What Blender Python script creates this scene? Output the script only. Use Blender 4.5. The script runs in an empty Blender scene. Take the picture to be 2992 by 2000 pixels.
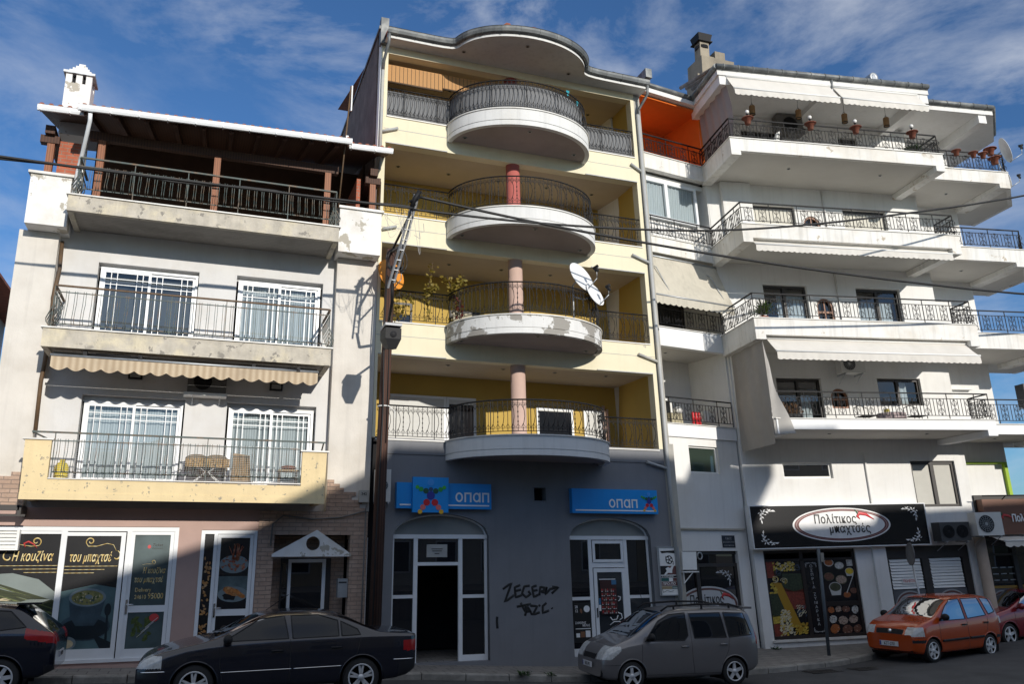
import bpy, math, random
from mathutils import Vector, Matrix
rad = math.radians
random.seed(7)
S = bpy.context.scene
COL = S.collection

# ---------------------------------------------------------------- camera, sky, sun, exposure
cam_d = bpy.data.cameras.new("camera")
cam = bpy.data.objects.new("camera", cam_d)
COL.objects.link(cam)
S.camera = cam
cam_d.sensor_width = 36.0
cam_d.lens = 29.92
cam_d.clip_start = 0.1
cam_d.clip_end = 2000.0
_r = Vector((0.93924, -0.34323, -0.003587))
_u = Vector((-0.079358, -0.227305, 0.970585))
_f = Vector((0.333952, 0.911331, 0.240733))
cam.matrix_world = Matrix(((_r.x, _u.x, -_f.x, 0.0), (_r.y, _u.y, -_f.y, 0.0), (_r.z, _u.z, -_f.z, 2.63), (0, 0, 0, 1)))

SUN = Vector((-0.18, 1.0, -0.315)).normalized()      # direction the light travels
sun_d = bpy.data.lights.new("sun", 'SUN')
sun_d.energy = 4.0
sun_d.angle = rad(0.6)
sun_d.color = (1.0, 0.94, 0.84)
sun = bpy.data.objects.new("sun", sun_d)
COL.objects.link(sun)
sun.location = (5, -20, 40)
sun.rotation_euler = SUN.to_track_quat('-Z', 'Y').to_euler()

world = bpy.data.worlds.new("World")
S.world = world
world.use_nodes = True
_nt = world.node_tree
_nt.nodes.clear()
def _n(t, **k):
    n = _nt.nodes.new(t)
    for a, b in k.items():
        setattr(n, a, b)
    return n
_out = _n('ShaderNodeOutputWorld')
_bg = _n('ShaderNodeBackground')
_bg.inputs['Strength'].default_value = 0.115
_sky = _n('ShaderNodeTexSky', sky_type='NISHITA')
_sky.sun_disc = False
_sky.sun_elevation = math.asin(-SUN.z)
_sky.sun_rotation = math.atan2(-SUN.x, -SUN.y)
_sky.air_density = 1.0
_sky.dust_density = 0.15
_sky.ozone_density = 3.5
_tc = _n('ShaderNodeTexCoord')
_mp = _n('ShaderNodeMapping')
_mp.inputs['Scale'].default_value = (1.6, 1.0, 3.6)
_mp.inputs['Rotation'].default_value = (0.0, rad(24), 0.0)
_mp.inputs['Location'].default_value = (0.35, 0.0, 0.55)
_n1 = _n('ShaderNodeTexNoise')
_n1.inputs['Scale'].default_value = 2.9
_n1.inputs['Detail'].default_value = 9.0
_n1.inputs['Roughness'].default_value = 0.62
_n1.inputs['Distortion'].default_value = 0.25
_n2 = _n('ShaderNodeTexNoise')
_n2.inputs['Scale'].default_value = 1.5
_n2.inputs['Detail'].default_value = 3.0
_rp = _n('ShaderNodeValToRGB')
_rp.color_ramp.elements[0].position = 0.44
_rp.color_ramp.elements[1].position = 0.72
_rp2 = _n('ShaderNodeValToRGB')
_rp2.color_ramp.elements[0].position = 0.30
_rp2.color_ramp.elements[1].position = 0.66
_mul = _n('ShaderNodeMath', operation='MULTIPLY')
_mul.use_clamp = True
_tint = _n('ShaderNodeMix', data_type='RGBA', blend_type='MULTIPLY')
_tint.inputs['Factor'].default_value = 1.0
_tint.inputs[7].default_value = (0.58, 0.82, 1.05, 1)
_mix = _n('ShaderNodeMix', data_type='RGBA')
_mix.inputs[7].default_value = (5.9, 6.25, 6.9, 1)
L = _nt.links.new
_sep = _n('ShaderNodeSeparateXYZ')                     # added cloud bank, high and out of view, to brighten the shaded walls
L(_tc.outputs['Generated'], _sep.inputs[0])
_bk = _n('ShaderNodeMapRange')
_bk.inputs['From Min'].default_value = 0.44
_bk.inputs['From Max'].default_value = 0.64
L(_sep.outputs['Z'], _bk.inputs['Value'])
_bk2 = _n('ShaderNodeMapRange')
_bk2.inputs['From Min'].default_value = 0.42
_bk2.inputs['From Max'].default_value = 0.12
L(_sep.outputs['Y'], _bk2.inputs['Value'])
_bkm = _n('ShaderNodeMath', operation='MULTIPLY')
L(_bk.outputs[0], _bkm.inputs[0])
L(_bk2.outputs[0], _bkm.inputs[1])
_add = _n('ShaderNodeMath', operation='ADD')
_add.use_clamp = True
L(_tc.outputs['Generated'], _mp.inputs['Vector'])
L(_mp.outputs['Vector'], _n1.inputs['Vector'])
L(_mp.outputs['Vector'], _n2.inputs['Vector'])
L(_n1.outputs['Fac'], _rp.inputs['Fac'])
L(_n2.outputs['Fac'], _rp2.inputs['Fac'])
L(_rp.outputs['Color'], _mul.inputs[0])
L(_rp2.outputs['Color'], _mul.inputs[1])
L(_sky.outputs['Color'], _tint.inputs[6])
L(_tint.outputs[2], _mix.inputs[6])
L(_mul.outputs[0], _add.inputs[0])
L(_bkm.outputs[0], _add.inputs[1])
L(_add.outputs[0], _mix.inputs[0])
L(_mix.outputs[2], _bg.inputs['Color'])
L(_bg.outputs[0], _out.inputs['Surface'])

S.render.engine = 'CYCLES'
S.view_settings.view_transform = 'Standard'
S.view_settings.look = 'None'
S.view_settings.exposure = 0.0
S.view_settings.gamma = 1.0

# ---------------------------------------------------------------- materials
MATS = {}
def mat(name, col, rough=0.8, metal=0.0, var=0.12, vs=3.0, stain=None, sa=0.5, ss=1.2, streak=0.0, peel=None, pt=0.66, ps=1.6,
        bump=0.0, bs=40.0, coat=0.0, spec=0.5, brick=None, wave=None, trans=0.0, pz=None):
    """A procedural material: base colour with noise variation, stains, rain streaks, peeled patches, bricks and bump."""
    if name in MATS:
        return MATS[name]
    m = bpy.data.materials.new(name)
    m.use_nodes = True
    nt = m.node_tree
    b = nt.nodes['Principled BSDF']
    b.inputs['Roughness'].default_value = rough
    b.inputs['Metallic'].default_value = metal
    b.inputs['Specular IOR Level'].default_value = spec
    if coat:
        b.inputs['Coat Weight'].default_value = coat
        b.inputs['Coat Roughness'].default_value = 0.04
    lk = nt.links.new
    def N(t, **k):
        n = nt.nodes.new(t)
        for a, v in k.items():
            setattr(n, a, v)
        return n
    tc = N('ShaderNodeTexCoord')
    co = tc.outputs['Object']
    def noise(scale, detail=4.0, rg=0.55, sc=None):
        v = co
        if sc:
            mp = N('ShaderNodeMapping')
            mp.inputs['Scale'].default_value = sc
            lk(co, mp.inputs['Vector'])
            v = mp.outputs['Vector']
        n = N('ShaderNodeTexNoise')
        n.inputs['Scale'].default_value = scale
        n.inputs['Detail'].default_value = detail
        n.inputs['Roughness'].default_value = rg
        lk(v, n.inputs['Vector'])
        return n.outputs['Fac']
    def ramp(f, a, c):
        r = N('ShaderNodeMapRange')
        r.inputs['From Min'].default_value = a
        r.inputs['From Max'].default_value = c
        lk(f, r.inputs['Value'])
        return r.outputs['Result']
    def mixc(fac, c1, c2, k=1.0):
        x = N('ShaderNodeMix', data_type='RGBA')
        if k != 1.0:
            mm = N('ShaderNodeMath', operation='MULTIPLY')
            mm.inputs[1].default_value = k
            lk(fac, mm.inputs[0])
            fac = mm.outputs[0]
        lk(fac, x.inputs[0])
        for i, c in ((6, c1), (7, c2)):
            if isinstance(c, tuple):
                x.inputs[i].default_value = (*c, 1)
            else:
                lk(c, x.inputs[i])
        return x.outputs[2]
    dk = tuple(c * (1 - var) for c in col)
    lt = tuple(min(1, c * (1 + var * 0.6)) for c in col)
    c = None
    hgt = None
    if brick:
        c2, mort, bw, bh, ms = brick
        mp = N('ShaderNodeMapping')
        mp.inputs['Rotation'].default_value = (rad(90), 0, 0)
        lk(co, mp.inputs['Vector'])
        bt = N('ShaderNodeTexBrick')
        bt.inputs['Scale'].default_value = 1.0
        bt.inputs['Brick Width'].default_value = bw
        bt.inputs['Row Height'].default_value = bh
        bt.inputs['Mortar Size'].default_value = ms
        bt.inputs['Color1'].default_value = (*col, 1)
        bt.inputs['Color2'].default_value = (*c2, 1)
        bt.inputs['Mortar'].default_value = (*mort, 1)
        lk(mp.outputs['Vector'], bt.inputs['Vector'])
        nz = noise(7.0, 5.0)
        c = mixc(ramp(nz, 0.3, 0.75), bt.outputs['Color'], tuple(x * 0.55 for x in col), 0.6)
        hgt = bt.outputs['Fac']
    elif wave:
        c2, sc, direction = wave
        wv = N('ShaderNodeTexWave', wave_type='BANDS', bands_direction=direction)
        wv.inputs['Scale'].default_value = sc
        wv.inputs['Distortion'].default_value = 0.3
        lk(co, wv.inputs['Vector'])
        c = mixc(wv.outputs['Fac'], dk, c2)
    else:
        c = mixc(ramp(noise(vs, 6.0, 0.6), 0.3, 0.7), dk, lt)
    if stain:
        c = mixc(ramp(noise(ss, 7.0, 0.62), 0.48, 0.72), c, stain, sa)
    if streak:
        c = mixc(ramp(noise(1.0, 6.0, 0.6, (7.0, 7.0, 0.35)), 0.5, 0.78), c, tuple(x * 0.38 for x in col), streak)
    if peel:
        f = ramp(noise(ps, 9.0, 0.62), pt, pt + 0.012)
        if pz:
            f2 = ramp(noise(ps * 0.3, 2.0), pz, pz + 0.1)
            mm = N('ShaderNodeMath', operation='MULTIPLY')
            lk(f, mm.inputs[0]); lk(f2, mm.inputs[1])
            f = mm.outputs[0]
        c = mixc(f, c, peel)
    lk(c, b.inputs['Base Color'])
    if bump:
        bp = N('ShaderNodeBump')
        bp.inputs['Strength'].default_value = bump
        bp.inputs['Distance'].default_value = 0.02
        h = noise(bs, 6.0)
        if hgt is not None:
            mm = N('ShaderNodeMath', operation='MULTIPLY_ADD')
            mm.inputs[1].default_value = -1.2
            lk(hgt, mm.inputs[0]); lk(h, mm.inputs[2])
            h = mm.outputs[0]
        lk(h, bp.inputs['Height'])
        lk(bp.outputs[0], b.inputs['Normal'])
    if trans:
        o = nt.nodes['Material Output']
        tr = N('ShaderNodeBsdfTranslucent')
        lk(c, tr.inputs['Color'])
        mx = N('ShaderNodeMixShader')
        mx.inputs[0].default_value = trans
        lk(b.outputs[0], mx.inputs[1]); lk(tr.outputs[0], mx.inputs[2])
        lk(mx.outputs[0], o.inputs['Surface'])
    MATS[name] = m
    return m

def glass(name, tint=(0.9, 0.95, 1.0), ior=1.5, boost=0.04, rough=0.01, dark=None, gl=0.95):
    """Window glass: a clear pane that reflects more at grazing angles."""
    if name in MATS:
        return MATS[name]
    m = bpy.data.materials.new(name)
    m.use_nodes = True
    nt = m.node_tree
    nt.nodes.clear()
    o = nt.nodes.new('ShaderNodeOutputMaterial')
    g = nt.nodes.new('ShaderNodeBsdfGlossy')
    g.inputs['Roughness'].default_value = rough
    g.inputs['Color'].default_value = (gl, gl * 1.02, min(1, gl * 1.05), 1)
    if dark:
        t = nt.nodes.new('ShaderNodeBsdfDiffuse')
        t.inputs['Color'].default_value = (*dark, 1)
    else:
        t = nt.nodes.new('ShaderNodeBsdfTransparent')
        t.inputs['Color'].default_value = (*tint, 1)
    f = nt.nodes.new('ShaderNodeFresnel')
    f.inputs['IOR'].default_value = ior
    a = nt.nodes.new('ShaderNodeMath')
    a.operation = 'ADD'
    a.use_clamp = True
    a.inputs[1].default_value = boost
    mx = nt.nodes.new('ShaderNodeMixShader')
    nt.links.new(f.outputs[0], a.inputs[0])
    nt.links.new(a.outputs[0], mx.inputs[0])
    nt.links.new(t.outputs[0], mx.inputs[1])
    nt.links.new(g.outputs[0], mx.inputs[2])
    nt.links.new(mx.outputs[0], o.inputs['Surface'])
    MATS[name] = m
    return m

# ---------------------------------------------------------------- mesh builder
ORG = {}
class MB:
    def __init__(s, T=None):
        s.v = []; s.f = []; s.mi = []; s.sm = []
        s.T = T; s.cur = 0; s.smooth = False
    def add(s, vs, fs, smooth=None):
        b = len(s.v)
        T = s.T
        for p in vs:
            s.v.append(tuple(T(*p)) if T else tuple(p))
        sm = s.smooth if smooth is None else smooth
        for f in fs:
            s.f.append(tuple(i + b for i in f)); s.mi.append(s.cur); s.sm.append(sm)
        return s
    def mat(s, i):
        s.cur = i; return s
    def box(s, x0, x1, y0, y1, z0, z1):
        vs = [(x0, y0, z0), (x1, y0, z0), (x1, y1, z0), (x0, y1, z0), (x0, y0, z1), (x1, y0, z1), (x1, y1, z1), (x0, y1, z1)]
        return s.add(vs, [(0, 3, 2, 1), (4, 5, 6, 7), (0, 1, 5, 4), (1, 2, 6, 5), (2, 3, 7, 6), (3, 0, 4, 7)], False)
    def poly(s, pts):
        return s.add(pts, [tuple(range(len(pts)))], False)
    def prism(s, pts, y0, y1):
        """polygon given in (x, z), extruded along y"""
        n = len(pts)
        vs = [(x, y0, z) for x, z in pts] + [(x, y1, z) for x, z in pts]
        fs = [tuple(range(n)), tuple(range(2 * n - 1, n - 1, -1))]
        for i in range(n):
            j = (i + 1) % n
            fs.append((i, i + n, j + n, j))
        return s.add(vs, fs, False)
    def slab(s, pts, z0, z1):
        """polygon given in (x, y), extruded along z"""
        n = len(pts)
        vs = [(x, y, z0) for x, y in pts] + [(x, y, z1) for x, y in pts]
        fs = [tuple(range(n - 1, -1, -1)), tuple(range(n, 2 * n))]
        for i in range(n):
            j = (i + 1) % n
            fs.append((i, j, j + n, i + n))
        return s.add(vs, fs, False)
    def tube(s, pts, r, n=6, closed=False, smooth=True, flat=None):
        P = [Vector(p) for p in pts]
        if len(P) < 2:
            return s
        m = len(P)
        vs = []
        up = Vector((0, 0, 1))
        prev = None
        for i in range(m):
            if closed:
                t = P[(i + 1) % m] - P[i - 1]
            else:
                t = P[min(i + 1, m - 1)] - P[max(i - 1, 0)]
            if t.length < 1e-9:
                t = Vector((0, 0, 1))
            t.normalize()
            if prev is None:
                a = t.cross(up)
                if a.length < 0.05:
                    a = t.cross(Vector((0, 1, 0)))
            else:
                a = prev - t * prev.dot(t)
                if a.length < 1e-6:
                    a = t.cross(up)
            a.normalize()
            prev = a
            if flat:
                a = Vector((0, 1, 0)); prev = a
            b = t.cross(a)
            if flat:
                b = Vector((b.x, 0, b.z))
                if b.length < 1e-6: b = Vector((1, 0, 0))
                b.normalize()
            rr = r[i] if isinstance(r, (list, tuple)) else r
            for k in range(n):
                g = 2 * math.pi * (k + 0.5) / n
                q = P[i] + a * (rr * math.cos(g) * (flat or 1.0)) + b * (rr * math.sin(g))
                vs.append(tuple(q))
        fs = []
        for i in range(m if closed else m - 1):
            j = (i + 1) % m
            for k in range(n):
                l = (k + 1) % n
                fs.append((i * n + k, i * n + l, j * n + l, j * n + k))
        s.add(vs, fs, smooth and n > 4)
        if not closed:
            b = len(s.v) - len(vs)
            s.f.append(tuple(b + k for k in range(n - 1, -1, -1))); s.mi.append(s.cur); s.sm.append(False)
            s.f.append(tuple(b + (m - 1) * n + k for k in range(n))); s.mi.append(s.cur); s.sm.append(False)
        return s
    def cyl(s, p0, p1, r0, r1=None, n=14):
        return s.tube([p0, p1], [r0, r0 if r1 is None else r1], n)
    def lathe(s, c, prof, n=18, axis='z', smooth=True, cap=True):
        vs = []
        for r, h in prof:
            for k in range(n):
                a = 2 * math.pi * k / n
                u, w = r * math.cos(a), r * math.sin(a)
                if axis == 'z':
                    vs.append((c[0] + u, c[1] + w, c[2] + h))
                elif axis == 'y':
                    vs.append((c[0] + u, c[1] + h, c[2] + w))
                else:
                    vs.append((c[0] + h, c[1] + u, c[2] + w))
        fs = []
        for i in range(len(prof) - 1):
            for k in range(n):
                l = (k + 1) % n
                fs.append((i * n + k, i * n + l, (i + 1) * n + l, (i + 1) * n + k))
        s.add(vs, fs, smooth)
        b = len(s.v) - len(vs)
        for ring in ((0, len(prof) - 1) if cap else ()):
            if prof[ring][0] > 1e-4:
                s.f.append(tuple(b + ring * n + k for k in range(n))); s.mi.append(s.cur); s.sm.append(False)
        return s
    def ball(s, c, rx, ry=None, rz=None, n=12, m=8, jit=0.0):
        ry = ry or rx; rz = rz or rx
        vs = []; fs = []
        for i in range(m + 1):
            t = math.pi * i / m
            for k in range(n):
                a = 2 * math.pi * k / n
                q = 1 + random.uniform(-jit, jit)
                vs.append((c[0] + rx * q * math.sin(t) * math.cos(a), c[1] + ry * q * math.sin(t) * math.sin(a), c[2] + rz * q * math.cos(t)))
        for i in range(m):
            for k in range(n):
                l = (k + 1) % n
                fs.append((i * n + k, (i + 1) * n + k, (i + 1) * n + l, i * n + l))
        return s.add(vs, fs, True)
    def disc(s, c, rx, rz, y=None, n=24, rot=0.0, jit=0.0):
        """flat ellipse facing -y"""
        pts = []
        for k in range(n):
            a = 2 * math.pi * k / n
            q = 1 + random.uniform(-jit, jit)
            u, w = rx * q * math.cos(a), rz * q * math.sin(a)
            pts.append((c[0] + u * math.cos(rot) - w * math.sin(rot), c[1] if y is None else y, c[2] + u * math.sin(rot) + w * math.cos(rot)))
        return s.poly(pts)
    def holes(s, x0, x1, z0, z1, y0, y1, hs=()):
        """a wall panel with rectangular openings and their reveals"""
        xs = sorted({x0, x1, *[v for h in hs for v in h[:2] if x0 < v < x1]})
        zs = sorted({z0, z1, *[v for h in hs for v in h[2:4] if z0 < v < z1]})
        def solid(i, j):
            if i < 0 or j < 0 or i >= len(xs) - 1 or j >= len(zs) - 1:
                return False
            cx, cz = (xs[i] + xs[i + 1]) / 2, (zs[j] + zs[j + 1]) / 2
            return not any(h[0] < cx < h[1] and h[2] < cz < h[3] for h in hs)
        for i in range(len(xs) - 1):
            for j in range(len(zs) - 1):
                if not solid(i, j):
                    continue
                a, b, c, d = xs[i], xs[i + 1], zs[j], zs[j + 1]
                s.poly([(a, y0, c), (b, y0, c), (b, y0, d), (a, y0, d)])
                s.poly([(b, y1, c), (a, y1, c), (a, y1, d), (b, y1, d)])
                if not solid(i - 1, j): s.poly([(a, y1, c), (a, y0, c), (a, y0, d), (a, y1, d)])
                if not solid(i + 1, j): s.poly([(b, y0, c), (b, y1, c), (b, y1, d), (b, y0, d)])
                if not solid(i, j - 1): s.poly([(a, y1, c), (b, y1, c), (b, y0, c), (a, y0, c)])
                if not solid(i, j + 1): s.poly([(a, y0, d), (b, y0, d), (b, y1, d), (a, y1, d)])
        return s
    def arch(s, x0, x1, zs, zt, y0, y1, h, n=20):
        """wall panel from the spring line zs up to zt with an arched opening of rise h"""
        for i in range(n):
            a = x0 + (x1 - x0) * i / n
            b = x0 + (x1 - x0) * (i + 1) / n
            def f(x):
                u = (x - (x0 + x1) / 2) / ((x1 - x0) / 2)
                return zs + h * math.sqrt(max(0, 1 - u * u))
            s.poly([(a, y0, f(a)), (b, y0, f(b)), (b, y0, zt), (a, y0, zt)])
            s.poly([(a, y1, f(a)), (b, y1, f(b)), (b, y0, f(b)), (a, y0, f(a))])
        return s
    def text(s, txt, size, x, z, y, shear=0.0, bold=0.0, ext=0.003, align='LEFT', sx=1.0, rot=0.0, space=1.0):
        """lettering lying in the xz plane, its face towards -y"""
        c = bpy.data.curves.new("lettering", 'FONT')
        c.body = txt; c.size = size; c.shear = shear; c.offset = bold * size; c.extrude = ext
        c.align_x = align; c.space_character = space; c.resolution_u = 3
        o = bpy.data.objects.new("lettering", c)
        COL.objects.link(o)
        dg = bpy.context.evaluated_depsgraph_get()
        me = bpy.data.meshes.new_from_object(o.evaluated_get(dg))
        ca, sa = math.cos(rot), math.sin(rot)
        vs = [(x + (v.co.x * ca - v.co.y * sa) * sx, y - v.co.z, z + v.co.x * sa + v.co.y * ca) for v in me.vertices]
        s.add(vs, [tuple(p.vertices) for p in me.polygons], False)
        bpy.data.objects.remove(o); bpy.data.curves.remove(c); bpy.data.meshes.remove(me)
        return s
    def build(s, name, mats, parent=None, label=None, cat=None, group=None, kind=None, loc=None):
        me = bpy.data.meshes.new(name)
        if parent is not None:
            org = ORG[parent.name]
        elif loc is not None:
            org = Vector(loc)
        else:
            xs = [v[0] for v in s.v]; ys = [v[1] for v in s.v]; zs = [v[2] for v in s.v]
            org = Vector(((min(xs) + max(xs)) / 2, (min(ys) + max(ys)) / 2, min(zs)))
        me.from_pydata([(a - org.x, b - org.y, c - org.z) for a, b, c in s.v], [], s.f)
        if not isinstance(mats, (list, tuple)):
            mats = [mats]
        for m in mats:
            me.materials.append(m)
        me.polygons.foreach_set('material_index', s.mi)
        me.polygons.foreach_set('use_smooth', s.sm)
        me.update()
        o = bpy.data.objects.new(name, me)
        COL.objects.link(o)
        ORG[o.name] = org
        if parent is not None:
            o.parent = parent
        else:
            o.location = org
        tag(o, label, cat, group, kind)
        return o

def pieces(T, name, m, parent, boxes):
    """several like parts, each a mesh of its own"""
    for q in boxes:
        b_ = MB(T); b_.box(*q); b_.build(name, m, parent)

def tag(o, label=None, cat=None, group=None, kind=None):
    for k, v in (('label', label), ('category', cat), ('group', group), ('kind', kind)):
        if v: o[k] = v
    return o

def thing(name, label, cat, loc, group=None):
    o = bpy.data.objects.new(name, None)
    o.empty_display_size = 0.2
    COL.objects.link(o)
    o.location = loc
    ORG[o.name] = Vector(loc)
    return tag(o, label, cat, group)

def dup(root, loc, rotz=0.0, label=None, scale=None):
    """a copy of a thing together with copies of its parts and sub-parts"""
    r = root.copy(); COL.objects.link(r)
    r.location = loc; r.rotation_euler = (0, 0, rotz)
    if scale: r.scale = (scale,) * 3
    if label: r['label'] = label
    for ch in list(root.children):
        c = ch.copy(); COL.objects.link(c); c.parent = r
        for g in list(ch.children):
            d = g.copy(); COL.objects.link(d); d.parent = c
    return r

# building frames: the right-hand house is turned towards the street and stands on rising ground
CY, SY = math.cos(rad(10)), math.sin(rad(10))
def RF(s, q, z):
    s -= 0.065 * (z - 9)
    return (12 + CY * s + SY * q, 21 - SY * s + CY * q, z + (0.026 - 0.00141 * z) * (s - 6.5))
C8, S8 = math.cos(rad(8)), math.sin(rad(8))
def LF(s, q, z):
    s -= 0.065 * (z - 9)
    return (12.81 + C8 * s - S8 * q, 22.42 + S8 * s + C8 * q, z)

def lerp(a, b, t): return a + (b - a) * t
def ground_z(x):
    ks = [(-40, 0.75), (-12, 0.62), (-4, 0.36), (-1, 0.27), (5, 0.05), (9, -0.17), (12, -0.24), (16, -0.22), (19, -0.12), (23, 0.02), (40, 0.6), (120, 2.0)]
    for (a, za), (b, zb) in zip(ks, ks[1:]):
        if a <= x <= b:
            return lerp(za, zb, (x - a) / (b - a))
    return ks[0][1] if x < ks[0][0] else ks[-1][1]
def kerb_y(x):
    ks = [(-60, 19.9), (-3, 19.75), (5, 19.5), (8, 19.25), (14, 19.35), (16.5, 19.7), (18, 20.1), (21, 21.3), (26, 23.8), (40, 31), (120, 74)]
    for (a, za), (b, zb) in zip(ks, ks[1:]):
        if a <= x <= b:
            return lerp(za, zb, (x - a) / (b - a))
    return ks[0][1] if x < ks[0][0] else ks[-1][1]
# ---------------------------------------------------------------- shared materials
asphalt = mat('asphalt', (0.055, 0.056, 0.06), 0.9, var=0.3, vs=1.2, stain=(0.03, 0.03, 0.032), sa=0.7, ss=0.8, bump=0.5, bs=90)
paving = mat('paving', (0.24, 0.225, 0.21), 0.9, var=0.25, vs=2.0, brick=((0.19, 0.18, 0.17), (0.07, 0.065, 0.06), 0.4, 0.4, 0.012), bump=0.4, bs=30)
_bt = [n for n in paving.node_tree.nodes if n.type == 'MAPPING'][0]
_bt.inputs['Rotation'].default_value = (0, 0, 0)
kerbstone = mat('kerbstone', (0.27, 0.26, 0.24), 0.9, var=0.3, vs=3.0, stain=(0.08, 0.075, 0.07), sa=0.8, ss=2.0, bump=0.5, bs=25)
soil = mat('soil', (0.12, 0.10, 0.08), 0.95, var=0.3)
alu = mat('white_aluminium', (0.76, 0.78, 0.80), 0.38, var=0.05, spec=0.6)
white_paint = mat('white_paint', (0.80, 0.80, 0.78), 0.6, var=0.06)
dark_frame = mat('dark_frame', (0.035, 0.030, 0.028), 0.5, var=0.1)
dark_room = mat('dark_room', (0.012, 0.012, 0.014), 0.95, var=0.2)
black_iron = mat('black_iron', (0.012, 0.012, 0.014), 0.6, var=0.3, vs=12, spec=0.22)
rusty_green = mat('rusty_green_iron', (0.060, 0.085, 0.080), 0.6, var=0.25, stain=(0.20, 0.095, 0.035), sa=0.85, ss=5.0)
rust_rail = mat('rusty_rail', (0.13, 0.075, 0.035), 0.7, var=0.3, vs=8, stain=(0.05, 0.045, 0.04), sa=0.8, ss=4.0)
galv = mat('galvanised_metal', (0.42, 0.44, 0.46), 0.45, metal=0.6, var=0.2, vs=6, stain=(0.2, 0.2, 0.2), sa=0.5, ss=3)
gutter_dark = mat('weathered_gutter', (0.14, 0.15, 0.155), 0.55, metal=0.3, var=0.3, vs=3, stain=(0.5, 0.5, 0.47), sa=0.45, ss=2.2)
gutter_white = mat('white_gutter', (0.80, 0.82, 0.84), 0.4, var=0.06)
rubber = mat('black_rubber', (0.015, 0.015, 0.016), 0.75, var=0.2)
black_plastic = mat('black_plastic', (0.016, 0.016, 0.018), 0.6, var=0.15, spec=0.25)
chrome = mat('chrome', (0.75, 0.76, 0.78), 0.15, metal=1.0, var=0.03)
silver_alloy = mat('silver_alloy', (0.58, 0.59, 0.61), 0.35, metal=0.25, var=0.08)
terracotta = mat('terracotta', (0.27, 0.085, 0.05), 0.8, var=0.2, vs=6, stain=(0.55, 0.35, 0.28), sa=0.4, ss=5)
roof_tile = mat('clay_roof_tile', (0.34, 0.11, 0.065), 0.85, var=0.35, vs=4, stain=(0.15, 0.09, 0.07), sa=0.6, ss=3)
leaf_dark = mat('dark_leaf', (0.035, 0.085, 0.022), 0.55, var=0.5, vs=9, trans=0.25)
leaf_yellow = mat('autumn_leaf', (0.30, 0.22, 0.035), 0.6, var=0.3, vs=5, stain=(0.09, 0.12, 0.03), sa=0.8, ss=2.2, trans=0.35)
leaf_red = mat('red_leaf', (0.22, 0.045, 0.03), 0.6, var=0.4, vs=8, trans=0.3)
stem_brown = mat('brown_stem', (0.10, 0.065, 0.04), 0.8, var=0.3, vs=8)
wood_post = mat('stained_wood', (0.21, 0.068, 0.026), 0.6, wave=((0.30, 0.11, 0.045), 6.0, 'X'), bump=0.2, bs=30)
wood_dark = mat('dark_roof_wood', (0.055, 0.022, 0.012), 0.7, wave=((0.085, 0.035, 0.018), 5.0, 'X'))
clear_glass = glass('window_glass', (0.86, 0.91, 0.93))
shop_glass = glass('shop_glass', dark=(0.012, 0.013, 0.016), boost=0.02)
curtain = mat('sheer_curtain', (0.56, 0.60, 0.62), 0.9, wave=((0.74, 0.77, 0.78), 5.5, 'X'), trans=0.3)
white_text = mat('white_lettering', (0.82, 0.82, 0.82), 0.5, var=0.02)
black_text = mat('black_lettering', (0.012, 0.012, 0.012), 0.5, var=0.02)
gold = mat('gold_lettering', (0.62, 0.42, 0.12), 0.4, wave=((0.80, 0.68, 0.36), 2.5, 'X'))
red_print = mat('red_print', (0.50, 0.045, 0.045), 0.5, var=0.1)
green_print = mat('green_print', (0.03, 0.20, 0.09), 0.5, var=0.1)

# ---------------------------------------------------------------- ground, road, pavements
b = MB()
b.poly([(-700, -700, -1.6), (700, -700, -1.6), (700, 700, -1.6), (-700, 700, -1.6)])
b.build('ground', soil, kind='structure', loc=(0, 0, -1.6))

xs = [-60, -40, -25, -12, -8, -4, -2, -1, 0, 2, 3.5, 5, 7, 8, 9, 10.5, 12, 14, 15, 16.5, 17.2, 18, 19, 20, 21, 23, 26, 32, 40, 60, 90, 120]
b = MB(); b.smooth = True
rows = 14
vs = []
for x in xs:
    for j in range(rows + 1):
        t = j / rows
        y = lerp(3.0, kerb_y(x) - 0.005, t)
        crown = 0.10 * (1 - (2 * t - 1) ** 2)
        vs.append((x, y, ground_z(x) - 0.14 + crown))
fs = []
for i in range(len(xs) - 1):
    for j in range(rows):
        a = i * (rows + 1) + j
        fs.append((a, a + rows + 1, a + rows + 2, a + 1))
b.add(vs, fs)
road = b.build('road', asphalt, kind='structure', loc=(0, 0, 0))

b = MB()
vs = []; fs = []
for x in xs:
    k = kerb_y(x) + 0.16
    vs += [(x, k, ground_z(x)), (x, max(26.0, k + 6), ground_z(x) + 0.03)]
for i in range(len(xs) - 1):
    fs.append((2 * i, 2 * i + 2, 2 * i + 3, 2 * i + 1))
b.add(vs, fs)
b.build('pavement', paving, kind='structure', loc=(0, 0, 0))
b = MB()
x = -40.0
while x < 60:                                  # kerb stones, each about a metre long with an open joint
    L_ = 0.98
    a, c = x, x + L_
    za, zc = ground_z(a), ground_z(c)
    ya, yc = kerb_y(a), kerb_y(c)
    j = random.uniform(-0.008, 0.008)
    top = 0.006 + j
    b.add([(a, ya, za - 0.3), (c, yc, zc - 0.3), (c, yc + 0.17, zc - 0.3), (a, ya + 0.17, za - 0.3),
           (a, ya + 0.02, za + top), (c, yc + 0.02, zc + top), (c, yc + 0.17, zc + top), (a, ya + 0.17, za + top),
           (a, ya, za + top - 0.03), (c, yc, zc + top - 0.03)],
          [(0, 1, 9, 8), (8, 9, 5, 4), (4, 5, 6, 7), (2, 3, 7, 6), (1, 2, 6, 5, 9), (3, 0, 8, 4, 7)], False)
    x += 1.0
b.build('kerb', kerbstone, kind='structure', loc=(0, 0, 0))
b = MB()
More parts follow.
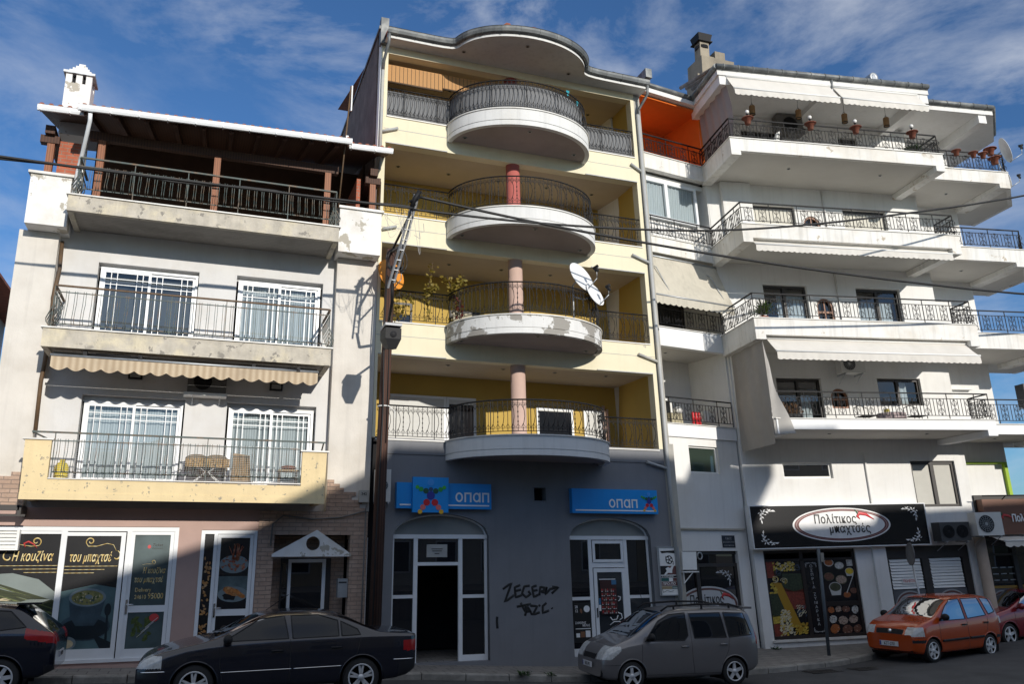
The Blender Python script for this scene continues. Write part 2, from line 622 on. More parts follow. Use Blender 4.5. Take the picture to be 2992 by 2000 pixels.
b.box(-60, 120, -4.0, 3.0, -0.4, 0.95)
b.build('opposite_pavement', paving, kind='structure')

# ---------------------------------------------------------------- houses across the street, behind the photographer: they throw the shade
opp_wall = mat('opposite_plaster', (0.50, 0.46, 0.40), 0.85, var=0.1, streak=0.2)
opp_wall2 = mat('opposite_plaster_ochre', (0.48, 0.38, 0.25), 0.85, var=0.1, streak=0.2)
def opposite(label, x0, x1, y1, roof, m, depth=9):
    t = thing('house', label, 'house', ((x0 + x1) / 2, y1, 0.95))
    b = MB()
    pts = [(x0, 0.9), (x1, 0.9)] + roof
    b.prism(pts, y1 - depth, y1)
    b.build('wall', m, t)
    zmax = min(p[1] for p in roof)
    w = 0
    z = 1.6
    while z + 2.0 < zmax:
        x = x0 + 0.9
        while x + 1.3 < x1 - 0.5:
            f = MB(); f.box(x, x + 1.2, y1 + 0.002, y1 + 0.06, z, z + 1.7)
            fo = f.build('window', alu, t)
            g = MB(); g.box(x + 0.08, x + 1.12, y1 + 0.03, y1 + 0.075, z + 0.08, z + 1.62)
            g.build('pane', shop_glass, fo)
            x += 2.6
        z += 3.0
    return t
opposite('tall beige block of flats across the street behind the camera', 9.0, 18.9, -4.0, [(18.9, 13.1), (9.0, 13.1)], opp_wall)
opposite('ochre gabled house across the street left of the beige flats', -4.0, 8.95, -4.0, [(8.95, 12.9), (8.3, 12.4), (5.8, 11.1), (1.75, 9.65), (-4.0, 7.6)], opp_wall2)
opposite('narrow beige stair tower with wide eaves across the street right of the flats', 18.95, 20.25, -4.0, [(20.25, 12.1), (21.8, 13.3), (21.8, 13.75), (18.95, 13.75)], opp_wall)
opposite('low pale house across the street right of the stair tower', 20.3, 24.8, -4.0, [(24.8, 11.6), (20.3, 11.6)], opp_wall)
opposite('long pale house across the street far right', 24.85, 46.0, -4.0, [(46.0, 12.0), (24.85, 12.0)], opp_wall2)
opposite('low ochre house across the street far left', -22.0, -4.1, -4.0, [(-4.1, 7.6), (-22.0, 7.6)], opp_wall2)
# ================================================================ LEFT BUILDING (white, three storeys, timber roof terrace)
plaster_l = mat('stained_white_plaster', (0.66, 0.625, 0.575), 0.88, var=0.10, vs=1.3, stain=(0.42, 0.37, 0.30), sa=0.55, ss=0.55, streak=0.22,
                peel=(0.40, 0.37, 0.32), pt=0.69, ps=1.1, bump=0.18, bs=22)
plaster_in = mat('grey_white_plaster', (0.66, 0.655, 0.65), 0.88, var=0.07, vs=1.1, stain=(0.50, 0.46, 0.40), sa=0.5, ss=0.7, streak=0.10, bump=0.15, bs=22)
block_w = mat('flaking_white_paint', (0.78, 0.775, 0.765), 0.85, var=0.05, vs=2, stain=(0.55, 0.50, 0.42), sa=0.6, ss=1.4, peel=(0.42, 0.39, 0.33), pt=0.60, ps=1.5, bump=0.2, bs=20)
concrete_l = mat('weathered_concrete', (0.50, 0.46, 0.39), 0.9, var=0.25, vs=2.6, stain=(0.70, 0.62, 0.44), sa=0.8, ss=2.4, streak=0.30, peel=(0.26, 0.24, 0.21), pt=0.60, ps=4.5, pz=0.40, bump=0.4, bs=18)
boards = mat('board_marked_concrete', (0.36, 0.34, 0.31), 0.9, wave=((0.27, 0.25, 0.23), 3.0, 'Y'), stain=(0.14, 0.13, 0.12), sa=0.6, ss=1.5, bump=0.3, bs=20)
yellow_l = mat('flaking_yellow_paint', (0.72, 0.58, 0.34), 0.85, var=0.07, vs=1.3, stain=(0.56, 0.44, 0.26), sa=0.5, ss=0.9, streak=0.12, peel=(0.30, 0.27, 0.21), pt=0.615, ps=11.0, pz=0.42, bump=0.2, bs=30)
pink_l = mat('pink_plaster', (0.45, 0.315, 0.275), 0.88, var=0.07, vs=1.2, stain=(0.33, 0.23, 0.20), sa=0.4, ss=0.8, bump=0.1, bs=30)
brick_pale = mat('split_stone_cladding', (0.50, 0.36, 0.28), 0.9, brick=((0.42, 0.29, 0.22), (0.25, 0.2, 0.17), 0.30, 0.095, 0.008), bump=0.9, bs=14)
brick_red = mat('hollow_red_brick', (0.48, 0.13, 0.065), 0.85, brick=((0.40, 0.11, 0.06), (0.30, 0.22, 0.17), 0.24, 0.09, 0.010), bump=0.5, bs=20)
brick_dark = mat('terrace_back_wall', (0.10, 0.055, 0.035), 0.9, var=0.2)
marble = mat('marble_sill', (0.70, 0.69, 0.66), 0.45, var=0.12, vs=6, stain=(0.35, 0.3, 0.22), sa=0.5, ss=3)
cable_black = mat('black_cable', (0.012, 0.012, 0.013), 0.6, var=0.1)

LB = thing('apartment_building', 'white stained three-storey building with timber roof terrace and food shop below', 'building', (0, 21, 0.2))
WY, PY, FY = 21.25, 21.0, 19.85

b = MB()
hs = [(-2.6, -0.36, 7.33, 9.34), (0.52, 2.63, 7.33, 9.36), (-2.62, -0.42, 4.15, 6.17), (0.52, 2.62, 4.15, 6.16)]
b.holes(-3.46, 2.93, 3.62, 10.4, WY, WY + 0.3, hs)
b.build('upper_wall', plaster_in, LB)
for x0, x1, z1 in ((-4.28, -3.46, 9.86), (2.93, 3.97, 10.03)):
    b = MB(); b.box(x0, x1, PY, 21.9, 3.62, z1); b.build('pier', plaster_l, LB)
for x0, x1 in ((-4.28, -4.0), (3.70, 3.965)):
    b = MB(); b.box(x0, x1, 21.901, 29.5, 3.0, 10.4); b.build('side_wall', plaster_l, LB)
b = MB()                                        # inner block so that no light leaks through the rooms
b.box(-3.98, 3.68, 22.3, 29.5, 0.0, 10.35)
b.build('inner_block', dark_room, LB)
b = MB(); b.box(-4.0, 3.7, WY + 0.31, 29.5, 10.36, 10.42)
b.build('terrace_floor', concrete_l, LB)

# parapet blocks beside the terrace
for x0, x1, z0, z1 in ((-4.11, -3.27, 9.86, 11.12), (2.86, 3.93, 10.03, 11.25)):
    b = MB(); b.box(x0, x1, 20.5, 22.0, z0, z1 - 0.06)
    o = b.build('parapet_block', block_w, LB)
    b = MB(); b.box(x0 - 0.05, x1 + 0.05, 20.44, 22.05, z1 - 0.06, z1)
    b.build('coping', marble, o)

# balconies
def belly(z_top, z_bot, out=0.13):
    """profile (outward offset, z) of a bellied baluster"""
    h = z_top - z_bot
    return [(0, z_top), (0, z_bot + h * 0.62), (out * 0.45, z_bot + h * 0.42), (out, z_bot + h * 0.17), (out * 0.92, z_bot + h * 0.06), (out * 0.4, z_bot - 0.01), (0, z_bot + 0.015)]
def left_rail(balc, x0, x1, y, zt, z2, zb, zf, rail_m, bar_m, pitch=0.17, returns=(True, True), net=False, y_in=21.2):
    b = MB()
    b.cur = 1
    b.box(x0, x1, y - 0.025, y + 0.025, zt - 0.035, zt)
    b.cur = 0
    b.box(x0, x1, y - 0.01, y + 0.01, z2 - 0.02, z2)
    b.box(x0, x1, y - 0.01, y + 0.01, zb - 0.01, zb + 0.012)
    x = x0 + 0.08
    k = 0
    prof = belly(z2 + 0.03, zb)
    while x < x1 - 0.03:
        for dx in (-0.024, 0.024):
            b.tube([(x + dx + random.uniform(-.004, .004), y - e, z) for e, z in prof], 0.0075, 4)
        x += pitch
    n = 5
    for i in range(n + 1):
        xx = x0 + (x1 - x0) * i / n
        b.tube([(xx, y, zf), (xx, y, zt - 0.03)], 0.013, 4)
    for side, on in zip((x0, x1), returns):
        if not on: continue
        sg = -1 if side == x0 else 1
        b.cur = 1; b.box(side - 0.025, side + 0.025, y + 0.026, y_in, zt - 0.035, zt); b.cur = 0
        b.box(side - 0.01, side + 0.01, y + 0.011, y_in, z2 - 0.02, z2)
        b.box(side - 0.01, side + 0.01, y + 0.011, y_in, zb - 0.01, zb + 0.012)
        yy = y + 0.1
        while yy < y_in - 0.05:
            for dy in (-0.024, 0.024):
                b.tube([(side + sg * e, yy + dy, z) for e, z in prof], 0.0075, 4)
            yy += pitch
    o = b.build('railing', [bar_m, rail_m], balc)
    if net:
        m_ = MB()
        xx = x0 + 0.02
        while xx < x1:
            m_.tube([(xx, y + 0.03, zf + 0.02), (xx, y + 0.03, z2 + 0.03)], 0.0016, 3); xx += 0.04
        zz = zf + 0.03
        while zz < z2 + 0.03:
            m_.tube([(x0, y + 0.03, zz), (x1, y + 0.03, zz)], 0.0016, 3); zz += 0.04
        m_.build('wire_net', galv, balc)
    return o

def lbalcony(x0, x1, zt, zb, m, sill_m):
    b = MB()
    b.box(x0, x1, FY, FY + 0.12, zb, zt)                       # fascia
    b.cur = 1
    b.box(x0, x1, FY + 0.121, WY - 0.003, zb + 0.05, zt - 0.03)          # slab, board-marked underneath
    b.cur = 0
    b.box(x0, x0 + 0.12, FY + 0.121, WY - 0.003, zb + 0.0, zb + 0.048)
    b.box(x1 - 0.12, x1, FY + 0.121, WY - 0.003, zb + 0.0, zb + 0.048)
    o = b.build('balcony', [m, boards], LB)
    s_ = MB(); s_.box(x0 - 0.04, x1 + 0.04, FY - 0.04, FY + 0.2, zt + 0.001, zt + 0.03)
    s_.build('sill', sill_m, o)
    return o
b3 = lbalcony(-3.2, 2.77, 10.40, 10.03, concrete_l, marble)
left_rail(b3, -3.06, 2.68, FY + 0.06, 11.36, 11.15, 10.60, 10.43, rusty_green, rusty_green)
b2 = lbalcony(-3.35, 2.72, 7.33, 6.92, concrete_l, marble)
left_rail(b2, -3.22, 2.66, FY + 0.06, 8.32, 8.17, 7.45, 7.36, rust_rail, rusty_green)
b = MB()
b.prism([(-3.38, 3.75), (2.72, 3.73), (2.74, 4.88), (2.19, 4.88), (2.19, 4.11), (-2.91, 4.14), (-2.91, 4.94), (-3.4, 4.94)], FY, FY + 0.14)
b.box(-3.38, -3.24, FY + 0.141, WY - 0.003, 3.75, 4.93)
b.box(2.58, 2.72, FY + 0.141, WY - 0.003, 3.74, 4.87)
b.cur = 1
b.box(-3.239, 2.579, FY + 0.141, WY - 0.003, 3.80, 4.08)
b.cur = 0
b.box(-3.385, 2.735, FY - 0.012, FY - 0.001, 3.72, 3.86)
b1 = b.build('balcony', [yellow_l, pink_l], LB)
s_ = MB()
s_.box(-2.9, 2.18, FY - 0.03, FY + 0.17, 4.142, 4.165)
s_.box(-3.45, -2.87, FY - 0.04, FY + 0.18, 4.942, 4.975)
s_.box(2.15, 2.79, FY - 0.04, FY + 0.18, 4.882, 4.915)
s_.build('sill', marble, b1)
left_rail(b1, -2.86, 2.15, FY + 0.06, 5.13, 4.95, 4.29, 4.17, rusty_green, rusty_green, pitch=0.15, returns=(False, False), net=True)
for x0, x1, p in ((-3.3, -2.865, [(-3.28, FY + .06, 5.1), (-3.2, 21.1, 5.12)]), (2.155, 2.7, [(2.66, FY + .06, 5.1), (2.68, 20.4, 4.95)])):
    b = MB(); b.box(x0, x1, FY + 0.035, FY + 0.085, 5.095, 5.13); b.tube(p, 0.02, 4)
    b.build('railing_end', rusty_green, b1)

# balcony doors: sliding white frames with glazing bars, curtains behind
def sliding(x0, x1, z0, z1, y, parent, curt, muntin=True, m=alu, cm=None, flat=False):
    f = MB()
    w = 0.055
    f.box(x0, x1, y, y + 0.09, z1 - w, z1); f.box(x0, x1, y, y + 0.09, z0, z0 + w)
    f.box(x0, x0 + w, y, y + 0.09, z0 + w, z1 - w); f.box(x1 - w, x1, y, y + 0.09, z0 + w, z1 - w)
    fo = f.build('window', m, parent)
    mid = (x0 + x1) / 2
    for k, (a, c, yy) in enumerate(((x0 + w, mid + 0.03, y + 0.012), (mid - 0.03, x1 - w, y + 0.05))):
        s_ = MB()
        u = 0.06
        s_.box(a, c, yy, yy + 0.034, z1 - w - u, z1 - w - 0.001); s_.box(a, c, yy, yy + 0.034, z0 + w + 0.001, z0 + w + u + 0.03)
        s_.box(a, a + u, yy, yy + 0.034, z0 + w + u + 0.03, z1 - w - u); s_.box(c - u, c, yy, yy + 0.034, z0 + w + u + 0.03, z1 - w - u)
        ga, gc, g0, g1 = a + u, c - u, z0 + w + u + 0.03, z1 - w - u
        if muntin:
            for t in (0.13, 0.27, 0.73, 0.87):
                xx = ga + (gc - ga) * t
                s_.box(xx - 0.009, xx + 0.009, yy - 0.004, yy + 0.006, g0, g1)
            for dz in (0.15, 0.29):
                s_.box(ga, gc, yy - 0.003, yy + 0.005, g1 - dz - 0.009, g1 - dz + 0.009)
        s_.build('sash', m, fo)
        g = MB(); g.poly([(ga, yy + 0.016, g0), (gc, yy + 0.016, g0), (gc, yy + 0.016, g1), (ga, yy + 0.016, g1)])
        g.build('pane', clear_glass, fo)
    if curt:
        c_ = MB(); c_.smooth = True
        n = int((x1 - x0) / 0.02)
        vs = []
        for i in range(n + 1):
            xx = x0 + 0.05 + (x1 - x0 - 0.1) * i / n
            yy = y + 0.20 + (0 if flat else 0.010 * math.sin(xx * 40 + 2 * math.sin(xx * 3)) + 0.014 * math.sin(xx * 15 + 1.5 * math.sin(xx * 5)))
            vs += [(xx, yy, z0 + 0.03), (xx, yy, z1 - 0.03)]
        c_.add(vs, [(2 * i, 2 * i + 2, 2 * i + 3, 2 * i + 1) for i in range(n)])
        c_.build('curtain', cm or curtain, fo)
    return fo
grey_blind = mat('grey_roller_blind', (0.085, 0.09, 0.097), 0.8, var=0.08)
sliding(-2.55, -0.38, 7.36, 9.27, 21.36, LB, True, cm=grey_blind, flat=True)
sliding(0.57, 2.58, 7.36, 9.27, 21.36, LB, True)
sliding(-2.57, -0.46, 4.17, 6.05, 21.36, LB, True)
sliding(0.57, 2.57, 4.17, 6.05, 21.36, LB, True)
for x0, x1, z in ((-2.6, -.36, 9.27), (.52, 2.63, 9.27), (-2.62, -.42, 6.05), (.52, 2.62, 6.05)):
    b = MB(); b.box(x0, x1, 21.45, 21.54, z + 0.002, z + 0.14); b.build('shutter_box', plaster_in, LB)

# roof of the terrace
ez = lambda x: 12.42 + 0.033 * x
t_ = MB()
def sloped(mb, x0, x1, y0, y1, z0, pitch, th):
    """sheet rising towards the back"""
    p = [(x0, y0, ez(x0) + z0), (x1, y0, ez(x1) + z0), (x1, y1, ez(x1) + z0 + (y1 - y0) * pitch), (x0, y1, ez(x0) + z0 + (y1 - y0) * pitch)]
    q = [(a, c, d + th) for a, c, d in p]
    mb.add(p + q, [(3, 2, 1, 0), (4, 5, 6, 7), (0, 1, 5, 4), (1, 2, 6, 5), (2, 3, 7, 6), (3, 0, 4, 7)], False)
PT = 0.30
sloped(t_, -3.16, 2.9, 19.45, 26.0, 0.0, PT, 0.06)
sloped(t_, -4.08, -3.165, 20.0, 26.0, 0.165, PT, 0.06)
sloped(t_, 2.905, 4.05, 20.0, 26.0, 0.165, PT, 0.06)
roof_l = t_.build('roof', wood_dark, LB)
r_ = MB()
x = -3.0
while x < 2.9:
    y0, y1 = 19.5, 25.9
    z0, z1 = ez(x) + 0.015, ez(x) + (25.9 - 19.45) * PT
    r_.add([(x - .05, y0, z0 - .14), (x + .05, y0, z0 - .14), (x + .05, y1, z1 - .14), (x - .05, y1, z1 - .14), (x - .05, y0, z0), (x + .05, y0, z0), (x + .05, y1, z1 - .004), (x - .05, y1, z1 - .004)],
           [(3, 2, 1, 0), (0, 1, 5, 4), (1, 2, 6, 5), (2, 3, 7, 6), (3, 0, 4, 7)], False)
    x += 0.62
r_.box(-3.0, 2.75, 20.34, 20.5, 12.04, 12.24)
r_.build('rafters', wood_dark, roof_l)
for x0, x1, z0 in ((-3.95, -3.75, 12.1), (3.6, 3.8, 12.22)):
    r_ = MB(); r_.box(x0, x1, 20.5, 24, z0, z0 + .2); r_.box(x0 - .1, x1 + .1, 20.62, 20.82, z0 - .18, z0 - .001); r_.build('beam', wood_dark, roof_l)
t_ = MB(); t_.smooth = True
x = -4.0
while x < 4.1:
    y0 = 19.38 if -3.16 < x < 2.9 else 19.93
    zz = ez(x) + 0.085 + (y0 - 19.45) * PT
    t_.tube([(x, y0 + .12, zz + .03), (x, 25.9, zz + (25.9 - y0) * PT)], 0.07, 8)
    x += 0.19
t_.build('roof_tiles', roof_tile, roof_l)
g = MB()
def gutter(mb, x0, x1, y, w=0.13, h=0.11, dz=0.0):
    za, zb = ez(x0) + dz, ez(x1) + dz
    prof = [(0, 0), (-w * .15, -h * .8), (-w * .4, -h), (-w * .8, -h), (-w, -h * .5), (-w, 0.01), (-w * 1.08, 0.02)]
    vs = [(x0, y + a, za + c) for a, c in prof] + [(x1, y + a, zb + c) for a, c in prof]
    n = len(prof)
    mb.add(vs, [(i, i + n, i + n + 1, i + 1) for i in range(n - 1)] + [tuple(range(n)), tuple(range(2 * n - 1, n - 1, -1))], False)
    x = x0 + 0.05
    while x < x1:
        z = ez(x) + dz
        mb.box(x, x + 0.02, y - w * 1.12, y - 0.0, z - h * 1.06, z - h * 1.0); mb.box(x, x + .02, y - w * 1.13, y - w * 1.04, z - h, z + .015)
        x += 0.6
gutter(g, -3.16, 2.9, 19.44, dz=0.02)
gutter(g, -4.05, -3.02, 19.99, dz=0.17)
gutter(g, 2.93, 4.05, 19.99, dz=0.17)
g.tube([(-2.9, 19.38, 12.2), (-2.9, 19.45, 12.05), (-3.02, 19.9, 11.6), (-3.16, 20.4, 11.2), (-3.2, 20.5, 10.5)], 0.045, 8)
g.build('gutter', gutter_white, roof_l)
for x, y, z0, z1 in ((-2.72, 20.42, 10.42, 12.04), (-0.16, 20.42, 10.42, 12.04), (2.5, 20.42, 10.42, 12.04), (3.7, 20.72, 11.26, 12.04), (-3.82, 20.72, 11.13, 11.92)):
    p = MB(); p.box(x - 0.075, x + 0.075, y - 0.075, y + 0.075, z0, z1)
    p.build('post', wood_post, LB)
for q_ in ((-3.66, -3.2, 20.75, 20.95, 11.13, 12.05), (3.3, 3.4, 20.8, 22.5, 11.26, 12.2)):
    b = MB(); b.box(*q_); b.build('brick_wall', brick_red, LB)
b = MB(); b.box(-3.2, -3.1, 20.72, 20.98, 10.42, 12.05)
b.build('wall_edge', white_paint, LB)
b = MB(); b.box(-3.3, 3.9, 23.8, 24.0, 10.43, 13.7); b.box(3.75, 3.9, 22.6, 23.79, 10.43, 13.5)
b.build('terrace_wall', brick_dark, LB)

# chimney of the left house
c_ = MB()
c_.box(-3.86, -3.27, 21.5, 22.1, 12.6, 14.0)
for xa in (-3.86, -3.63, -3.41):
    for ya in (21.5, 21.97):
        c_.box(xa, xa + 0.14, ya, ya + 0.13, 14.0, 14.24)
ch = c_.build('chimney', block_w, LB)
c_ = MB()
c_.box(-3.74, -3.4, 21.62, 21.98, 13.9, 14.22)
c_.build('flue', dark_room, ch)
c_ = MB()
c_.box(-3.92, -3.21, 21.44, 22.16, 14.24, 14.30)
c_.cur = 1
for i, w in enumerate((0.25, 0.19, 0.13, 0.075)):
    c_.box(-3.565 - w, -3.565 + w, 21.8 - w, 21.8 + w, 14.30 + i * 0.09, 14.30 + (i + 1) * 0.09)
c_.build('chimney_cap', [galv, block_w], ch)

# ground floor: pink plaster, shop front, side door and stone-clad entrance
b = MB()
b.holes(-9.0, 1.42, 0.0, 3.62, PY, PY + 0.28, [(-6.2, -0.30, 0.40, 3.22), (0.18, 1.40, -0.1, 3.16)])
b.build('ground_floor_wall', pink_l, LB)
b = MB(); b.box(-9, -0.3, PY - 0.06, PY - 0.001, -0.1, 0.34); b.box(-0.3, 0.15, PY - 0.04, PY - 0.001, -0.1, 0.2)
b.build('plinth', pink_l, LB)
b = MB()
b.holes(1.42, 3.95, -0.2, 3.6, PY - 0.03, PY + 0.28, [(1.78, 3.54, -0.3, 3.06)])
b.build('stone_cladding', brick_pale, LB)
for sd in (1, -1):                                # ragged upper edge of the cladding on both piers
    b = MB()
    for i in range(8):
        z = 3.6 + i * 0.095
        w = ((0.95, 0.8, 0.85, 0.6, 0.7, 0.4, 0.3, 0.16) if sd > 0 else (0.82, 0.82, 0.82, 0.82, 0.8, 0.6, 0.7, 0.3))[i]
        x0 = 2.94 if sd > 0 else -3.47 - w
        b.box(x0, x0 + w, PY - 0.03, PY - 0.001, z, z + 0.095)
    b.build('pier_cladding', brick_pale, LB)
b = MB(); b.box(1.8, 3.52, 21.62, 21.7, -0.2, 3.05)
b.cur = 1; b.box(2.02, 3.2, 21.55, 21.62, 0.0, 2.52)
b.cur = 2; b.box(2.25, 3.0, 21.535, 21.55, 0.5, 2.4); b.box(2.06, 2.17, 21.535, 21.55, 0.3, 1.75); b.box(2.06, 2.17, 21.535, 21.55, 1.82, 2.4)
b.build('door', [brick_pale, dark_frame, shop_glass], LB)
b = MB()
b.box(2.19, 2.26, 21.50, 21.552, 0.0, 2.5); b.box(2.99, 3.07, 21.50, 21.552, 0.0, 2.5); b.box(2.26, 2.99, 21.50, 21.552, 2.42, 2.5); b.box(2.26, 2.99, 21.50, 21.552, 0.0, 0.3)
b.build('door_frame', alu, LB)
g = MB()
n = 26
outer = [(1.74, 2.56), (3.56, 2.56), (3.56, 2.62), (2.74, 3.17), (1.74, 2.62)]
cx, cz, rr = 2.66, 2.86, 0.16
# gable board with its round opening, cut as wedge strips
ang = lambda k: 2 * math.pi * k / n
def edge_hit(a):
    best = None
    d = (math.cos(a), math.sin(a))
    for (x1, z1), (x2, z2) in zip(outer, outer[1:] + outer[:1]):
        ex, ezz = x2 - x1, z2 - z1
        den = d[0] * ezz - d[1] * ex
        if abs(den) < 1e-9: continue
        t = ((x1 - cx) * ezz - (z1 - cz) * ex) / den
        u = ((x1 - cx) * d[1] - (z1 - cz) * d[0]) / den
        if t > 0 and -1e-6 <= u <= 1 + 1e-6 and (best is None or t < best): best = t
    return (cx + d[0] * best, cz + d[1] * best)
angs = sorted([ang(k) for k in range(n)] + [math.atan2(z - cz, x - cx) % (2 * math.pi) for x, z in outer])
for a0, a1 in zip(angs, angs[1:] + [angs[0] + 2 * math.pi]):
    p0, p1 = edge_hit(a0), edge_hit(a1)
    q0, q1 = (cx + rr * math.cos(a0), cz + rr * math.sin(a0)), (cx + rr * math.cos(a1), cz + rr * math.sin(a1))
    ya, yb = PY - 0.14, PY - 0.035
    g.poly([(q0[0], ya, q0[1]), (p0[0], ya, p0[1]), (p1[0], ya, p1[1]), (q1[0], ya, q1[1])])
    g.poly([(q0[0], yb, q0[1]), (q0[0], ya, q0[1]), (q1[0], ya, q1[1]), (q1[0], yb, q1[1])])
    g.poly([(p0[0], ya, p0[1]), (p0[0], yb, p0[1]), (p1[0], yb, p1[1]), (p1[0], ya, p1[1])])
g.build('gable', block_w, LB)

# ---- things on the left house
# shop front (posters on the glass)
SF = thing('shop_window', 'white framed shop window with dark food posters and gold Greek lettering', 'shop window', (-2.8, 21, 0.42))
f = MB()
def bar(mb, x0, x1, z0, z1, y=20.98, d=0.1): mb.box(x0, x1, y, y + d, z0, z1)
bar(f, -6.2, -0.30, 3.12, 3.21); bar(f, -6.2, -0.30, 0.40, 0.47, 20.96, 0.12)
bar(f, -2.66, -2.545, 0.47, 3.12); bar(f, -1.36, -1.27, 0.47, 3.12, 20.97, .11); bar(f, -1.475, -1.385, .47, 3.1, 21.0, .08)
bar(f, -4.9, -4.8, 0.47, 3.12); bar(f, -0.385, -0.30, 0.47, 3.12)
bar(f, -2.545, -1.475, 0.47, 0.68, 21.0, .08); bar(f, -2.545, -1.475, 3.02, 3.1, 21.0, .08); bar(f, -4.8, -2.66, .47, .68, 21.0, .08); bar(f, -4.8, -2.66, 3.06, 3.12, 21.0, .08)
f.build('frame', alu, SF)
poster_dark = mat('poster_black', (0.016, 0.016, 0.018), 0.25, var=0.2, vs=1.0, spec=0.5)
poster_grey = mat('poster_grey_green', (0.20, 0.235, 0.225), 0.3, var=0.15, vs=1.2)
poster_teal = mat('poster_teal', (0.085, 0.15, 0.165), 0.3, var=0.35, vs=1.0)
poster_bowl = mat('poster_bowl_blue', (0.045, 0.075, 0.095), 0.3, var=0.4, vs=3)
poster_rim = mat('poster_rim', (0.18, 0.23, 0.25), 0.3, var=0.2)
soup = mat('poster_soup', (0.24, 0.22, 0.075), 0.35, var=0.5, vs=14, stain=(0.05, 0.09, 0.04), sa=0.85, ss=9)
green_veg = mat('poster_asparagus', (0.085, 0.105, 0.028), 0.35, var=0.55, vs=12, wave=((0.02, 0.028, 0.012), 9.0, 'Z'))
cream = mat('poster_cream', (0.52, 0.44, 0.28), 0.35, var=0.25, vs=10)
p = MB()
Y = 21.035
def q4(mb, x0, x1, z0, z1, y): mb.poly([(x0, y, z0), (x1, y, z0), (x1, y, z1), (x0, y, z1)])
q4(p, -4.8, -2.66, 0.6, 3.08, Y)
p.cur = 1
p.poly([(-4.8, Y - .003, 1.3), (-2.67, Y - .003, 1.3), (-2.67, Y - .003, 1.86), (-3.0, Y - .003, 2.12), (-3.5, Y - .003, 2.25), (-4.1, Y - .003, 2.22), (-4.8, Y - .003, 2.1)])
p.cur = 2
p.poly([(-4.8, Y - .0045, 0.62), (-2.67, Y - .0045, 0.62), (-2.67, Y - .0045, 1.55), (-3.3, Y - .0045, 1.75), (-3.7, Y - .0045, 1.92), (-4.2, Y - .0045, 1.75), (-4.8, Y - .0045, 1.5)])
for i in range(34):                             # asparagus stalks
    z0 = random.uniform(1.0, 1.68); x1 = random.uniform(-4.3, -3.3); p.cur = random.choice((2, 4, 5))
    zt_ = z0 + (-2.67 - x1) * random.uniform(.28, .40)
    p.tube([(-2.67, Y - .006 - i * .0003, z0), (lerp(-2.67, x1, .6), Y - .006 - i * .0003, lerp(z0, zt_, .62)), (x1, Y - .006 - i * .0003, zt_)], [.026, .022, .006], 4, flat=.05)
p.cur = 3
for x, z, w in ((-4.02, 1.80, .14), (-3.8, 1.74, .12), (-3.58, 1.68, .12), (-4.1, 1.62, .16)):
    p.disc((x, 0, z), w, w * 0.6, Y - .009, 14)
p.build('asparagus_poster', [poster_dark, poster_grey, green_veg, cream, mat('poster_stalk', (.10, .12, .035), .4, var=.5, vs=15), mat('poster_stalk_dark', (.022, .03, .012), .4, var=.5, vs=15)], SF)
p = MB()
q4(p, -2.545, -1.475, 0.66, 3.05, Y)
p.cur = 1
p.poly([(-2.544, Y - .003, 0.67), (-1.476, Y - .003, 0.67), (-1.476, Y - .003, 1.92), (-1.9, Y - .003, 2.0), (-2.544, Y - .003, 1.86)])
p.cur = 2; p.disc((-2.02, 0, 1.12), .50, .28, Y - .006); p.cur = 3; p.disc((-2.02, 0, 1.09), .46, .22, Y - .008)
p.cur = 2
p.poly([(-2.38, Y - .010, 1.73), (-1.66, Y - .010, 1.73), (-1.73, Y - .010, 1.34), (-1.84, Y - .010, 1.15), (-2.2, Y - .010, 1.15), (-2.32, Y - .010, 1.34)])
p.cur = 4; p.disc((-2.02, 0, 1.73), .36, .19, Y - .012); p.cur = 5; p.disc((-2.02, 0, 1.725), .31, .15, Y - .014)
for i in range(46):
    a = random.uniform(0, 6.28); r = random.random() ** .5; p.cur = random.choice((2, 5, 6, 7)); p.disc((-2.02 + .26 * r * math.cos(a), 0, 1.725 + .12 * r * math.sin(a)), random.uniform(.012, .035), random.uniform(.008, .02), Y - .0145 - i * .00003, 7, random.random() * 3, .4)
p.cur = 4; p.disc((-2.0, 0, 1.74), .07, .045, Y - .018, 9, 0, .2)
p.cur = 4; p.disc((-2.34, 0, 0.80), .19, .14, Y - .012); p.cur = 6; p.disc((-2.34, 0, 0.79), .14, .09, Y - .014)
p.cur = 3; p.disc((-1.60, 0, 1.47), .065, .13, Y - .012); p.poly([(-1.62, Y - .011, 1.36), (-1.58, Y - .011, 1.36), (-1.56, Y - .011, .85), (-1.61, Y - .011, .85)])
p.poly([(-1.86, Y - .011, .98), (-1.476, Y - .011, .80), (-1.476, Y - .011, .67), (-1.68, Y - .011, .67)])
p.build('soup_poster', [poster_dark, poster_teal, poster_bowl, mat('poster_shadow', (0.012, 0.02, 0.026), 0.3), poster_rim, soup, cream, mat('poster_herb', (.04, .075, .02), .4, var=.5, vs=20)], SF)
p = MB()
p.text('Η κουζίνα', 0.27, -3.56, 2.50, Y - .012, shear=0.25, bold=0.012, sx=0.58, ext=.001, space=1.05)
p.text('του μπαχτσέ', 0.27, -2.47, 2.48, Y - .012, shear=0.25, bold=0.012, sx=0.50, ext=.001, space=1.05)
def swirl(mb, cx, cz, r, turns, a0, w, y, sgn=1, n=30, tail=None):
    pts = []
    for i in range(n + 1):
        t = i / n
        a = a0 + sgn * turns * 2 * math.pi * t
        q = r * (1 - 0.8 * t)
        pts.append((cx + q * math.cos(a), y, cz + q * math.sin(a)))
    if tail: pts = [(x, y, z) for x, z in tail] + pts
    mb.tube(pts, [w * (0.35 + 0.65 * math.sin(math.pi * min(1, (i + 1) / len(pts)))) for i in range(len(pts))], 5, flat=0.25)
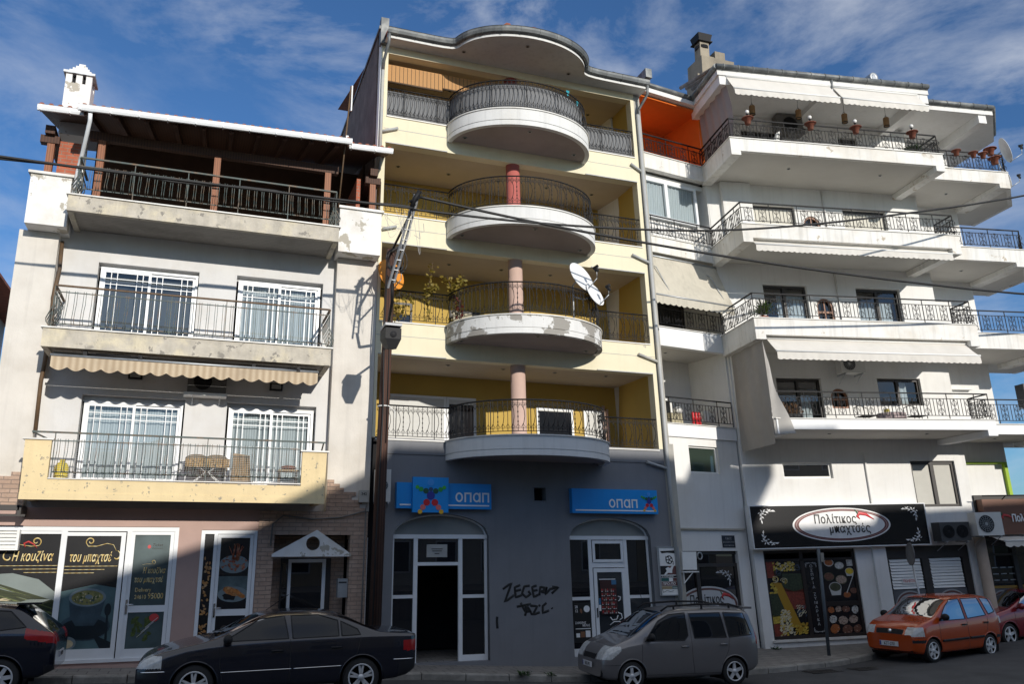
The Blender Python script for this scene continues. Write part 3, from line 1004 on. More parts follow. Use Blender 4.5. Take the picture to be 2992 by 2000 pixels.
swirl(p, -2.08, 2.90, .09, 1.1, rad(200), .014, Y - .012, -1, tail=[(-1.55, 2.70), (-1.62, 2.83), (-1.75, 2.86), (-1.95, 2.80), (-2.12, 2.80)])
swirl(p, -1.56, 2.58, .13, 0.55, rad(75), .018, Y - .012, -1)
swirl(p, -3.13, 2.90, .10, 1.1, rad(-60), .014, Y - .012, 1, tail=[(-3.6, 2.87), (-3.4, 2.83), (-3.22, 2.80)])
swirl(p, -3.62, 2.58, .12, 0.7, rad(110), .018, Y - .012, 1)
for x0, x1, z in ((-4.2, -2.67, 2.40), (-3.5, -2.67, 2.33), (-3.3, -2.67, 2.26), (-2.54, -1.50, 2.38), (-2.54, -1.75, 2.31), (-2.54, -1.95, 2.24)):
    p.box(x0, x1, Y - .012, Y - .010, z - .004, z + .004)
p.cur = 1
p.tube([(-3.33, Y - .014, 2.78), (-3.36, Y - .014, 2.86), (-3.28, Y - .014, 2.90), (-3.17, Y - .014, 2.84), (-3.10, Y - .014, 2.76)], [.01, .022, .022, .014, .004], 5, flat=.3)
p.build('lettering', [gold, red_print], SF)

def shop_door(parent, x0, x1, z0, zm, z1, y=21.0, handle=-1):
    d_ = MB(); w = 0.075
    for a, c, e, g_ in ((x0, x0 + w, z0, z1), (x1 - w, x1, z0, z1)): d_.box(a, c, y, y + .05, e, g_)
    for e, g_ in ((z0, z0 + .2), (zm - .07, zm + .07), (z1 - w, z1)): d_.box(x0 + w, x1 - w, y, y + .05, e, g_)
    do = d_.build('door', alu, parent)
    h = MB(); hx = x0 + .035 if handle < 0 else x1 - .035
    h.box(hx - .02, hx + .02, y - .02, y - .001, zm - .1, zm + .2); h.tube([(hx, y - .02, zm + .1), (hx, y - .07, zm + .1), (hx + .14, y - .07, zm + .1)], .011, 6)
    h.build('door_handle', chrome, do)
    return do
sd = shop_door(SF, -1.27, -0.39, 0.45, 1.47, 3.12)
p = MB()
q4(p, -1.19, -.47, 1.54, 3.04, 21.03); q4(p, -1.19, -.47, .65, 1.40, 21.03)
p.cur = 1; p.text('Η κουζίνα', .17, -.98, 2.22, 21.027, shear=.25, bold=.01, sx=.55, ext=.001, space=1.05); p.text('του μπαχτσέ', .17, -1.14, 2.03, 21.027, shear=.25, bold=.01, sx=.56, ext=.001, space=1.05)
p.text('Delivery', .12, -1.1, 1.83, 21.027, sx=.8, ext=.001); p.text('24610', .12, -1.1, 1.68, 21.027, sx=.8, ext=.001); p.text('95000', .17, -.83, 1.68, 21.027, sx=.75, ext=.001)
swirl(p, -.78, 2.46, .05, 1.0, rad(-60), .008, 21.027, 1, tail=[(-1.0, 2.40), (-.9, 2.42)])
p.cur = 2; p.text('Ticket', .085, -.83, 2.80, 21.027, shear=.2, bold=.01, ext=.001); p.text('Restaurant', .05, -.83, 2.74, 21.027, shear=.2, ext=.001); p.cur = 3; p.disc((-.89, 0, 2.79), .035, .04, 21.027)
p.cur = 4
for i in range(26):
    p.disc((-.85 + random.uniform(-.22, .12), 0, 1.08 + random.uniform(-.3, .22)), random.uniform(.03, .08), random.uniform(.02, .06), 21.026 - i * .0002, 7, random.uniform(0, 3), .35)
p.cur = 3; p.disc((-.66, 0, 1.28), .10, .085, 21.019, 14)
p.cur = 5
for k in range(3): p.tube([(-.98 + .08 * k, 21.016, .88 + .1 * k), (-.74 + .08 * k, 21.016, 1.1 + .09 * k)], .007, 4)
p.build('poster', [mat('poster_door_teal', (.065, .095, .10), .3, var=.5, vs=1.1), gold, black_text, red_print, mat('poster_salad', (.07, .10, .022), .4, var=.7, vs=20), silver_alloy], sd)
# side door with food posters
SDR = thing('shop_door', 'narrow white glazed door with fish and seafood posters beside stone cladding', 'door', (.8, 21, .2))
f = MB(); bar(f, .18, 1.40, 3.07, 3.15); bar(f, .18, .26, .2, 3.07); bar(f, 1.33, 1.40, .2, 3.07); bar(f, .46, .535, .2, 3.07, 20.97, .11); bar(f, .26, .46, .2, .35)
f.build('frame', alu, SDR)
d2 = shop_door(SDR, .54, 1.325, .25, 1.35, 3.06)
food_or = mat('poster_fish', (.42, .15, .035), .35, var=.6, vs=16, stain=(.6, .45, .25), sa=.6, ss=12)
food_red = mat('poster_shellfish', (.30, .07, .03), .35, var=.7, vs=20, stain=(.5, .36, .22), sa=.7, ss=14)
p = MB()
q4(p, .615, 1.25, 2.14, 2.98, 21.03)
p.cur = 1; p.disc((.93, 0, 2.40), .315, .2, 21.028, 24)
p.cur = 2
for i in range(34): p.disc((.93 + random.uniform(-.26, .26), 0, 2.40 + random.uniform(-.13, .17)), random.uniform(.02, .05), random.uniform(.012, .03), 21.027 - i * .0002, 7, random.uniform(0, 3), .4)
for i in range(10):
    a = rad(random.uniform(50, 125)); p.tube([(.95 + random.uniform(-.08, .08), 21.018, 2.5), (.95 + .28 * math.cos(a), 21.018, 2.5 + .36 * math.sin(a))], [.018, .006], 5, flat=.4)
p.cur = 3; q4(p, .615, 1.25, 1.75, 2.135, 21.029)
p.cur = 4; q4(p, .615, 1.25, 1.43, 1.75, 21.029)
p.cur = 1; p.disc((.95, 0, 1.74), .33, .17, 21.026, 24)
p.cur = 0; p.disc((.88, 0, 1.68), .17, .07, 21.024, 12, 0, .3)
p.cur = 5; p.disc((.93, 0, 1.80), .22, .085, 21.022, 18, rad(-18), .1); p.disc((1.12, 0, 1.72), .12, .05, 21.0215, 14, rad(-30), .1)
p.cur = 4; q4(p, .615, 1.25, .46, 1.27, 21.03)
p.cur = 1; p.disc((.85, 0, .74), .3, .15, 21.028, 20)
p.cur = 6
for i in range(40):
    x = random.uniform(.68, 1.2); p.disc((x, 0, .78 + random.uniform(0, .26) * (1 - abs(x - .93) / .4)), random.uniform(.02, .05), random.uniform(.015, .03), 21.026 - i * .0002, 7, random.uniform(0, 3), .4)
p.build('poster', [poster_dark, poster_rim, food_red, mat('poster_slate', (.09, .13, .14), .3, var=.4, vs=5), poster_dark, food_or, mat('poster_pasta', (.48, .36, .09), .4, var=.4, vs=18)], d2)
p = MB(); q4(p, .26, .46, .35, 3.06, 21.03); p.cur = 1
for i in range(60): p.disc((random.uniform(.29, .43), 0, random.choice((random.uniform(1.3, 2.55), random.uniform(.4, 1.1)))), random.uniform(.015, .04), random.uniform(.015, .05), 21.028 - i * .0002, 7, random.uniform(0, 3), .4)
p.build('side_poster', [poster_dark, mat('poster_rolls', (.42, .20, .06), .4, var=.5, vs=14, stain=(.6, .5, .35), sa=.5, ss=10)], SDR)

v = MB(); v.box(-4.15, -3.43, 20.86, 20.97, 2.72, 3.14)
v.cur = 1
for i in range(5): v.add([(-4.1, 20.80, 2.76 + i * .075), (-3.48, 20.80, 2.76 + i * .075), (-3.48, 20.855, 2.82 + i * .075), (-4.1, 20.855, 2.82 + i * .075)], [(0, 1, 2, 3)])
v.box(-4.15, -3.43, 20.78, 20.858, 2.72, 2.755); v.box(-4.15, -3.43, 20.78, 20.858, 3.12, 3.14); v.box(-4.15, -4.1, 20.78, 20.858, 2.756, 3.12); v.box(-3.48, -3.43, 20.78, 20.858, 2.756, 3.12)
v.build('ventilation_louvre', [alu, white_paint], label='white slatted ventilation louvre at the top corner of the food shop window', cat='vent')

# scalloped awnings
def awning(name_label, T, s0, s1, top, barp, val_z, m, bar_m, group=None, n_scallop=None, parts=True, amp=0.035, seams=(), cloth2=None, mid_fold=None):
    """top = (q, z) of the roller, barp = (q, z) of the front bar, val_z = bottom of the valance"""
    c0 = T((s0 + s1) / 2, barp[0], val_z)
    t = thing('awning', name_label, 'awning', tuple(c0), group)
    b = MB(T)
    n = max(8, int((s1 - s0) / 0.03))
    ns = n_scallop or max(6, round((s1 - s0) / 0.2))
    vs = []; fs = []
    k = 7
    for i in range(n + 1):
        u = i / n
        x = lerp(s0, s1, u)
        for j in range(k):
            w = j / (k - 1)
            sag = 0.02 * math.sin(math.pi * w) * (1 + 0.6 * math.sin(x * 5.0) + 0.3 * math.sin(x * 13))
            vs.append((x, lerp(top[0], barp[0], w), lerp(top[1], barp[1], w) - sag))
    for i in range(n):
        for j in range(k - 1):
            a = i * k + j
            fs.append((a, a + 1, a + k + 1, a + k))
    b.smooth = True
    b.add(vs, fs)
    vs = []; fs = []
    for i in range(n + 1):
        u = i / n
        x = lerp(s0, s1, u)
        wob = 0.012 * math.sin(x * 9) + 0.006 * math.sin(x * 23)
        z = val_z + amp * (1 - abs(math.sin(math.pi * ns * u))) 
        vs += [(x, barp[0] - .012, barp[1] - .03), (x, barp[0] - .014 + wob * .5, lerp(barp[1], z, .55)), (x, barp[0] - .016 + wob, z)]
    for i in range(n):
        for j in (0, 1):
            a = 3 * i + j
            fs.append((a, a + 1, a + 4, a + 3))
    b.add(vs, fs)
    b.build('cloth', m, t)
    b = MB(T)
    b.tube([(s0 - .02, barp[0], barp[1]), (s1 + .02, barp[0], barp[1])], 0.028, 8)
    b.tube([(s0 - .02, top[0], top[1] + .03), (s1 + .02, top[0], top[1] + .03)], 0.035, 8)
    b.build('front_bar', bar_m, t)
    return t
tan_cloth = mat('tan_striped_canvas', (0.50, 0.385, 0.26), 0.9, wave=((0.60, 0.49, 0.35), 2.2, 'X'), stain=(0.36, 0.28, 0.2), sa=0.5, ss=1.5, trans=0.12)
ID = lambda x, y, z: (x, y, z)
aw = awning('tan striped scalloped awning rolled in under the middle balcony of the white building', ID, -3.14, 2.45, (20.35, 6.86), (19.95, 6.77), 6.44, tan_cloth, galv, n_scallop=17, amp=0.075)
a_ = MB()
for x0, x1, z in ((-2.5, -1.4, 6.84), (1.0, 2.0, 6.80)):
    a_.tube([(x0, 20.0, z), (x1, 19.93, z - .01)], 0.022, 6); a_.tube([(x0 + .2, 20.1, z + .04), (x1 - .2, 20.05, z + .03)], 0.02, 6)
    a_.box(x0 - .04, x0 + .04, 19.95, 20.3, z - .05, z + .06); a_.box(x1 - .04, x1 + .04, 19.92, 20.1, z - .06, z + .04)
a_.build('arm', black_plastic, aw)

ac_white = mat('air_conditioner_white', (0.62, 0.62, 0.60), 0.5, var=0.08)
def fan_unit(label, T, s, q, z, w=0.85, h=0.58, d=0.32, body=None, fans=((0.0, .23),), shelf=True, group=None, bracket_dirs=1):
    """outdoor unit of an air conditioner; front faces -q"""
    t = thing('air_conditioner', label, 'air conditioner', tuple(T(s, q, z)), group)
    b = MB(T)
    b.box(s - w / 2, s + w / 2, q, q + d, z, z + h)
    b.build('body', body or ac_white, t)
    for fx, fr in fans:
        g = MB(T); c = (s + fx, q - .004, z + h / 2)
        g.cur = 0
        g.disc(c, fr, fr, None, 24)
        g.cur = 1
        for k in range(5):
            rr_ = fr * (k + 1) / 5
            g.tube([(c[0] + rr_ * math.cos(2 * math.pi * i / 20), q - .012, c[2] + rr_ * math.sin(2 * math.pi * i / 20)) for i in range(20)], .005, 4, closed=True)
        for k in range(8):
            a = math.pi * k / 8
            g.tube([(c[0] - fr * math.cos(a), q - .012, c[2] - fr * math.sin(a)), (c[0] + fr * math.cos(a), q - .012, c[2] + fr * math.sin(a))], .004, 4)
        g.lathe((c[0], q - .016, c[2]), [(.045, 0), (.045, .01)], 12, 'y')
        g.build('fan_grille', [black_plastic, galv if body is None else black_plastic], t)
    if shelf:
        g = MB(T)
        for dx in (-w * .35, w * .35):
            g.box(s + dx - .02, s + dx + .02, q - .02, q + d + .15, z - .045, z - .005)
            g.tube([(s + dx, q + d + .13, z - .3), (s + dx, q + .03, z - .05)], .012, 4)
        g.build('bracket', galv, t)
    return t
fan_unit('grey air conditioner on a shelf between the lower balcony doors of the white building', ID, 0.03, 20.86, 6.30, 0.86, .52, .34, body=mat('air_conditioner_grey', (.12, .12, .12), .6), fans=((-.1, .2),))
b = MB(); b.box(-.47, .48, 20.82, 21.24, 6.22, 6.285); b.build('wall_shelf', white_paint, label='white shelf holding the grey air conditioner on the white building', cat='shelf')
for x, z, l in ((-1.55, 6.58, 'dark bulkhead lamp above the left lower balcony door'), (1.62, 6.50, 'dark bulkhead lamp above the right lower balcony door')):
    t = thing('wall_lamp', l, 'lamp', (x, 21.25, z), 'bulkhead lamps above the balcony doors')
    b = MB(); b.box(x - .15, x + .15, 21.13, 21.248, z, z + .17); b.build('housing', black_plastic, t)
    b = MB(); b.box(x - .11, x + .11, 21.115, 21.129, z + .03, z + .14); b.build('diffuser', mat('frosted_lens', (.3, .3, .28), .4), t)

# furniture on the first balcony
wicker = mat('woven_wicker', (0.27, 0.20, 0.12), 0.85, wave=((0.10, 0.07, 0.04), 14.0, 'Z'), bump=.4, bs=60)
def wicker_chair(label, x, y, z, rz, grp):
    t = thing('wicker_chair', label, 'chair', (x, y, z), grp)
    r = lambda a, c: (x + a * math.cos(rz) - c * math.sin(rz), y + a * math.sin(rz) + c * math.cos(rz))
    T = lambda a, c, h: (*r(a, c), z + h)
    b = MB(T)
    n = 12
    vs = []
    for i in range(n + 1):                      # rounded back shell
        a = math.pi * (0.05 + .9 * i / n)
        for h in (0.42, 0.6, 0.72, 0.78):
            vs.append((.25 * math.cos(a), .05 + .2 * math.sin(a), h - .10 * (abs(math.cos(a)) ** 3)))
    fs = [(4 * i + j, 4 * i + 4 + j, 4 * i + 5 + j, 4 * i + 1 + j) for i in range(n) for j in range(3)]
    b.smooth = True; b.add(vs, fs); b.smooth = False
    b.build('backrest', wicker, t)
    b = MB(T); b.box(-.25, .25, -.24, .24, .38, .43); b.build('seat', wicker, t)
    for a, c in ((-.22, -.2), (.22, -.2), (-.22, .2), (.22, .2)):
        l_ = MB(T); l_.tube([(a, c, 0), (a * .95, c * .95, .38)], .014, 6); l_.build('leg', silver_alloy, t)
    return t
wicker_chair('woven brown chair behind the table, left one on the first balcony', -0.06, 20.85, 4.1, 0, 'wicker chairs on the first balcony')
wicker_chair('woven brown chair behind the table, right one on the first balcony', 0.37, 20.85, 4.1, 0, 'wicker chairs on the first balcony')
t = thing('balcony_table', 'white framed balcony table under a brown patterned cloth', 'table', (.18, 20.42, 4.1))
b = MB(); b.box(-.26, .62, 20.2, 20.65, 4.66, 4.685); b.build('table_top', white_paint, t)
b = MB(); b.box(-.28, .64, 20.18, 20.67, 4.687, 4.695); b.box(-.28, .64, 20.172, 20.18, 4.5, 4.69)
b.build('tablecloth', mat('patterned_cloth', (.36, .23, .10), .9, var=.75, vs=30), t)
for x0, x1 in ((-.2, .15), (.56, .2)):
    for y in (20.25, 20.6):
        b = MB(); b.tube([(x0, y, 4.1), (x1, y, 4.4), (x0, y, 4.66)], .014, 6); b.build('leg', white_paint, t)
t = thing('folding_chair', 'brown canvas folding chair leaning beside the balcony table', 'chair', (.92, 20.3, 4.1))
b = MB(); b.add([(.68, 20.2, 4.15), (1.12, 20.2, 4.15), (1.08, 20.45, 4.82), (.72, 20.45, 4.86)], [(0, 1, 2, 3)])
b.build('canvas', mat('brown_canvas', (.28, .19, .10), .9, var=.3), t)
b = MB()
for x in (.67, 1.13): b.tube([(x, 20.15, 4.1), (x, 20.46, 4.86)], .014, 6)
b.build('frame', galv, t)
t = thing('crate_stand', 'low wooden side table with cushion behind the right balcony parapet', 'side table', (1.95, 20.4, 4.1))
b = MB(); b.box(1.72, 2.17, 20.2, 20.6, 4.47, 4.5); b.build('table_top', mat('pale_wood', (.42, .29, .15), .7, var=.2), t)
b = MB(); b.ball((1.95, 20.4, 4.56), .18, .17, .06); b.build('cushion', mat('red_brown_cloth', (.22, .09, .06), .9), t)
for x in (1.75, 2.13):
    for y in (20.23, 20.57):
        b = MB(); b.tube([(x, y, 4.1), (x, y, 4.47)], .018, 4); b.build('leg', stem_brown, t)
b = MB(); b.lathe((-2.72, 20.25, 4.1), [(.13, 0), (.14, .05), (.14, .32), (.1, .40), (.05, .43), (.05, .48)], 16)
b.build('gas_bottle', mat('yellow_paint', (.62, .48, .03), .5, var=.1), label='yellow gas bottle at the left end of the first balcony', cat='gas bottle')

# aerial mast, meter box, mailbox, cables on the left house
t = thing('antenna_mast', 'thin rusty mast with white panel antenna at the right end of the terrace railing', 'antenna', (2.72, 19.8, 10.9))
b = MB(); b.tube([(2.72, 19.8, 10.9), (2.80, 19.72, 12.6), (2.86, 19.6, 14.15)], .02, 6); b.build('mast', rust_rail, t)
b = MB(); b.box(2.875, 2.905, 19.56, 19.62, 13.45, 14.15); b.box(2.80, 2.86, 19.62, 19.7, 12.62, 12.78); b.build('panel', white_paint, t)
t = thing('meter_box', 'small grey meter box numbered 342 low on the right pier of the white building', 'meter box', (3.82, 20.98, 3.85))
b = MB(); b.box(3.7, 3.93, 20.86, 20.969, 3.83, 4.12); b.build('box', mat('grey_box', (.42, .41, .38), .6), t)
b = MB(); b.text('342', .09, 3.745, 4.0, 20.855, bold=.01); b.build('number', black_text, t)
t = thing('mailbox', 'grey metal mailbox on the right wall of the stone entrance', 'mailbox', (3.4, 21.3, 1.6))
b = MB(); b.box(3.3, 3.53, 21.0, 21.2, 1.62, 2.05); b.build('box', galv, t)
b = MB(); b.box(3.32, 3.5, 20.99, 20.999, 1.95, 1.98); b.build('slot', black_plastic, t)
b = MB()
b.tube([(3.9, 20.9, 3.8), (3.86, 20.9, 3.62), (3.3, 20.92, 3.47), (2.6, 20.92, 3.42), (1.95, 20.92, 3.5), (1.72, 20.92, 3.3), (1.7, 20.92, 2.8)], .02, 6)
b.tube([(3.88, 20.92, 3.6), (3.86, 20.92, .4)], .018, 6)
b.build('conduit', mat('grey_conduit', (.16, .15, .14), .6), label='grey cable conduit running across the stone entrance from the meter box', cat='conduit')
b = MB()
pr = [(-3.4, 21.1, 9.7), (-3.36, 20.98, 9.0), (-3.42, 20.98, 8.3), (-3.36, 20.98, 7.6), (-3.44, 20.98, 6.4), (-3.42, 20.98, 5.2)]
b.tube(pr, .045, 8); b.build('downpipe', rust_rail, LB)
# neighbouring roof far left
t = thing('house', 'far house whose tiled eave just shows at the left edge', 'house', (-11, 42, 0))
b = MB(); b.box(-22, -9.4, 38, 46, 0, 13.55); b.build('wall', plaster_in, t)
b = MB(); b.prism([(-23, 13.5), (-8.1, 13.5), (-8.1, 13.62), (-15, 15.4), (-23, 15.4)], 37.3, 46.5); b.build('roof', roof_tile, t)

b = MB(); b.box(-4.6, -3.42, 20.3, 20.5, 3.52, 3.63); b.box(-4.6, -3.30, 20.32, 20.36, 3.40, 3.44); b.box(-3.45, -3.38, 20.3, 20.98, 3.40, 3.62)
b.build('awning_case', dark_frame, label='dark rolled awning case at the left edge under the yellow parapet', cat='awning case')
# ================================================================ CENTRE BUILDING (yellow, round balconies, grey ground floor)
def CF(x, y, z):
    return (4.05 + (x - 4.05) * (1 - 0.0054 * (z - 6)), y, z)
yellow_c = mat('pale_yellow_paint', (0.75, 0.69, 0.51), 0.85, var=0.04, vs=1.0, stain=(0.64, 0.57, 0.39), sa=0.35, ss=0.7, streak=0.10, peel=(0.44, 0.42, 0.37), pt=0.675, ps=2.2, pz=0.46, bump=0.08, bs=30)
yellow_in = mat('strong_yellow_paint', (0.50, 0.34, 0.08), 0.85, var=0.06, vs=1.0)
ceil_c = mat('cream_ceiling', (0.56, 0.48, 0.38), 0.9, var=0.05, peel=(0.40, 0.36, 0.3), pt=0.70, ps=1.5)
white_c = mat('white_balcony_paint', (0.70, 0.70, 0.69), 0.8, var=0.05, stain=(0.48, 0.45, 0.40), sa=0.35, ss=1.5, streak=0.28, bump=0.06, bs=30)
white_peel = mat('flaking_balcony_paint', (0.70, 0.70, 0.69), 0.85, var=0.05, peel=(0.30, 0.285, 0.26), pt=0.525, ps=1.7, streak=0.2, bump=0.12, bs=30)
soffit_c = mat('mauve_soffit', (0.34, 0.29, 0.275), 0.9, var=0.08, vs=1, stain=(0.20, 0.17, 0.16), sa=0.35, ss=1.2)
grey_c = mat('blue_grey_paint', (0.19, 0.195, 0.21), 0.75, var=0.10, vs=0.9, stain=(0.14, 0.15, 0.17), sa=0.5, ss=0.7, streak=0.12, bump=0.06, bs=30)
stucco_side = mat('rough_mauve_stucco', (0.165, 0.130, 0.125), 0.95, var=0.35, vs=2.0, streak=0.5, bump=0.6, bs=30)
pink_col = mat('pale_pink_paint', (0.62, 0.44, 0.37), 0.8, var=0.05)
red_col = mat('faded_red_paint', (0.50, 0.135, 0.115), 0.8, var=0.06)
darkred_col = mat('dark_red_paint', (0.30, 0.06, 0.05), 0.8, var=0.06)
pipe_grey = mat('grey_downpipe', (0.40, 0.41, 0.41), 0.6, var=0.12, vs=2, stain=(0.55, 0.5, 0.36), sa=0.6, ss=0.9)

CB = thing('apartment_building', 'yellow four-storey building with round white balconies over a blue-grey ground floor', 'building', (8, 21, 0))
SILL = (5.40, 8.45, 11.40, 14.27)
TOP = (7.57, 10.58, 13.46, 16.20)
X0, XA, XB, X1 = 4.06, 5.87, 10.27, 12.05
DEP = (2.05, 1.92, 1.80, 1.68)
b = MB(CF)
zlo = 5.38
b.holes(3.98, 12.17, 5.44, 16.42, 21, 21.3, [(X0, X1, s, t) for s, t in zip(SILL, TOP)])
b.build('front_wall', yellow_c, CB)
b = MB(CF)
b.box(3.86, 3.978, 20.995, 21.3, 12.3, 16.42); b.cur = 1; b.box(3.83, 3.859, 20.99, 21.3, 12.3, 16.9)
b.build('edge_strip', [yellow_c, white_paint], CB)
b = MB()
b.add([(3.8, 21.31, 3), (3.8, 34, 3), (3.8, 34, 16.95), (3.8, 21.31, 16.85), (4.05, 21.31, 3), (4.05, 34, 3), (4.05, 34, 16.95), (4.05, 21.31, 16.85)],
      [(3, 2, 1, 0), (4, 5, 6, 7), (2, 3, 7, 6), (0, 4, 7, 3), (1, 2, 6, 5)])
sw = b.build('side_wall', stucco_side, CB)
b = MB(); b.box(3.76, 4.1, 20.9, 34, 16.86, 16.95); b.box(3.80, 4.02, 20.86, 21.1, 16.4, 17.2)
b.build('coping', gutter_dark, sw)
b = MB(CF)
for s_, t_ in zip(SILL, TOP):                                   # loggia: back wall, side walls
    b.box(X0 - .01, X1 + .01, 23.4, 23.6, s_ - .2, t_ + .2)
    b.box(X0 - .12, X0 - .012, 21.301, 23.4, s_ - .2, t_ + .1)
    b.box(X1 + .012, X1 + .12, 21.301, 23.4, s_ - .2, t_ + .1)
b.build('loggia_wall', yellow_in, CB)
b = MB(CF)
for t_ in TOP:
    b.box(X0 - .11, X1 + .11, 21.301, 23.39, t_ + .03, t_ + .12)
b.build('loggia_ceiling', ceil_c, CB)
b = MB(CF)
for s_ in SILL:
    b.box(X0 - .11, X1 + .11, 21.301, 23.39, s_ - .14, s_ - .02)
b.build('loggia_floor', paving, CB)
b = MB(); b.box(4.06, 11.5, 23.7, 33.9, 0.1, 16.6); b.build('inner_block', dark_room, CB)
b = MB(CF); b.box(12.3, 12.45, 21.4, 33.9, 0, 16.6); b.build('side_wall', yellow_c, CB)

def bulge(x0, xa, xb, x1, y0, p, off=0.0, nc=40, ns=2):
    """plan outline: straight, half-ellipse towards the street, straight"""
    c, a = (xa + xb) / 2, (xb - xa) / 2 + off
    pts = []
    for i in range(ns): pts.append((lerp(x0, c - a, i / ns), y0 - off * 0))
    for i in range(nc + 1):
        t = math.pi * i / nc
        pts.append((c - a * math.cos(t), y0 - (p + off) * math.sin(t)))
    for i in range(1, ns + 1): pts.append((lerp(c + a, x1, i / ns), y0))
    return pts
def ell(xa, xb, y0, p, off=0.0, nc=48):
    c, a = (xa + xb) / 2, (xb - xa) / 2 + off
    return [(c - a * math.cos(math.pi * i / nc), y0 - (p + off) * math.sin(math.pi * i / nc)) for i in range(nc + 1)]
def resample(pts, step):
    out = []; acc = 0.0; nxt = step / 2
    for p, q in zip(pts, pts[1:]):
        d = math.hypot(q[0] - p[0], q[1] - p[1])
        while nxt <= acc + d and d > 0:
            t = (nxt - acc) / d
            nx, ny = (q[1] - p[1]) / d, -(q[0] - p[0]) / d
            out.append((lerp(p[0], q[0], t), lerp(p[1], q[1], t), nx, ny))
            nxt += step
        acc += d
    return out
def scroll(b, x, y, tx, ty, z, r, sgn, side):
    """a small flat scroll in the plane of the railing"""
    pts = []
    for i in range(9):
        a = math.pi * 1.5 * i / 8
        q = r * (1 - 0.45 * i / 8)
        u = side * (r - q * math.cos(a)); w = sgn * q * math.sin(a)
        pts.append((x + tx * u, y + ty * u, z + w))
    b.tube(pts, .0055, 4)
for k in range(4):
    zs, p = SILL[k], DEP[k]
    fm = (white_c, white_c, white_peel, white_c)[k] if k != 1 else white_peel
    fm = (white_c, white_peel, white_c, white_c)[k]
    o_ = MB(CF)
    e = ell(XA, XB, 20.999, p)
    n = len(e)
    for z0, z1, d in ((zs - .49, zs - .36, 0.0), (zs - .36, zs - .335, -.02), (zs - .335, zs - .02, 0.0)):
        ee = ell(XA, XB, 20.999, p, d)
        o_.add([(x, y, z0) for x, y in ee] + [(x, y, z1) for x, y in ee], [(i, i + 1, i + 1 + n, i + n) for i in range(n - 1)], True)
    e2 = ell(XA, XB, 20.999, p, -.02)
    for z in (zs - .36, zs - .335):
        o_.add([(x, y, z) for x, y in e] + [(x, y, z) for x, y in e2], [(i, i + 1, i + 1 + n, i + n) for i in range(n - 1)], False)
    e3 = ell(XA, XB, 20.999, p, -.13)
    o_.add([(x, y, zs - .49) for x, y in e] + [(x, y, zs - .49) for x, y in e3], [(i, i + 1, i + 1 + n, i + n) for i in range(n - 1)], False)
    o_.add([(x, y, zs - .49) for x, y in e3] + [(x, y, zs - .44) for x, y in e3], [(i, i + 1, i + 1 + n, i + n) for i in range(n - 1)], True)
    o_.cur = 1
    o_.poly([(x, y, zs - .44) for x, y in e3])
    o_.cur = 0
    o_.poly([(x, y, zs - .02) for x, y in e][::-1])
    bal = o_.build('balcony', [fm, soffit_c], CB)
    s_ = MB(CF)                                                   # white stone edge along the whole front
    path = bulge(X0, XA, XB, X1, 20.999, p, .03)
    pin = bulge(X0, XA, XB, X1, 21.12, p + .1, -.06)
    m_ = len(path)
    zA, zB = zs - .018, zs + .012
    pth = [(x, y - (.03 if abs(y - 20.999) < 1e-6 else 0)) for x, y in path]
    s_.add([(x, y, zA) for x, y in pth] + [(x, y, zB) for x, y in pth] + [(x, y, zB) for x, y in pin], [(i, i + 1, i + 1 + m_, i + m_) for i in range(m_ - 1)] + [(i + m_, i + 1 + m_, i + 1 + 2 * m_, i + 2 * m_) for i in range(m_ - 1)], False)
    s_.add([(x, y, zA) for x, y in pth] + [(x, y, zA) for x, y in pin], [(i, i + 1, i + 1 + m_, i + m_) for i in range(m_ - 1)], False)
    s_.build('sill', marble if k != 1 else marble, bal)
    # railing
    r_ = MB(CF)
    zt, zb = zs + .87, zs + .10
    line = bulge(X0 + .02, XA, XB, X1 - .02, 21.03, p, -.06)
    line = [(x, min(y, 21.03)) for x, y in line]
    r_.tube([(x, y, zt) for x, y in line], .02, 6); r_.tube([(x, y, zb) for x, y in line], .011, 4); r_.tube([(x, y, zt - .13) for x, y in line], .006, 4)
    for i, (x, y, nx, ny) in enumerate(resample(line, .125)):
        tx, ty = -ny, nx
        if i % 2 == 0 or k == 3:
            prof = [(0, zt), (0, zt - .18), (.035, zt - .27), (.05, zt - .42), (.02, zt - .56), (-.01, zt - .64), (0, zb)]
            s2 = 1
            r_.tube([(x + nx * e_ + tx * e_ * .8, y + ny * e_ + ty * e_ * .8, z) for e_, z in prof], .0085, 4)
        else:
            r_.tube([(x, y, zt), (x, y, zb)], .0085, 4)
            if i % 4 == 1:
                for zz in (zt - .3, zt - .42, zt - .54): r_.box(x - .012, x + .012, y - .012, y + .012, zz - .02, zz + .02)
        for sd in (-1, 1):
            scroll(r_, x, y, tx, ty, zt - .10, .03, 1, sd); scroll(r_, x, y, tx, ty, zb + .09, .03, -1, sd)
            r_.tube([(x, y, zt - .20), (x + tx * .05 * sd, y + ty * .05 * sd, zt - .12)], .0055, 4)
            r_.tube([(x, y, zb + .18), (x + tx * .05 * sd, y + ty * .05 * sd, zb + .09)], .0055, 4)
    for x, y, nx, ny in resample(line, 1.0): r_.tube([(x, y, zs), (x, y, zt)], .012, 4)
    r_.build('railing', black_iron, bal)
    if k == 3:
        c_ = MB(CF)
        l2 = [(x, y + .05) for x, y in bulge(X0 + .02, XA, XB, X1 - .02, 21.05, p, -.11)]
        m_ = len(l2)
        c_.add([(x, y, zs + .04) for x, y in l2] + [(x, y, zt - .04) for x, y in l2], [(i, i + 1, i + 1 + m_, i + m_) for i in range(m_ - 1)], True)
        c_.build('privacy_cloth', mat('grey_privacy_cloth', (.22, .225, .235), .9, var=.12, vs=30, trans=.15), bal)
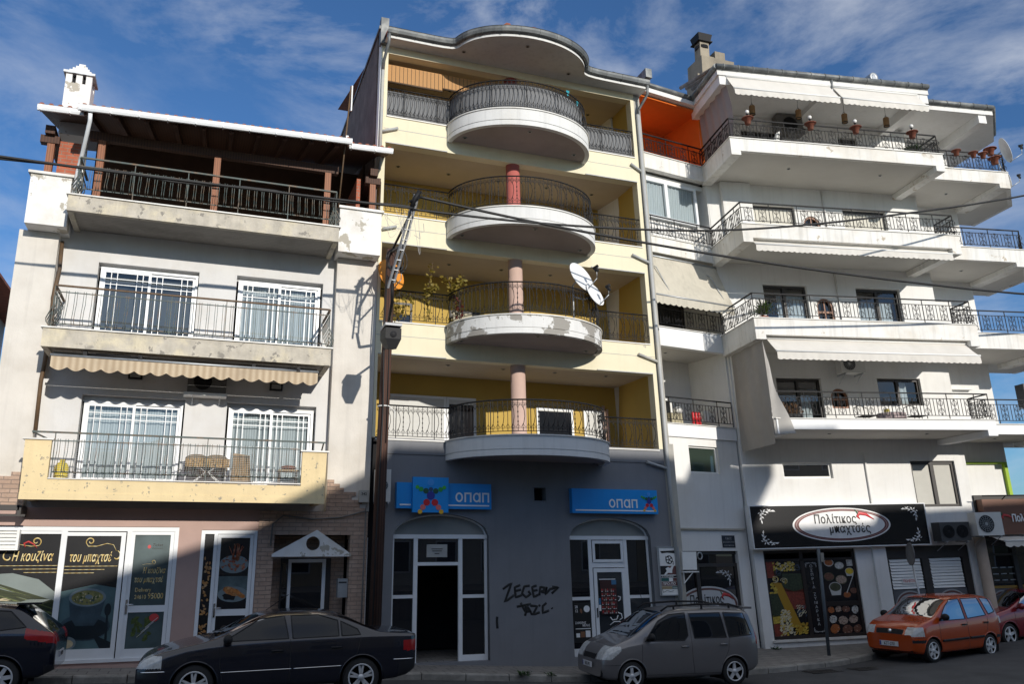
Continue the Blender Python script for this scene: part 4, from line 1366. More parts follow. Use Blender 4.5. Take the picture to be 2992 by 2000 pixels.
    # column
    cm = (pink_col, pink_col, red_col, darkred_col)[k]
    c_ = MB(CF); c_.lathe((7.97, 21.22, zs - .02), [(.205, 0), (.205, TOP[k] - zs + .02)], 28)
    c_.build('column', cm, CB)
    # strips painting the shade of a groove under each sill, and beam mouldings
    if k:
        pieces(CF, 'moulding_and_groove_shade', pipe_grey, CB, [(3.99, XA, 20.994, 20.999, zs - .375, zs - .36), (XB, 12.16, 20.994, 20.999, zs - .375, zs - .36), (X0, XA, 20.97, 20.999, TOP[k - 1] + .001, TOP[k - 1] + .03), (XB, X1, 20.97, 20.999, TOP[k - 1] + .001, TOP[k - 1] + .03)])
def downlight(T, s, q, z, parent, r=.06):
    b = MB(T); b.lathe((s, q, z), [(r, -.012), (r, 0.0)], 14); b.cur = 1; b.lathe((s, q, z - .013), [(r * .62, -.002), (r * .62, 0)], 12)
    b.build('downlight', [galv, black_plastic], parent)
for pts, z in ((((6.15, 21.86), (7.75, 21.86), (9.28, 21.83), (10.88, 21.8)), 7.598), (((6.23, 22.19), (7.79, 22.15), (9.32, 22.13)), 10.608), (((4.72, 22.39), (6.23, 22.4), (7.77, 22.35), (9.32, 22.33), (10.84, 22.32)), 13.488), (((4.74, 22.46), (6.25, 22.41), (10.78, 22.31)), 16.228),
               (((6.21, 20.68), (7.78, 19.75), (9.49, 20.63)), 13.828), (((6.17, 20.72), (7.87, 19.65), (9.67, 20.74)), 10.958), (((6.17, 20.7), (7.87, 19.56), (9.74, 20.67)), 8.008), (((6.28, 20.8), (7.8, 19.4), (9.95, 20.8)), 4.958), (((6.11, 20.55), (7.72, 19.7), (9.36, 20.6)), 16.42)):
    for x, y in pts: downlight(ID, x, y, z, CB)

# roof: soffit, white fascia, dark gutter following the bow, tiles
RE = dict(x0=3.9, xa=6.0, xb=10.1, x1=12.45, y0=20.5, p=1.28)
eav = bulge(RE['x0'], RE['xa'], RE['xb'], RE['x1'], RE['y0'], RE['p'], 0.0, 40, 6)
# soften the inner corners of the bow
def soften(pts, it=3):
    for _ in range(it):
        pts = [pts[0]] + [((a[0] + 2 * c[0] + d[0]) / 4, (a[1] + 2 * c[1] + d[1]) / 4) for a, c, d in zip(pts, pts[1:], pts[2:])] + [pts[-1]]
    return pts
eav = soften(eav)
n = len(eav)
b = MB(CF)
b.add([(x, y + .03, 16.425) for x, y in eav] + [(x, 21.9, 16.425) for x, y in eav], [(i, i + 1, i + 1 + n, i + n) for i in range(n - 1)], False)
b.add([(x, y, 16.37) for x, y in eav] + [(x, y, 16.50) for x, y in eav] + [(x, y + .03, 16.37) for x, y in eav] + [(x, y + .03, 16.425) for x, y in eav], [(i, i + 1, i + 1 + n, i + n) for i in range(n - 1)] + [(i, i + 1, i + 1 + 2 * n, i + 2 * n) for i in range(n - 1)] + [(i + 2 * n, i + 1 + 2 * n, i + 1 + 3 * n, i + 3 * n) for i in range(n - 1)], False)
rf = b.build('roof', [white_c], CB)
b = MB(CF)
b.add([(x, y, 16.51) for x, y in eav] + [(x, 30.0, 16.51 + (30 - 20.5) * .28) for x, y in eav], [(i, i + 1, i + 1 + n, i + n) for i in range(n - 1)], False)
b.build('roof_sheet', roof_tile, rf)
g = MB(CF); prof = [(0.0, .16), (-.02, .03), (-.06, 0), (-.11, .02), (-.14, .09), (-.14, .155), (-.155, .165)]
nr = []
for i in range(n):
    a, c = eav[max(0, i - 1)], eav[min(n - 1, i + 1)]
    d = math.hypot(c[0] - a[0], c[1] - a[1]); nr.append(((c[1] - a[1]) / d, -(c[0] - a[0]) / d))
vs = []
for (x, y), (nx, ny) in zip(eav, nr):
    for o, h in prof: vs.append((x - nx * o, y - ny * o, 16.45 + h))
m_ = len(prof)
g.add(vs, [(i * m_ + j, i * m_ + m_ + j, i * m_ + m_ + j + 1, i * m_ + j + 1) for i in range(n - 1) for j in range(m_ - 1)], False)
for i, (x, y, nx, ny) in enumerate(resample(eav, .55)):
    pts = [(x - -nx * 0 + nx * -o, y + ny * -o, 16.447 + h - .004) for o, h in prof]
    g.tube(pts, .012, 4)
g.tube([(3.95, 20.45, 16.5), (3.95, 20.45, 16.2), (3.9, 20.85, 15.85), (3.9, 20.93, 15.6)], .045, 8)
g.tube([(12.4, 20.45, 16.5), (12.4, 20.5, 16.2), (12.26, 20.9, 15.85), (12.24, 20.93, 15.6)], .045, 8)
g.box(12.28, 12.5, 20.3, 21.0, 16.66, 16.95)
g.build('gutter', gutter_dark, rf)
b = MB(CF)
for i, (x, y, nx, ny) in enumerate(resample(eav, .2)):
    b.tube([(x - nx * -.03, y + ny * .03, 16.60 + random.uniform(-.008, .008)), (x - nx * 1.2, y - ny * 1.2 + .3, 16.98)], .075, 8)
for x, y, w in ((6.45, 19.95, .13), (7.2, 19.4, .14), (8.0, 19.35, .15), (9.4, 19.9, .11), (6.1, 20.4, .1)):
    b.tube([(x, y, 16.66), (x, y + .9, 17.0)], w, 8)
b.build('roof_tiles', roof_tile, rf)

# downpipes and spouts
for p_, r_d in (([(12.24, 20.93, 15.7), (12.24, 20.93, 5.3), (12.28, 20.93, 0.3)], .055), ([(3.9, 20.93, 15.7), (3.9, 20.93, 12.6)], .045)):
    d_ = MB(CF); d_.tube(p_, r_d, 10); d_.build('downpipe', pipe_grey, CB)
for pts in (((3.93, 13.75), (4.39, 13.92)), ((4.05, 10.94), (4.43, 11.06)), ((11.85, 14.02), (12.30, 13.77)), ((11.65, 11.11), (12.3, 10.89)), ((11.6, 8.12), (12.3, 7.91)), ((11.6, 5.06), (12.3, 4.87))):
    d_ = MB(CF); d_.tube([(pts[0][0], 20.94, pts[0][1]), (pts[1][0], 20.94, pts[1][1])], .04, 8)
    d_.build('drain_spout', pipe_grey, CB)

# blinds, shutters and windows inside the loggias
bam = mat('bamboo_slats', (0.62, 0.32, 0.11), 0.7, wave=((0.72, 0.42, 0.18), 16.0, 'Z'), trans=0.3)
for x0, x1, z0, l in ((4.07, 5.80, 15.52, 'wide orange bamboo roller blind at the left end of the top balcony'), (5.82, 7.75, 15.60, 'orange bamboo roller blind next to the dark red column of the top balcony')):
    t = thing('bamboo_blind', l, 'blind', ((x0 + x1) / 2, 21.34, z0))
    b = MB(CF); b.box(x0, x1, 21.33, 21.345, z0 + .03, 16.06); b.build('slats', bam, t)
    b = MB(CF); b.tube([(x0, 21.335, z0), (x1, 21.335, z0)], .03, 8)
    x = x0 + .05
    while x < x1:
        b.box(x - .006, x + .006, 21.322, 21.329, z0 + .03, 16.05); x += .12
    b.build('cord', stem_brown, t)
shutter = mat('white_roller_shutter', (0.72, 0.72, 0.70), 0.6, wave=((0.52, 0.52, 0.50), 9.0, 'Z'))
def shutter_win(label_parent, T, x0, x1, z0, z1, zs, y, m=shutter, fm=alu, glassm=None):
    """window with its roller shutter let down to zs"""
    f = MB(T); w = .07
    f.box(x0, x0 + w, y - .05, y, z0, z1); f.box(x1 - w, x1, y - .05, y, z0, z1); f.box(x0 + w, x1 - w, y - .05, y, z1 - w, z1)
    fo = f.build('window', fm, label_parent)
    g = MB(T); g.box(x0 + w, x1 - w, y - .015, y - .005, z0, z1 - w); g.build('pane', glassm or shop_glass, fo)
    if zs < z1 - w:
        g = MB(T); g.box(x0 + w, x1 - w, y - .04, y - .02, zs, z1 - w); g.build('shutter', m, fo)
    return fo
shutter_win(CB, CF, 4.75, 6.55, 5.3, 7.0, 5.32, 23.395)
shutter_win(CB, CF, 6.56, 7.45, 5.3, 7.0, 6.8, 23.395, fm=alu)
shutter_win(CB, CF, 9.35, 10.55, 5.3, 6.85, 6.75, 23.395)
shutter_win(CB, CF, 10.9, 11.5, 5.3, 6.85, 5.35, 23.395)
shutter_win(CB, CF, 4.75, 5.5, 8.4, 9.7, 9.35, 23.395, m=yellow_in, fm=dark_frame)
shutter_win(CB, CF, 6.65, 7.6, 8.4, 9.62, 9.15, 23.395, m=mat('beige_shutter', (.40, .36, .26), .7), fm=dark_frame)
shutter_win(CB, CF, 9.3, 10.6, 8.4, 9.5, 9.0, 23.395)
shutter_win(CB, CF, 9.3, 10.6, 11.35, 12.6, 12.0, 23.395)
b = MB(CF); b.box(8.15, 8.32, 23.37, 23.399, 9.2, 9.3); b.build('vent', dark_frame, CB)
b = MB(CF); b.tube([(11.55, 23.3, 5.3), (11.55, 23.3, 7.0)], .05, 8); b.tube([(11.68, 23.3, 5.3), (11.68, 23.3, 6.9)], .035, 8); b.build('drain_pipe', pink_col, CB)

# ground floor
b = MB(CF)
AL = (4.58, 7.0, 3.05, .53); AR = (9.2, 11.56, 3.03, .50)
ZT = 3.62
b.holes(4.2, 12.17, ZT, 5.44, 21, 21.28, [(8.25, 8.58, 3.95, 4.29)])
b.holes(4.2, AL[0], -.4, ZT, 21, 21.28); b.holes(AL[1], AR[0], -.4, ZT, 21, 21.28); b.holes(AR[1], 12.17, -.4, ZT, 21, 21.28)
for a in (AL, AR): b.arch(a[0], a[1], a[2], ZT, 21, 21.28, a[3], 28)
b.box(AR[0], AR[1], 21.0, 21.28, -.4, .02); b.box(AL[0], AL[1], 21.0, 21.28, -.4, .06)
for x in (AL[0], AL[1], AR[0], AR[1]): b.poly([(x, 21, .0), (x, 21.28, .0), (x, 21.28, 3.05), (x, 21, 3.05)])
b.build('ground_floor_wall', grey_c, CB)
b = MB(CF); b.box(12.171, 12.52, 21.02, 21.4, -.4, 5.6); b.box(12.171, 12.4, 21.02, 21.4, 5.601, 16.4); b.build('corner_strip', mat('bare_cement', (.40, .385, .35), .9, var=.2, vs=1.3, stain=(.60, .55, .42), sa=.6, ss=.8, streak=.3), CB)
pieces(CF, 'moulding_and_groove_shade', dark_frame, CB, [(4.2, XA, 20.993, 20.999, 5.03, 5.045), (XB, 12.1, 20.993, 20.999, 5.03, 5.045)])  # dark strips drawn as the shade inside a groove
b = MB(); b.box(3.97, 4.199, 21.25, 21.3, 0, 5.5); b.cur = 1; b.box(3.985, 4.01, 21.2, 21.249, .3, 3.0); b.build('side_door', [dark_room, alu], CB)
b = MB(CF); b.box(8.2, 8.63, 21.4, 21.45, 3.9, 4.35); b.cur = 1; b.holes(8.22, 8.61, 3.92, 4.32, 20.985, 20.999, [(8.25, 8.58, 3.95, 4.29)])
b.build('vent', [dark_room, grey_c], CB)
frost = mat('frosted_fanlight', (.235, .245, .235), .35, var=.15, vs=.8)
def arched_front(a, mull, name, label, xdoor):
    x0, x1, zsp, h = a
    y = 21.17
    t = thing(name, label, 'shop front', ((x0 + x1) / 2, y, 0))
    f = MB(CF)
    f.box(x0, x1, y - .03, y + .06, zsp - .07, zsp + .03)
    f.box(x0, x0 + .065, y, y + .06, .05, zsp - .07); f.box(x1 - .065, x1, y, y + .06, .05, zsp - .07)
    for m in mull: f.box(m - .05, m + .05, y - .012, y + .06, .05, zsp - .07)
    pts = [((x0 + x1) / 2 - ((x1 - x0) / 2 - .03) * math.cos(math.pi * i / 24), y + .02, zsp + .02 + (h - .03) * math.sin(math.pi * i / 24)) for i in range(25)]
    f.tube(pts, .032, 6)
    f.build('frame', alu, t)
    g = MB(CF); g.poly([(x0, y + .05, zsp)] + [((x0 + x1) / 2 - (x1 - x0) / 2 * math.cos(math.pi * i / 24), y + .05, zsp + h * math.sin(math.pi * i / 24)) for i in range(25)] + [(x1, y + .05, zsp)])
    g.build('fanlight', frost, t)
    return t, y
tL, y = arched_front(AL, (5.18, 6.31), 'betting_shop', 'open arched betting shop doorway with white frame behind the black saloon', 0)
pieces(CF, 'glazing_bar', alu, tL, [(5.23, 6.26, y, y + .06, 2.33, 2.41), (4.645, 5.13, y, y + .06, 1.56, 1.64), (6.36, 6.935, y, y + .06, 1.54, 1.62), (4.645, 5.13, y, y + .06, .05, .2), (6.36, 6.935, y, y + .06, .05, .2)])
for x0, x1, z0, z1 in ((4.645, 5.13, .2, 1.56), (4.645, 5.13, 1.64, 2.98), (6.36, 6.935, .2, 1.54), (6.36, 6.935, 1.62, 2.98), (5.23, 6.26, 2.41, 2.98)):
    g = MB(CF); g.poly([(x0, y + .04, z0), (x1, y + .04, z0), (x1, y + .04, z1), (x0, y + .04, z1)]); g.build('pane', shop_glass, tL)
b = MB(CF); b.box(4.6, 6.98, 21.3, 23.6, -.2, .08); b.build('doorstep', paving, tL)
b = MB(CF); b.box(5.46, 5.98, y + .02, y + .03, 2.53, 2.84); b.cur = 1
for i, s_ in enumerate(('LΑΜΡΑΚΗΣ', 'ΑΝΔΡΕΑΣ', 'ΙΩΑΝ.')): pass
for z, w in ((2.72, .14), (2.67, .12), (2.61, .06)): b.box(5.72 - w, 5.72 + w, y + .012, y + .018, z, z + .018)
b.build('paper_notice', [mat('paper', (.40, .40, .38), .8), black_text], tL)
tR, y = arched_front(AR, (9.83, 10.86), 'betting_shop', 'closed arched betting shop front with poster covered glass door and white frame', 0)
pieces(CF, 'glazing_bar', alu, tR, [(9.265, 9.78, y, y + .06, 1.42, 1.50), (10.91, 11.495, y, y + .06, 1.44, 1.52), (9.265, 9.78, y, y + .06, .03, .22), (10.91, 11.495, y, y + .06, .03, .22), (9.88, 10.81, y, y + .06, 2.24, 2.38)])
f = MB(CF); f.holes(9.90, 10.79, 2.38, 2.94, y - .03, y - .001, [(9.97, 10.72, 2.45, 2.86)]); f.build('fanlight_frame', alu, tR)
d_ = MB(CF)
for a_, c_, e_, h_ in ((9.90, 9.99, .05, 2.22), (10.71, 10.80, .05, 2.22), (9.99, 10.71, 2.12, 2.22), (9.99, 10.71, .05, .25)): d_.box(a_, c_, y - .03, y + .02, e_, h_)
do = d_.build('door', alu, tR)
h = MB(CF); h.box(9.925, 9.965, y - .05, y - .031, .98, 1.22); h.build('door_handle', chrome, do)
hazy = glass('dusty_glass', dark=(.035, .04, .045), boost=.03)
for x0, x1, z0, z1, m in ((9.265, 9.78, .22, 1.42, shop_glass), (9.265, 9.78, 1.5, 2.96, shop_glass), (10.91, 11.495, .22, 1.44, hazy), (10.91, 11.495, 1.52, 2.96, shop_glass), (9.97, 10.72, 2.45, 2.86, shop_glass), (9.99, 10.71, .25, 2.12, hazy)):
    g = MB(CF); g.poly([(x0, y + .01, z0), (x1, y + .01, z0), (x1, y + .01, z1), (x0, y + .01, z1)]); g.build('pane', m, tR)
t = thing('event_poster', 'black event poster with white lettering low on the left pane of the closed betting shop', 'poster', (9.52, y, .5))
b = MB(CF); b.box(9.29, 9.77, y - .004, y + .006, .36, 1.36)
b.cur = 1
b.text('28', .10, 9.33, 1.22, y - .006, bold=.01, sx=.8, ext=.001); b.text('12', .10, 9.33, 1.12, y - .006, bold=.01, sx=.8, ext=.001)
b.text('ΖΑΦΕΙΡΗΣ', .075, 9.32, .83, y - .006, bold=.012, sx=.8, ext=.001); b.text('ΜΕΛΑΣ', .075, 9.52, .765, y - .006, bold=.012, sx=.8, ext=.001)
b.disc((9.66, 0, 1.2), .085, .085, y - .006); b.box(9.33, 9.75, y - .007, y - .006, .70, .72); b.box(9.34, 9.44, y - .007, y - .006, .5, .6); b.box(9.6, 9.73, y - .007, y - .006, .5, .66)
b.cur = 2; b.disc((9.5, 0, 1.15), .03, .06, y - .007, 12, .2); b.box(9.46, 9.58, y - .007, y - .006, .5, .64)
b.cur = 0; b.text('OLYMPIA', .022, 9.61, 1.18, y - .009, ext=.0005, sx=.9) if False else None
b.build('print', [black_text, white_text, mat('poster_brown', (.22, .10, .05), .5)], t)
t = thing('wall_calendar_poster', 'torn poster with rows of red portraits taped on the closed betting shop door', 'poster', (10.28, y, 1.1))
b = MB(CF); b.box(10.06, 10.52, y - .045, y - .035, 1.05, 1.92)
for r in range(6):
    for c in range(8):
        b.cur = 1 + (r * 3 + c * 5) % 3
        b.disc((10.10 + c * .053, 0, 1.12 + r * .11), .018, .03, y - .047, 8)
        b.cur = 4; b.box(10.085 + c * .053, 10.115 + c * .053, y - .0475, y - .0465, 1.075 + r * .11, 1.09 + r * .11) if (c + r) % 3 else None
b.cur = 4; b.box(10.03, 10.5, y - .048, y - .0455, 1.93, 1.95); b.text('NEXT', .07, 10.24, 1.84, y - .047, bold=.01, ext=.001) if False else None
b.cur = 5; b.box(10.38, 10.52, y - .047, y - .0455, 1.80, 1.92); b.box(9.995, 10.055, y - .04, y - .035, 1.3, 1.46)
b.cur = 4; b.box(9.995, 10.055, y - .04, y - .035, 1.14, 1.29)
b.build('print', [mat('poster_maroon', (.05, .018, .016), .5), red_print, mat('poster_skin', (.35, .2, .14), .5), mat('poster_dark_red', (.16, .03, .03), .5), white_text, mat('poster_blue', (.05, .16, .3), .5)], t)
b = MB(CF)
for pts in ([(10.55, 1.5), (10.62, 1.48), (10.6, 1.4), (10.55, 1.38)], [(10.3, .98), (10.36, .9), (10.48, .92), (10.52, 1.02)], [(10.5, 1.1), (10.62, 1.05), (10.64, .95), (10.56, .90)], [(10.28, .78), (10.4, .86), (10.56, .86), (10.66, .76)], [(10.40, .72), (10.48, .72)]):
    b.tube([(x, y - .036, z) for x, z in pts], .014, 5, flat=.2)
b.build('painted_tag', white_text, label='white paint scrawl on the glass of the closed betting shop door', cat='graffiti')

# signs
blue_sign = mat('bright_blue_sign', (0.010, 0.27, 0.72), 0.35, var=0.06, vs=1.5, streak=0.10)
DOTS = [('head', 0, .30, .085, 0), ('b', 0, .125, .055, 1), ('c', 0, -.03, .105, 2), ('a', -.125, .085, .07, 3), ('a', .125, .085, .07, 3), ('a', -.25, .125, .06, 4), ('a', .25, .125, .06, 4), ('a', -.345, .175, .048, 5), ('a', .345, .175, .048, 5),
        ('l', -.105, -.20, .085, 6), ('l', .105, -.20, .085, 6), ('l', -.20, -.32, .068, 7), ('l', .20, -.32, .068, 7), ('l', -.27, -.43, .058, 8), ('l', .27, -.43, .058, 8)]
dot_m = [mat('dot_' + n_, c_, .4, var=.05) for n_, c_ in (('light_blue', (.05, .30, .75)), ('navy', (.02, .06, .16)), ('indigo', (.025, .035, .28)), ('dark_green', (.012, .08, .05)), ('mid_green', (.02, .30, .06)), ('leaf_green', (.06, .42, .04)), ('red', (.52, .02, .03)), ('salmon', (.70, .16, .15)), ('amber', (.75, .42, .03)))]
def dotman(mb, cx, cz, k, y, base):
    for _, dx, dz, r, ci in DOTS:
        mb.cur = base + ci
        mb.lathe((cx + dx * k, y, cz + dz * k), [(r * k, -.006), (r * k, 0)], 18, 'y', smooth=False)
def opap(mb, x, z, h, y, w=1.0):
    """the four rounded sans letters"""
    d = h * .52; th = h * .17
    def ring(cx):
        n_ = 26
        o = [(cx + (d * w) * math.cos(2 * math.pi * i / n_), z + h / 2 + h / 2 * math.sin(2 * math.pi * i / n_)) for i in range(n_)]
        i_ = [(cx + (d * w - th) * math.cos(2 * math.pi * i / n_), z + h / 2 + (h / 2 - th) * math.sin(2 * math.pi * i / n_)) for i in range(n_)]
        for k in range(n_):
            l = (k + 1) % n_
            mb.poly([(o[k][0], y, o[k][1]), (o[l][0], y, o[l][1]), (i_[l][0], y, i_[l][1]), (i_[k][0], y, i_[k][1])])
    def pi_(x0):
        W = h * .98 * w
        mb.box(x0, x0 + th, y, y + .004, z, z + h); mb.box(x0 + W - th, x0 + W, y, y + .004, z, z + h); mb.box(x0 + th, x0 + W - th, y, y + .004, z + h - th, z + h)
        return W
    ring(x + d * w); x += 2 * d * w + h * .16
    x += pi_(x) + h * .16
    ring(x + d * w); mb.box(x + 2 * d * w - th * .9, x + 2 * d * w + th * .1, y - .001, y + .003, z, z + h); x += 2 * d * w + h * .2
    pi_(x)
t = thing('shop_sign', 'bright blue sign with coloured dot figure on a raised square over the open doorway', 'sign', (5.8, 20.9, 3.6))
b = MB(CF); b.box(4.60, 7.02, 20.82, 20.998, 3.70, 4.33); b.cur = 1
opap(b, 6.08, 3.87, .24, 20.812, .78); b.box(4.68, 4.95, 20.812, 20.819, 3.77, 3.805); b.box(5.88, 6.96, 20.812, 20.819, 3.77, 3.805)
b.build('panel', [blue_sign, white_text], t)
b = MB(CF); b.box(4.97, 5.87, 20.70, 20.819, 3.60, 4.46); dotman(b, 5.42, 4.04, .98, 20.698, 1)
b.build('emblem', [blue_sign] + dot_m, t)
t = thing('shop_sign', 'long blue sign with small dot figure at its right end over the closed shop', 'sign', (10.5, 20.9, 3.64))
b = MB(CF); b.box(9.24, 11.76, 20.82, 20.998, 3.64, 4.28); b.cur = 1
opap(b, 10.30, 3.79, .23, 20.812, .78); b.box(9.33, 11.7, 20.812, 20.819, 3.70, 3.735)
dotman(b, 11.5, 3.99, .60, 20.816, 2)
b.build('panel', [blue_sign, white_text] + dot_m, t)
t = thing('lottery_board', 'tall white board with football and lottery lettering at the right edge of the grey wall', 'sign', (12.0, 20.95, 1.5))
b = MB(CF); b.box(11.72, 12.34, 20.93, 20.995, 1.50, 2.77)
b.cur = 4; b.holes(11.71, 12.35, 1.49, 2.78, 20.915, 20.929, [(11.74, 12.32, 1.52, 2.75)])
b.cur = 1
yy = 20.926
b.disc((12.03, 0, 2.43), .11, .115, yy, 22)
b.box(11.74, 11.98, yy, yy + .002, 2.04, 2.27)
b.text('1', .13, 11.9, 2.44, yy, bold=.01, ext=.001); b.text('2', .11, 12.12, 2.31, yy, bold=.01, ext=.001)
b.box(11.75, 12.31, yy, yy + .002, 1.965, 2.015)
b.poly([(11.78, yy, 2.66), (12.25, yy, 2.68), (12.22, yy, 2.6), (12.0, yy, 2.62), (11.82, yy, 2.6)])
b.tube([(11.76, yy, 1.68), (11.78, yy, 1.58), (11.9, yy, 1.63), (12.0, yy, 1.6), (12.1, yy, 1.62)], .006, 4)
b.cur = 0
for a in range(6):
    r = .062 if a else 0
    b.disc((12.03 + r * math.cos(a * 1.2566), 0, 2.43 + r * math.sin(a * 1.2566)), .03, .03, yy - .002, 7)
b.cur = 1; b.disc((12.03, 0, 2.43), .028, .028, yy - .004, 5)
b.cur = 2; b.box(11.98, 12.31, yy, yy + .002, 2.04, 2.27); b.box(11.75, 12.31, yy, yy + .002, 1.75, 1.86)
b.cur = 0; b.poly([(11.84, yy - .003, 2.04), (11.93, yy - .003, 2.14), (11.9, yy - .003, 2.2), (11.98, yy - .003, 2.24), (12.04, yy - .003, 2.21), (12.12, yy - .003, 2.30), (12.16, yy - .003, 2.28), (12.1, yy - .003, 2.16), (12.09, yy - .003, 2.08), (11.98, yy - .003, 2.09), (11.9, yy - .003, 2.04)])
b.text('ΠΡΟ-ΠΟ', .095, 11.77, 1.77, yy - .003, shear=.15, bold=.014, sx=1.05, ext=.001); b.text('ΣΤΟΙΧΗΜΑ', .048, 11.77, 1.972, yy - .003, shear=.2, bold=.01, sx=1.35, ext=.001)
b.cur = 3; b.box(12.06, 12.31, yy, yy + .002, 1.665, 1.74); b.box(11.75, 11.98, yy, yy + .002, 1.87, 1.955); b.cur = 5; b.box(11.75, 12.055, yy, yy + .002, 1.665, 1.74); b.cur = 2; b.box(12.1, 12.31, yy, yy + .002, 1.87, 1.955)
b.cur = 0; b.text('ΛΑΧΕΙΑ', .05, 12.075, 1.68, yy - .003, bold=.01, sx=.95, ext=.001)
b.build('board', [white_paint, black_text, mat('board_maroon', (.14, .055, .05), .5), mat('board_teal', (.02, .11, .10), .5), galv, mat('board_tan', (.33, .26, .15), .6)], t)
t = thing('notice_box', 'plain white box sign on a bracket between the grey wall and dark shop door', 'sign', (12.9, 20.9, 2.1))
b = MB(); b.box(12.62, 13.06, 20.95, 21.3, 2.16, 2.64); b.build('box', white_paint, t)
b = MB(); b.box(12.6, 13.12, 20.95, 21.35, 2.09, 2.12); b.tube([(12.66, 21.0, 1.8), (12.95, 21.0, 2.09)], .015, 4); b.tube([(12.66, 21.0, 1.8), (12.66, 21.0, 2.1)], .012, 4)
b.build('bracket', white_paint, t)

# spray-painted tags on the grey wall
def gx(px, pz): return (7.35 + (px - 1030) * .00417, 1.91 - (pz - 900) * .00375)
b = MB(CF)
for st in ([(1030, 945), (1085, 905), (1040, 1030), (1100, 985)], [(1140, 920), (1105, 935), (1110, 1000), (1150, 985)], [(1105, 960), (1145, 950)], [(1200, 925), (1165, 930), (1150, 975), (1175, 1000), (1205, 980), (1190, 960)],
           [(1245, 925), (1215, 935), (1225, 1000), (1255, 985)], [(1220, 960), (1250, 955)], [(1260, 990), (1268, 935), (1295, 940), (1290, 960), (1270, 965), (1300, 975), (1310, 935)], [(1310, 935), (1300, 985), (1330, 950), (1385, 940)], [(1340, 980), (1385, 940), (1345, 935)],
           [(1115, 1060), (1205, 1045)], [(1140, 1035), (1165, 1090), (1175, 1050)], [(1165, 1120), (1185, 1060), (1210, 1115)], [(1170, 1095), (1205, 1090)], [(1200, 1055), (1245, 1060), (1215, 1115), (1260, 1100)], [(1262, 1050), (1256, 1062)], [(1305, 1040), (1280, 1060), (1278, 1105), (1320, 1090)], [(1338, 1072), (1342, 1080)], [(992, 1120), (990, 1150), (993, 1195)], [(985, 1125), (997, 1130)]):
    P_ = [gx(*q) for q in st]
    pts = []
    for i in range(len(P_) - 1):
        for k in range(4): pts.append((lerp(P_[i][0], P_[i + 1][0], k / 4), 20.9975, lerp(P_[i][1], P_[i + 1][1], k / 4)))
    pts.append((P_[-1][0], 20.9975, P_[-1][1]))
    b.tube(pts, .03, 6, flat=.06)
b.build('graffiti', black_text, label='black spray painted tag on the blue-grey wall between the two arches', cat='graffiti')

# satellite dishes
def dish(label, c, nrm, r, m, arm=0.55, txt=None, pole=None, txm=black_text, aspect=1.1, roll=0.0):
    t = thing('satellite_dish', label, 'satellite dish', c)
    N = Vector(nrm).normalized()
    U = Vector((0, 0, 1)) - N * N.z; U.normalize()
    Rr = U.cross(N); Rr.normalize()
    def T(a, h, w): return tuple(Vector(c) + Rr * a + U * w * aspect - N * h)
    b = MB(T); b.smooth = True
    prof = [(r * k / 8, (1 - (k / 8) ** 2) * r * .22) for k in range(8, -1, -1)]
    b.lathe((0, 0, 0), [(max(q, 1e-5), h) for q, h in prof], 32, 'y')
    b.lathe((0, .008, 0), [(max(q, 1e-5), h + .006) for q, h in prof], 32, 'y')
    b.tube([(r * math.cos(2 * math.pi * i / 32), 0, r * math.sin(2 * math.pi * i / 32)) for i in range(32)], .009, 5, closed=True)
    b.build('reflector', m, t)
    b = MB(T)
    b.tube([(0, r * .15, -r * 1.0), (0, -arm * .8, -r * .75)], .013, 6)
    b.tube([(0, -arm * .8, -r * .75), (0, -arm, -r * .15)], .011, 6)
    b.build('feed_arm', galv, t)
    b = MB(T); b.tube([(0, -arm * 1.12, -r * .12), (0, -arm * .84, -r * .1)], [.035, .045], 10); b.box(-.04, .04, -arm * 1.02, -arm * .88, -r * .12 - .12, -r * .12 - .03); b.build('receiver', black_plastic, t)
    if txt:
        b = MB(T)
        for s_, sz, tx, tz in txt: b.text(s_, sz, tx, tz, r * .14, bold=.015, ext=.002)
        b.build('lettering', txm, t)
    if pole:
        b = MB(); b.tube([tuple(Vector(c) - N * (-.24 * r - .05) * -1 - N * .02), pole[0]], .022, 6); b.tube(pole, .024, 8); b.build('pole', galv, t)
    return t
dish_white = mat('white_dish', (.74, .75, .76), .5, var=.04)
dish('large white satellite dish with dark lettering at the right of the second round balcony', (9.17, 19.62, 9.76), (.40, -.82, .40), .42, dish_white, .52, [('Engel', .15, -.24, .12)], [(9.06, 19.95, 9.62), (9.07, 19.95, 8.5)])
dish('smaller lower white satellite dish with a brown emblem just below the lettered one', (9.50, 19.5, 9.28), (.45, -.80, .40), .32, dish_white, .44, [('◆', .12, -.02, -.1)], [(9.3, 19.8, 9.2), (9.07, 19.95, 9.3)], stem_brown)
dish('orange satellite dish with dark letters half hidden behind the wooden utility pole', (4.27, 20.7, 9.62), (.42, -.86, .28), .40, mat('orange_dish', (.72, .27, .03), .5, var=.05), .42, [('Te', .17, -.33, .12), ('s', .17, .16, .0)], [(4.27, 21.0, 9.4), (4.27, 21.0, 8.5)])
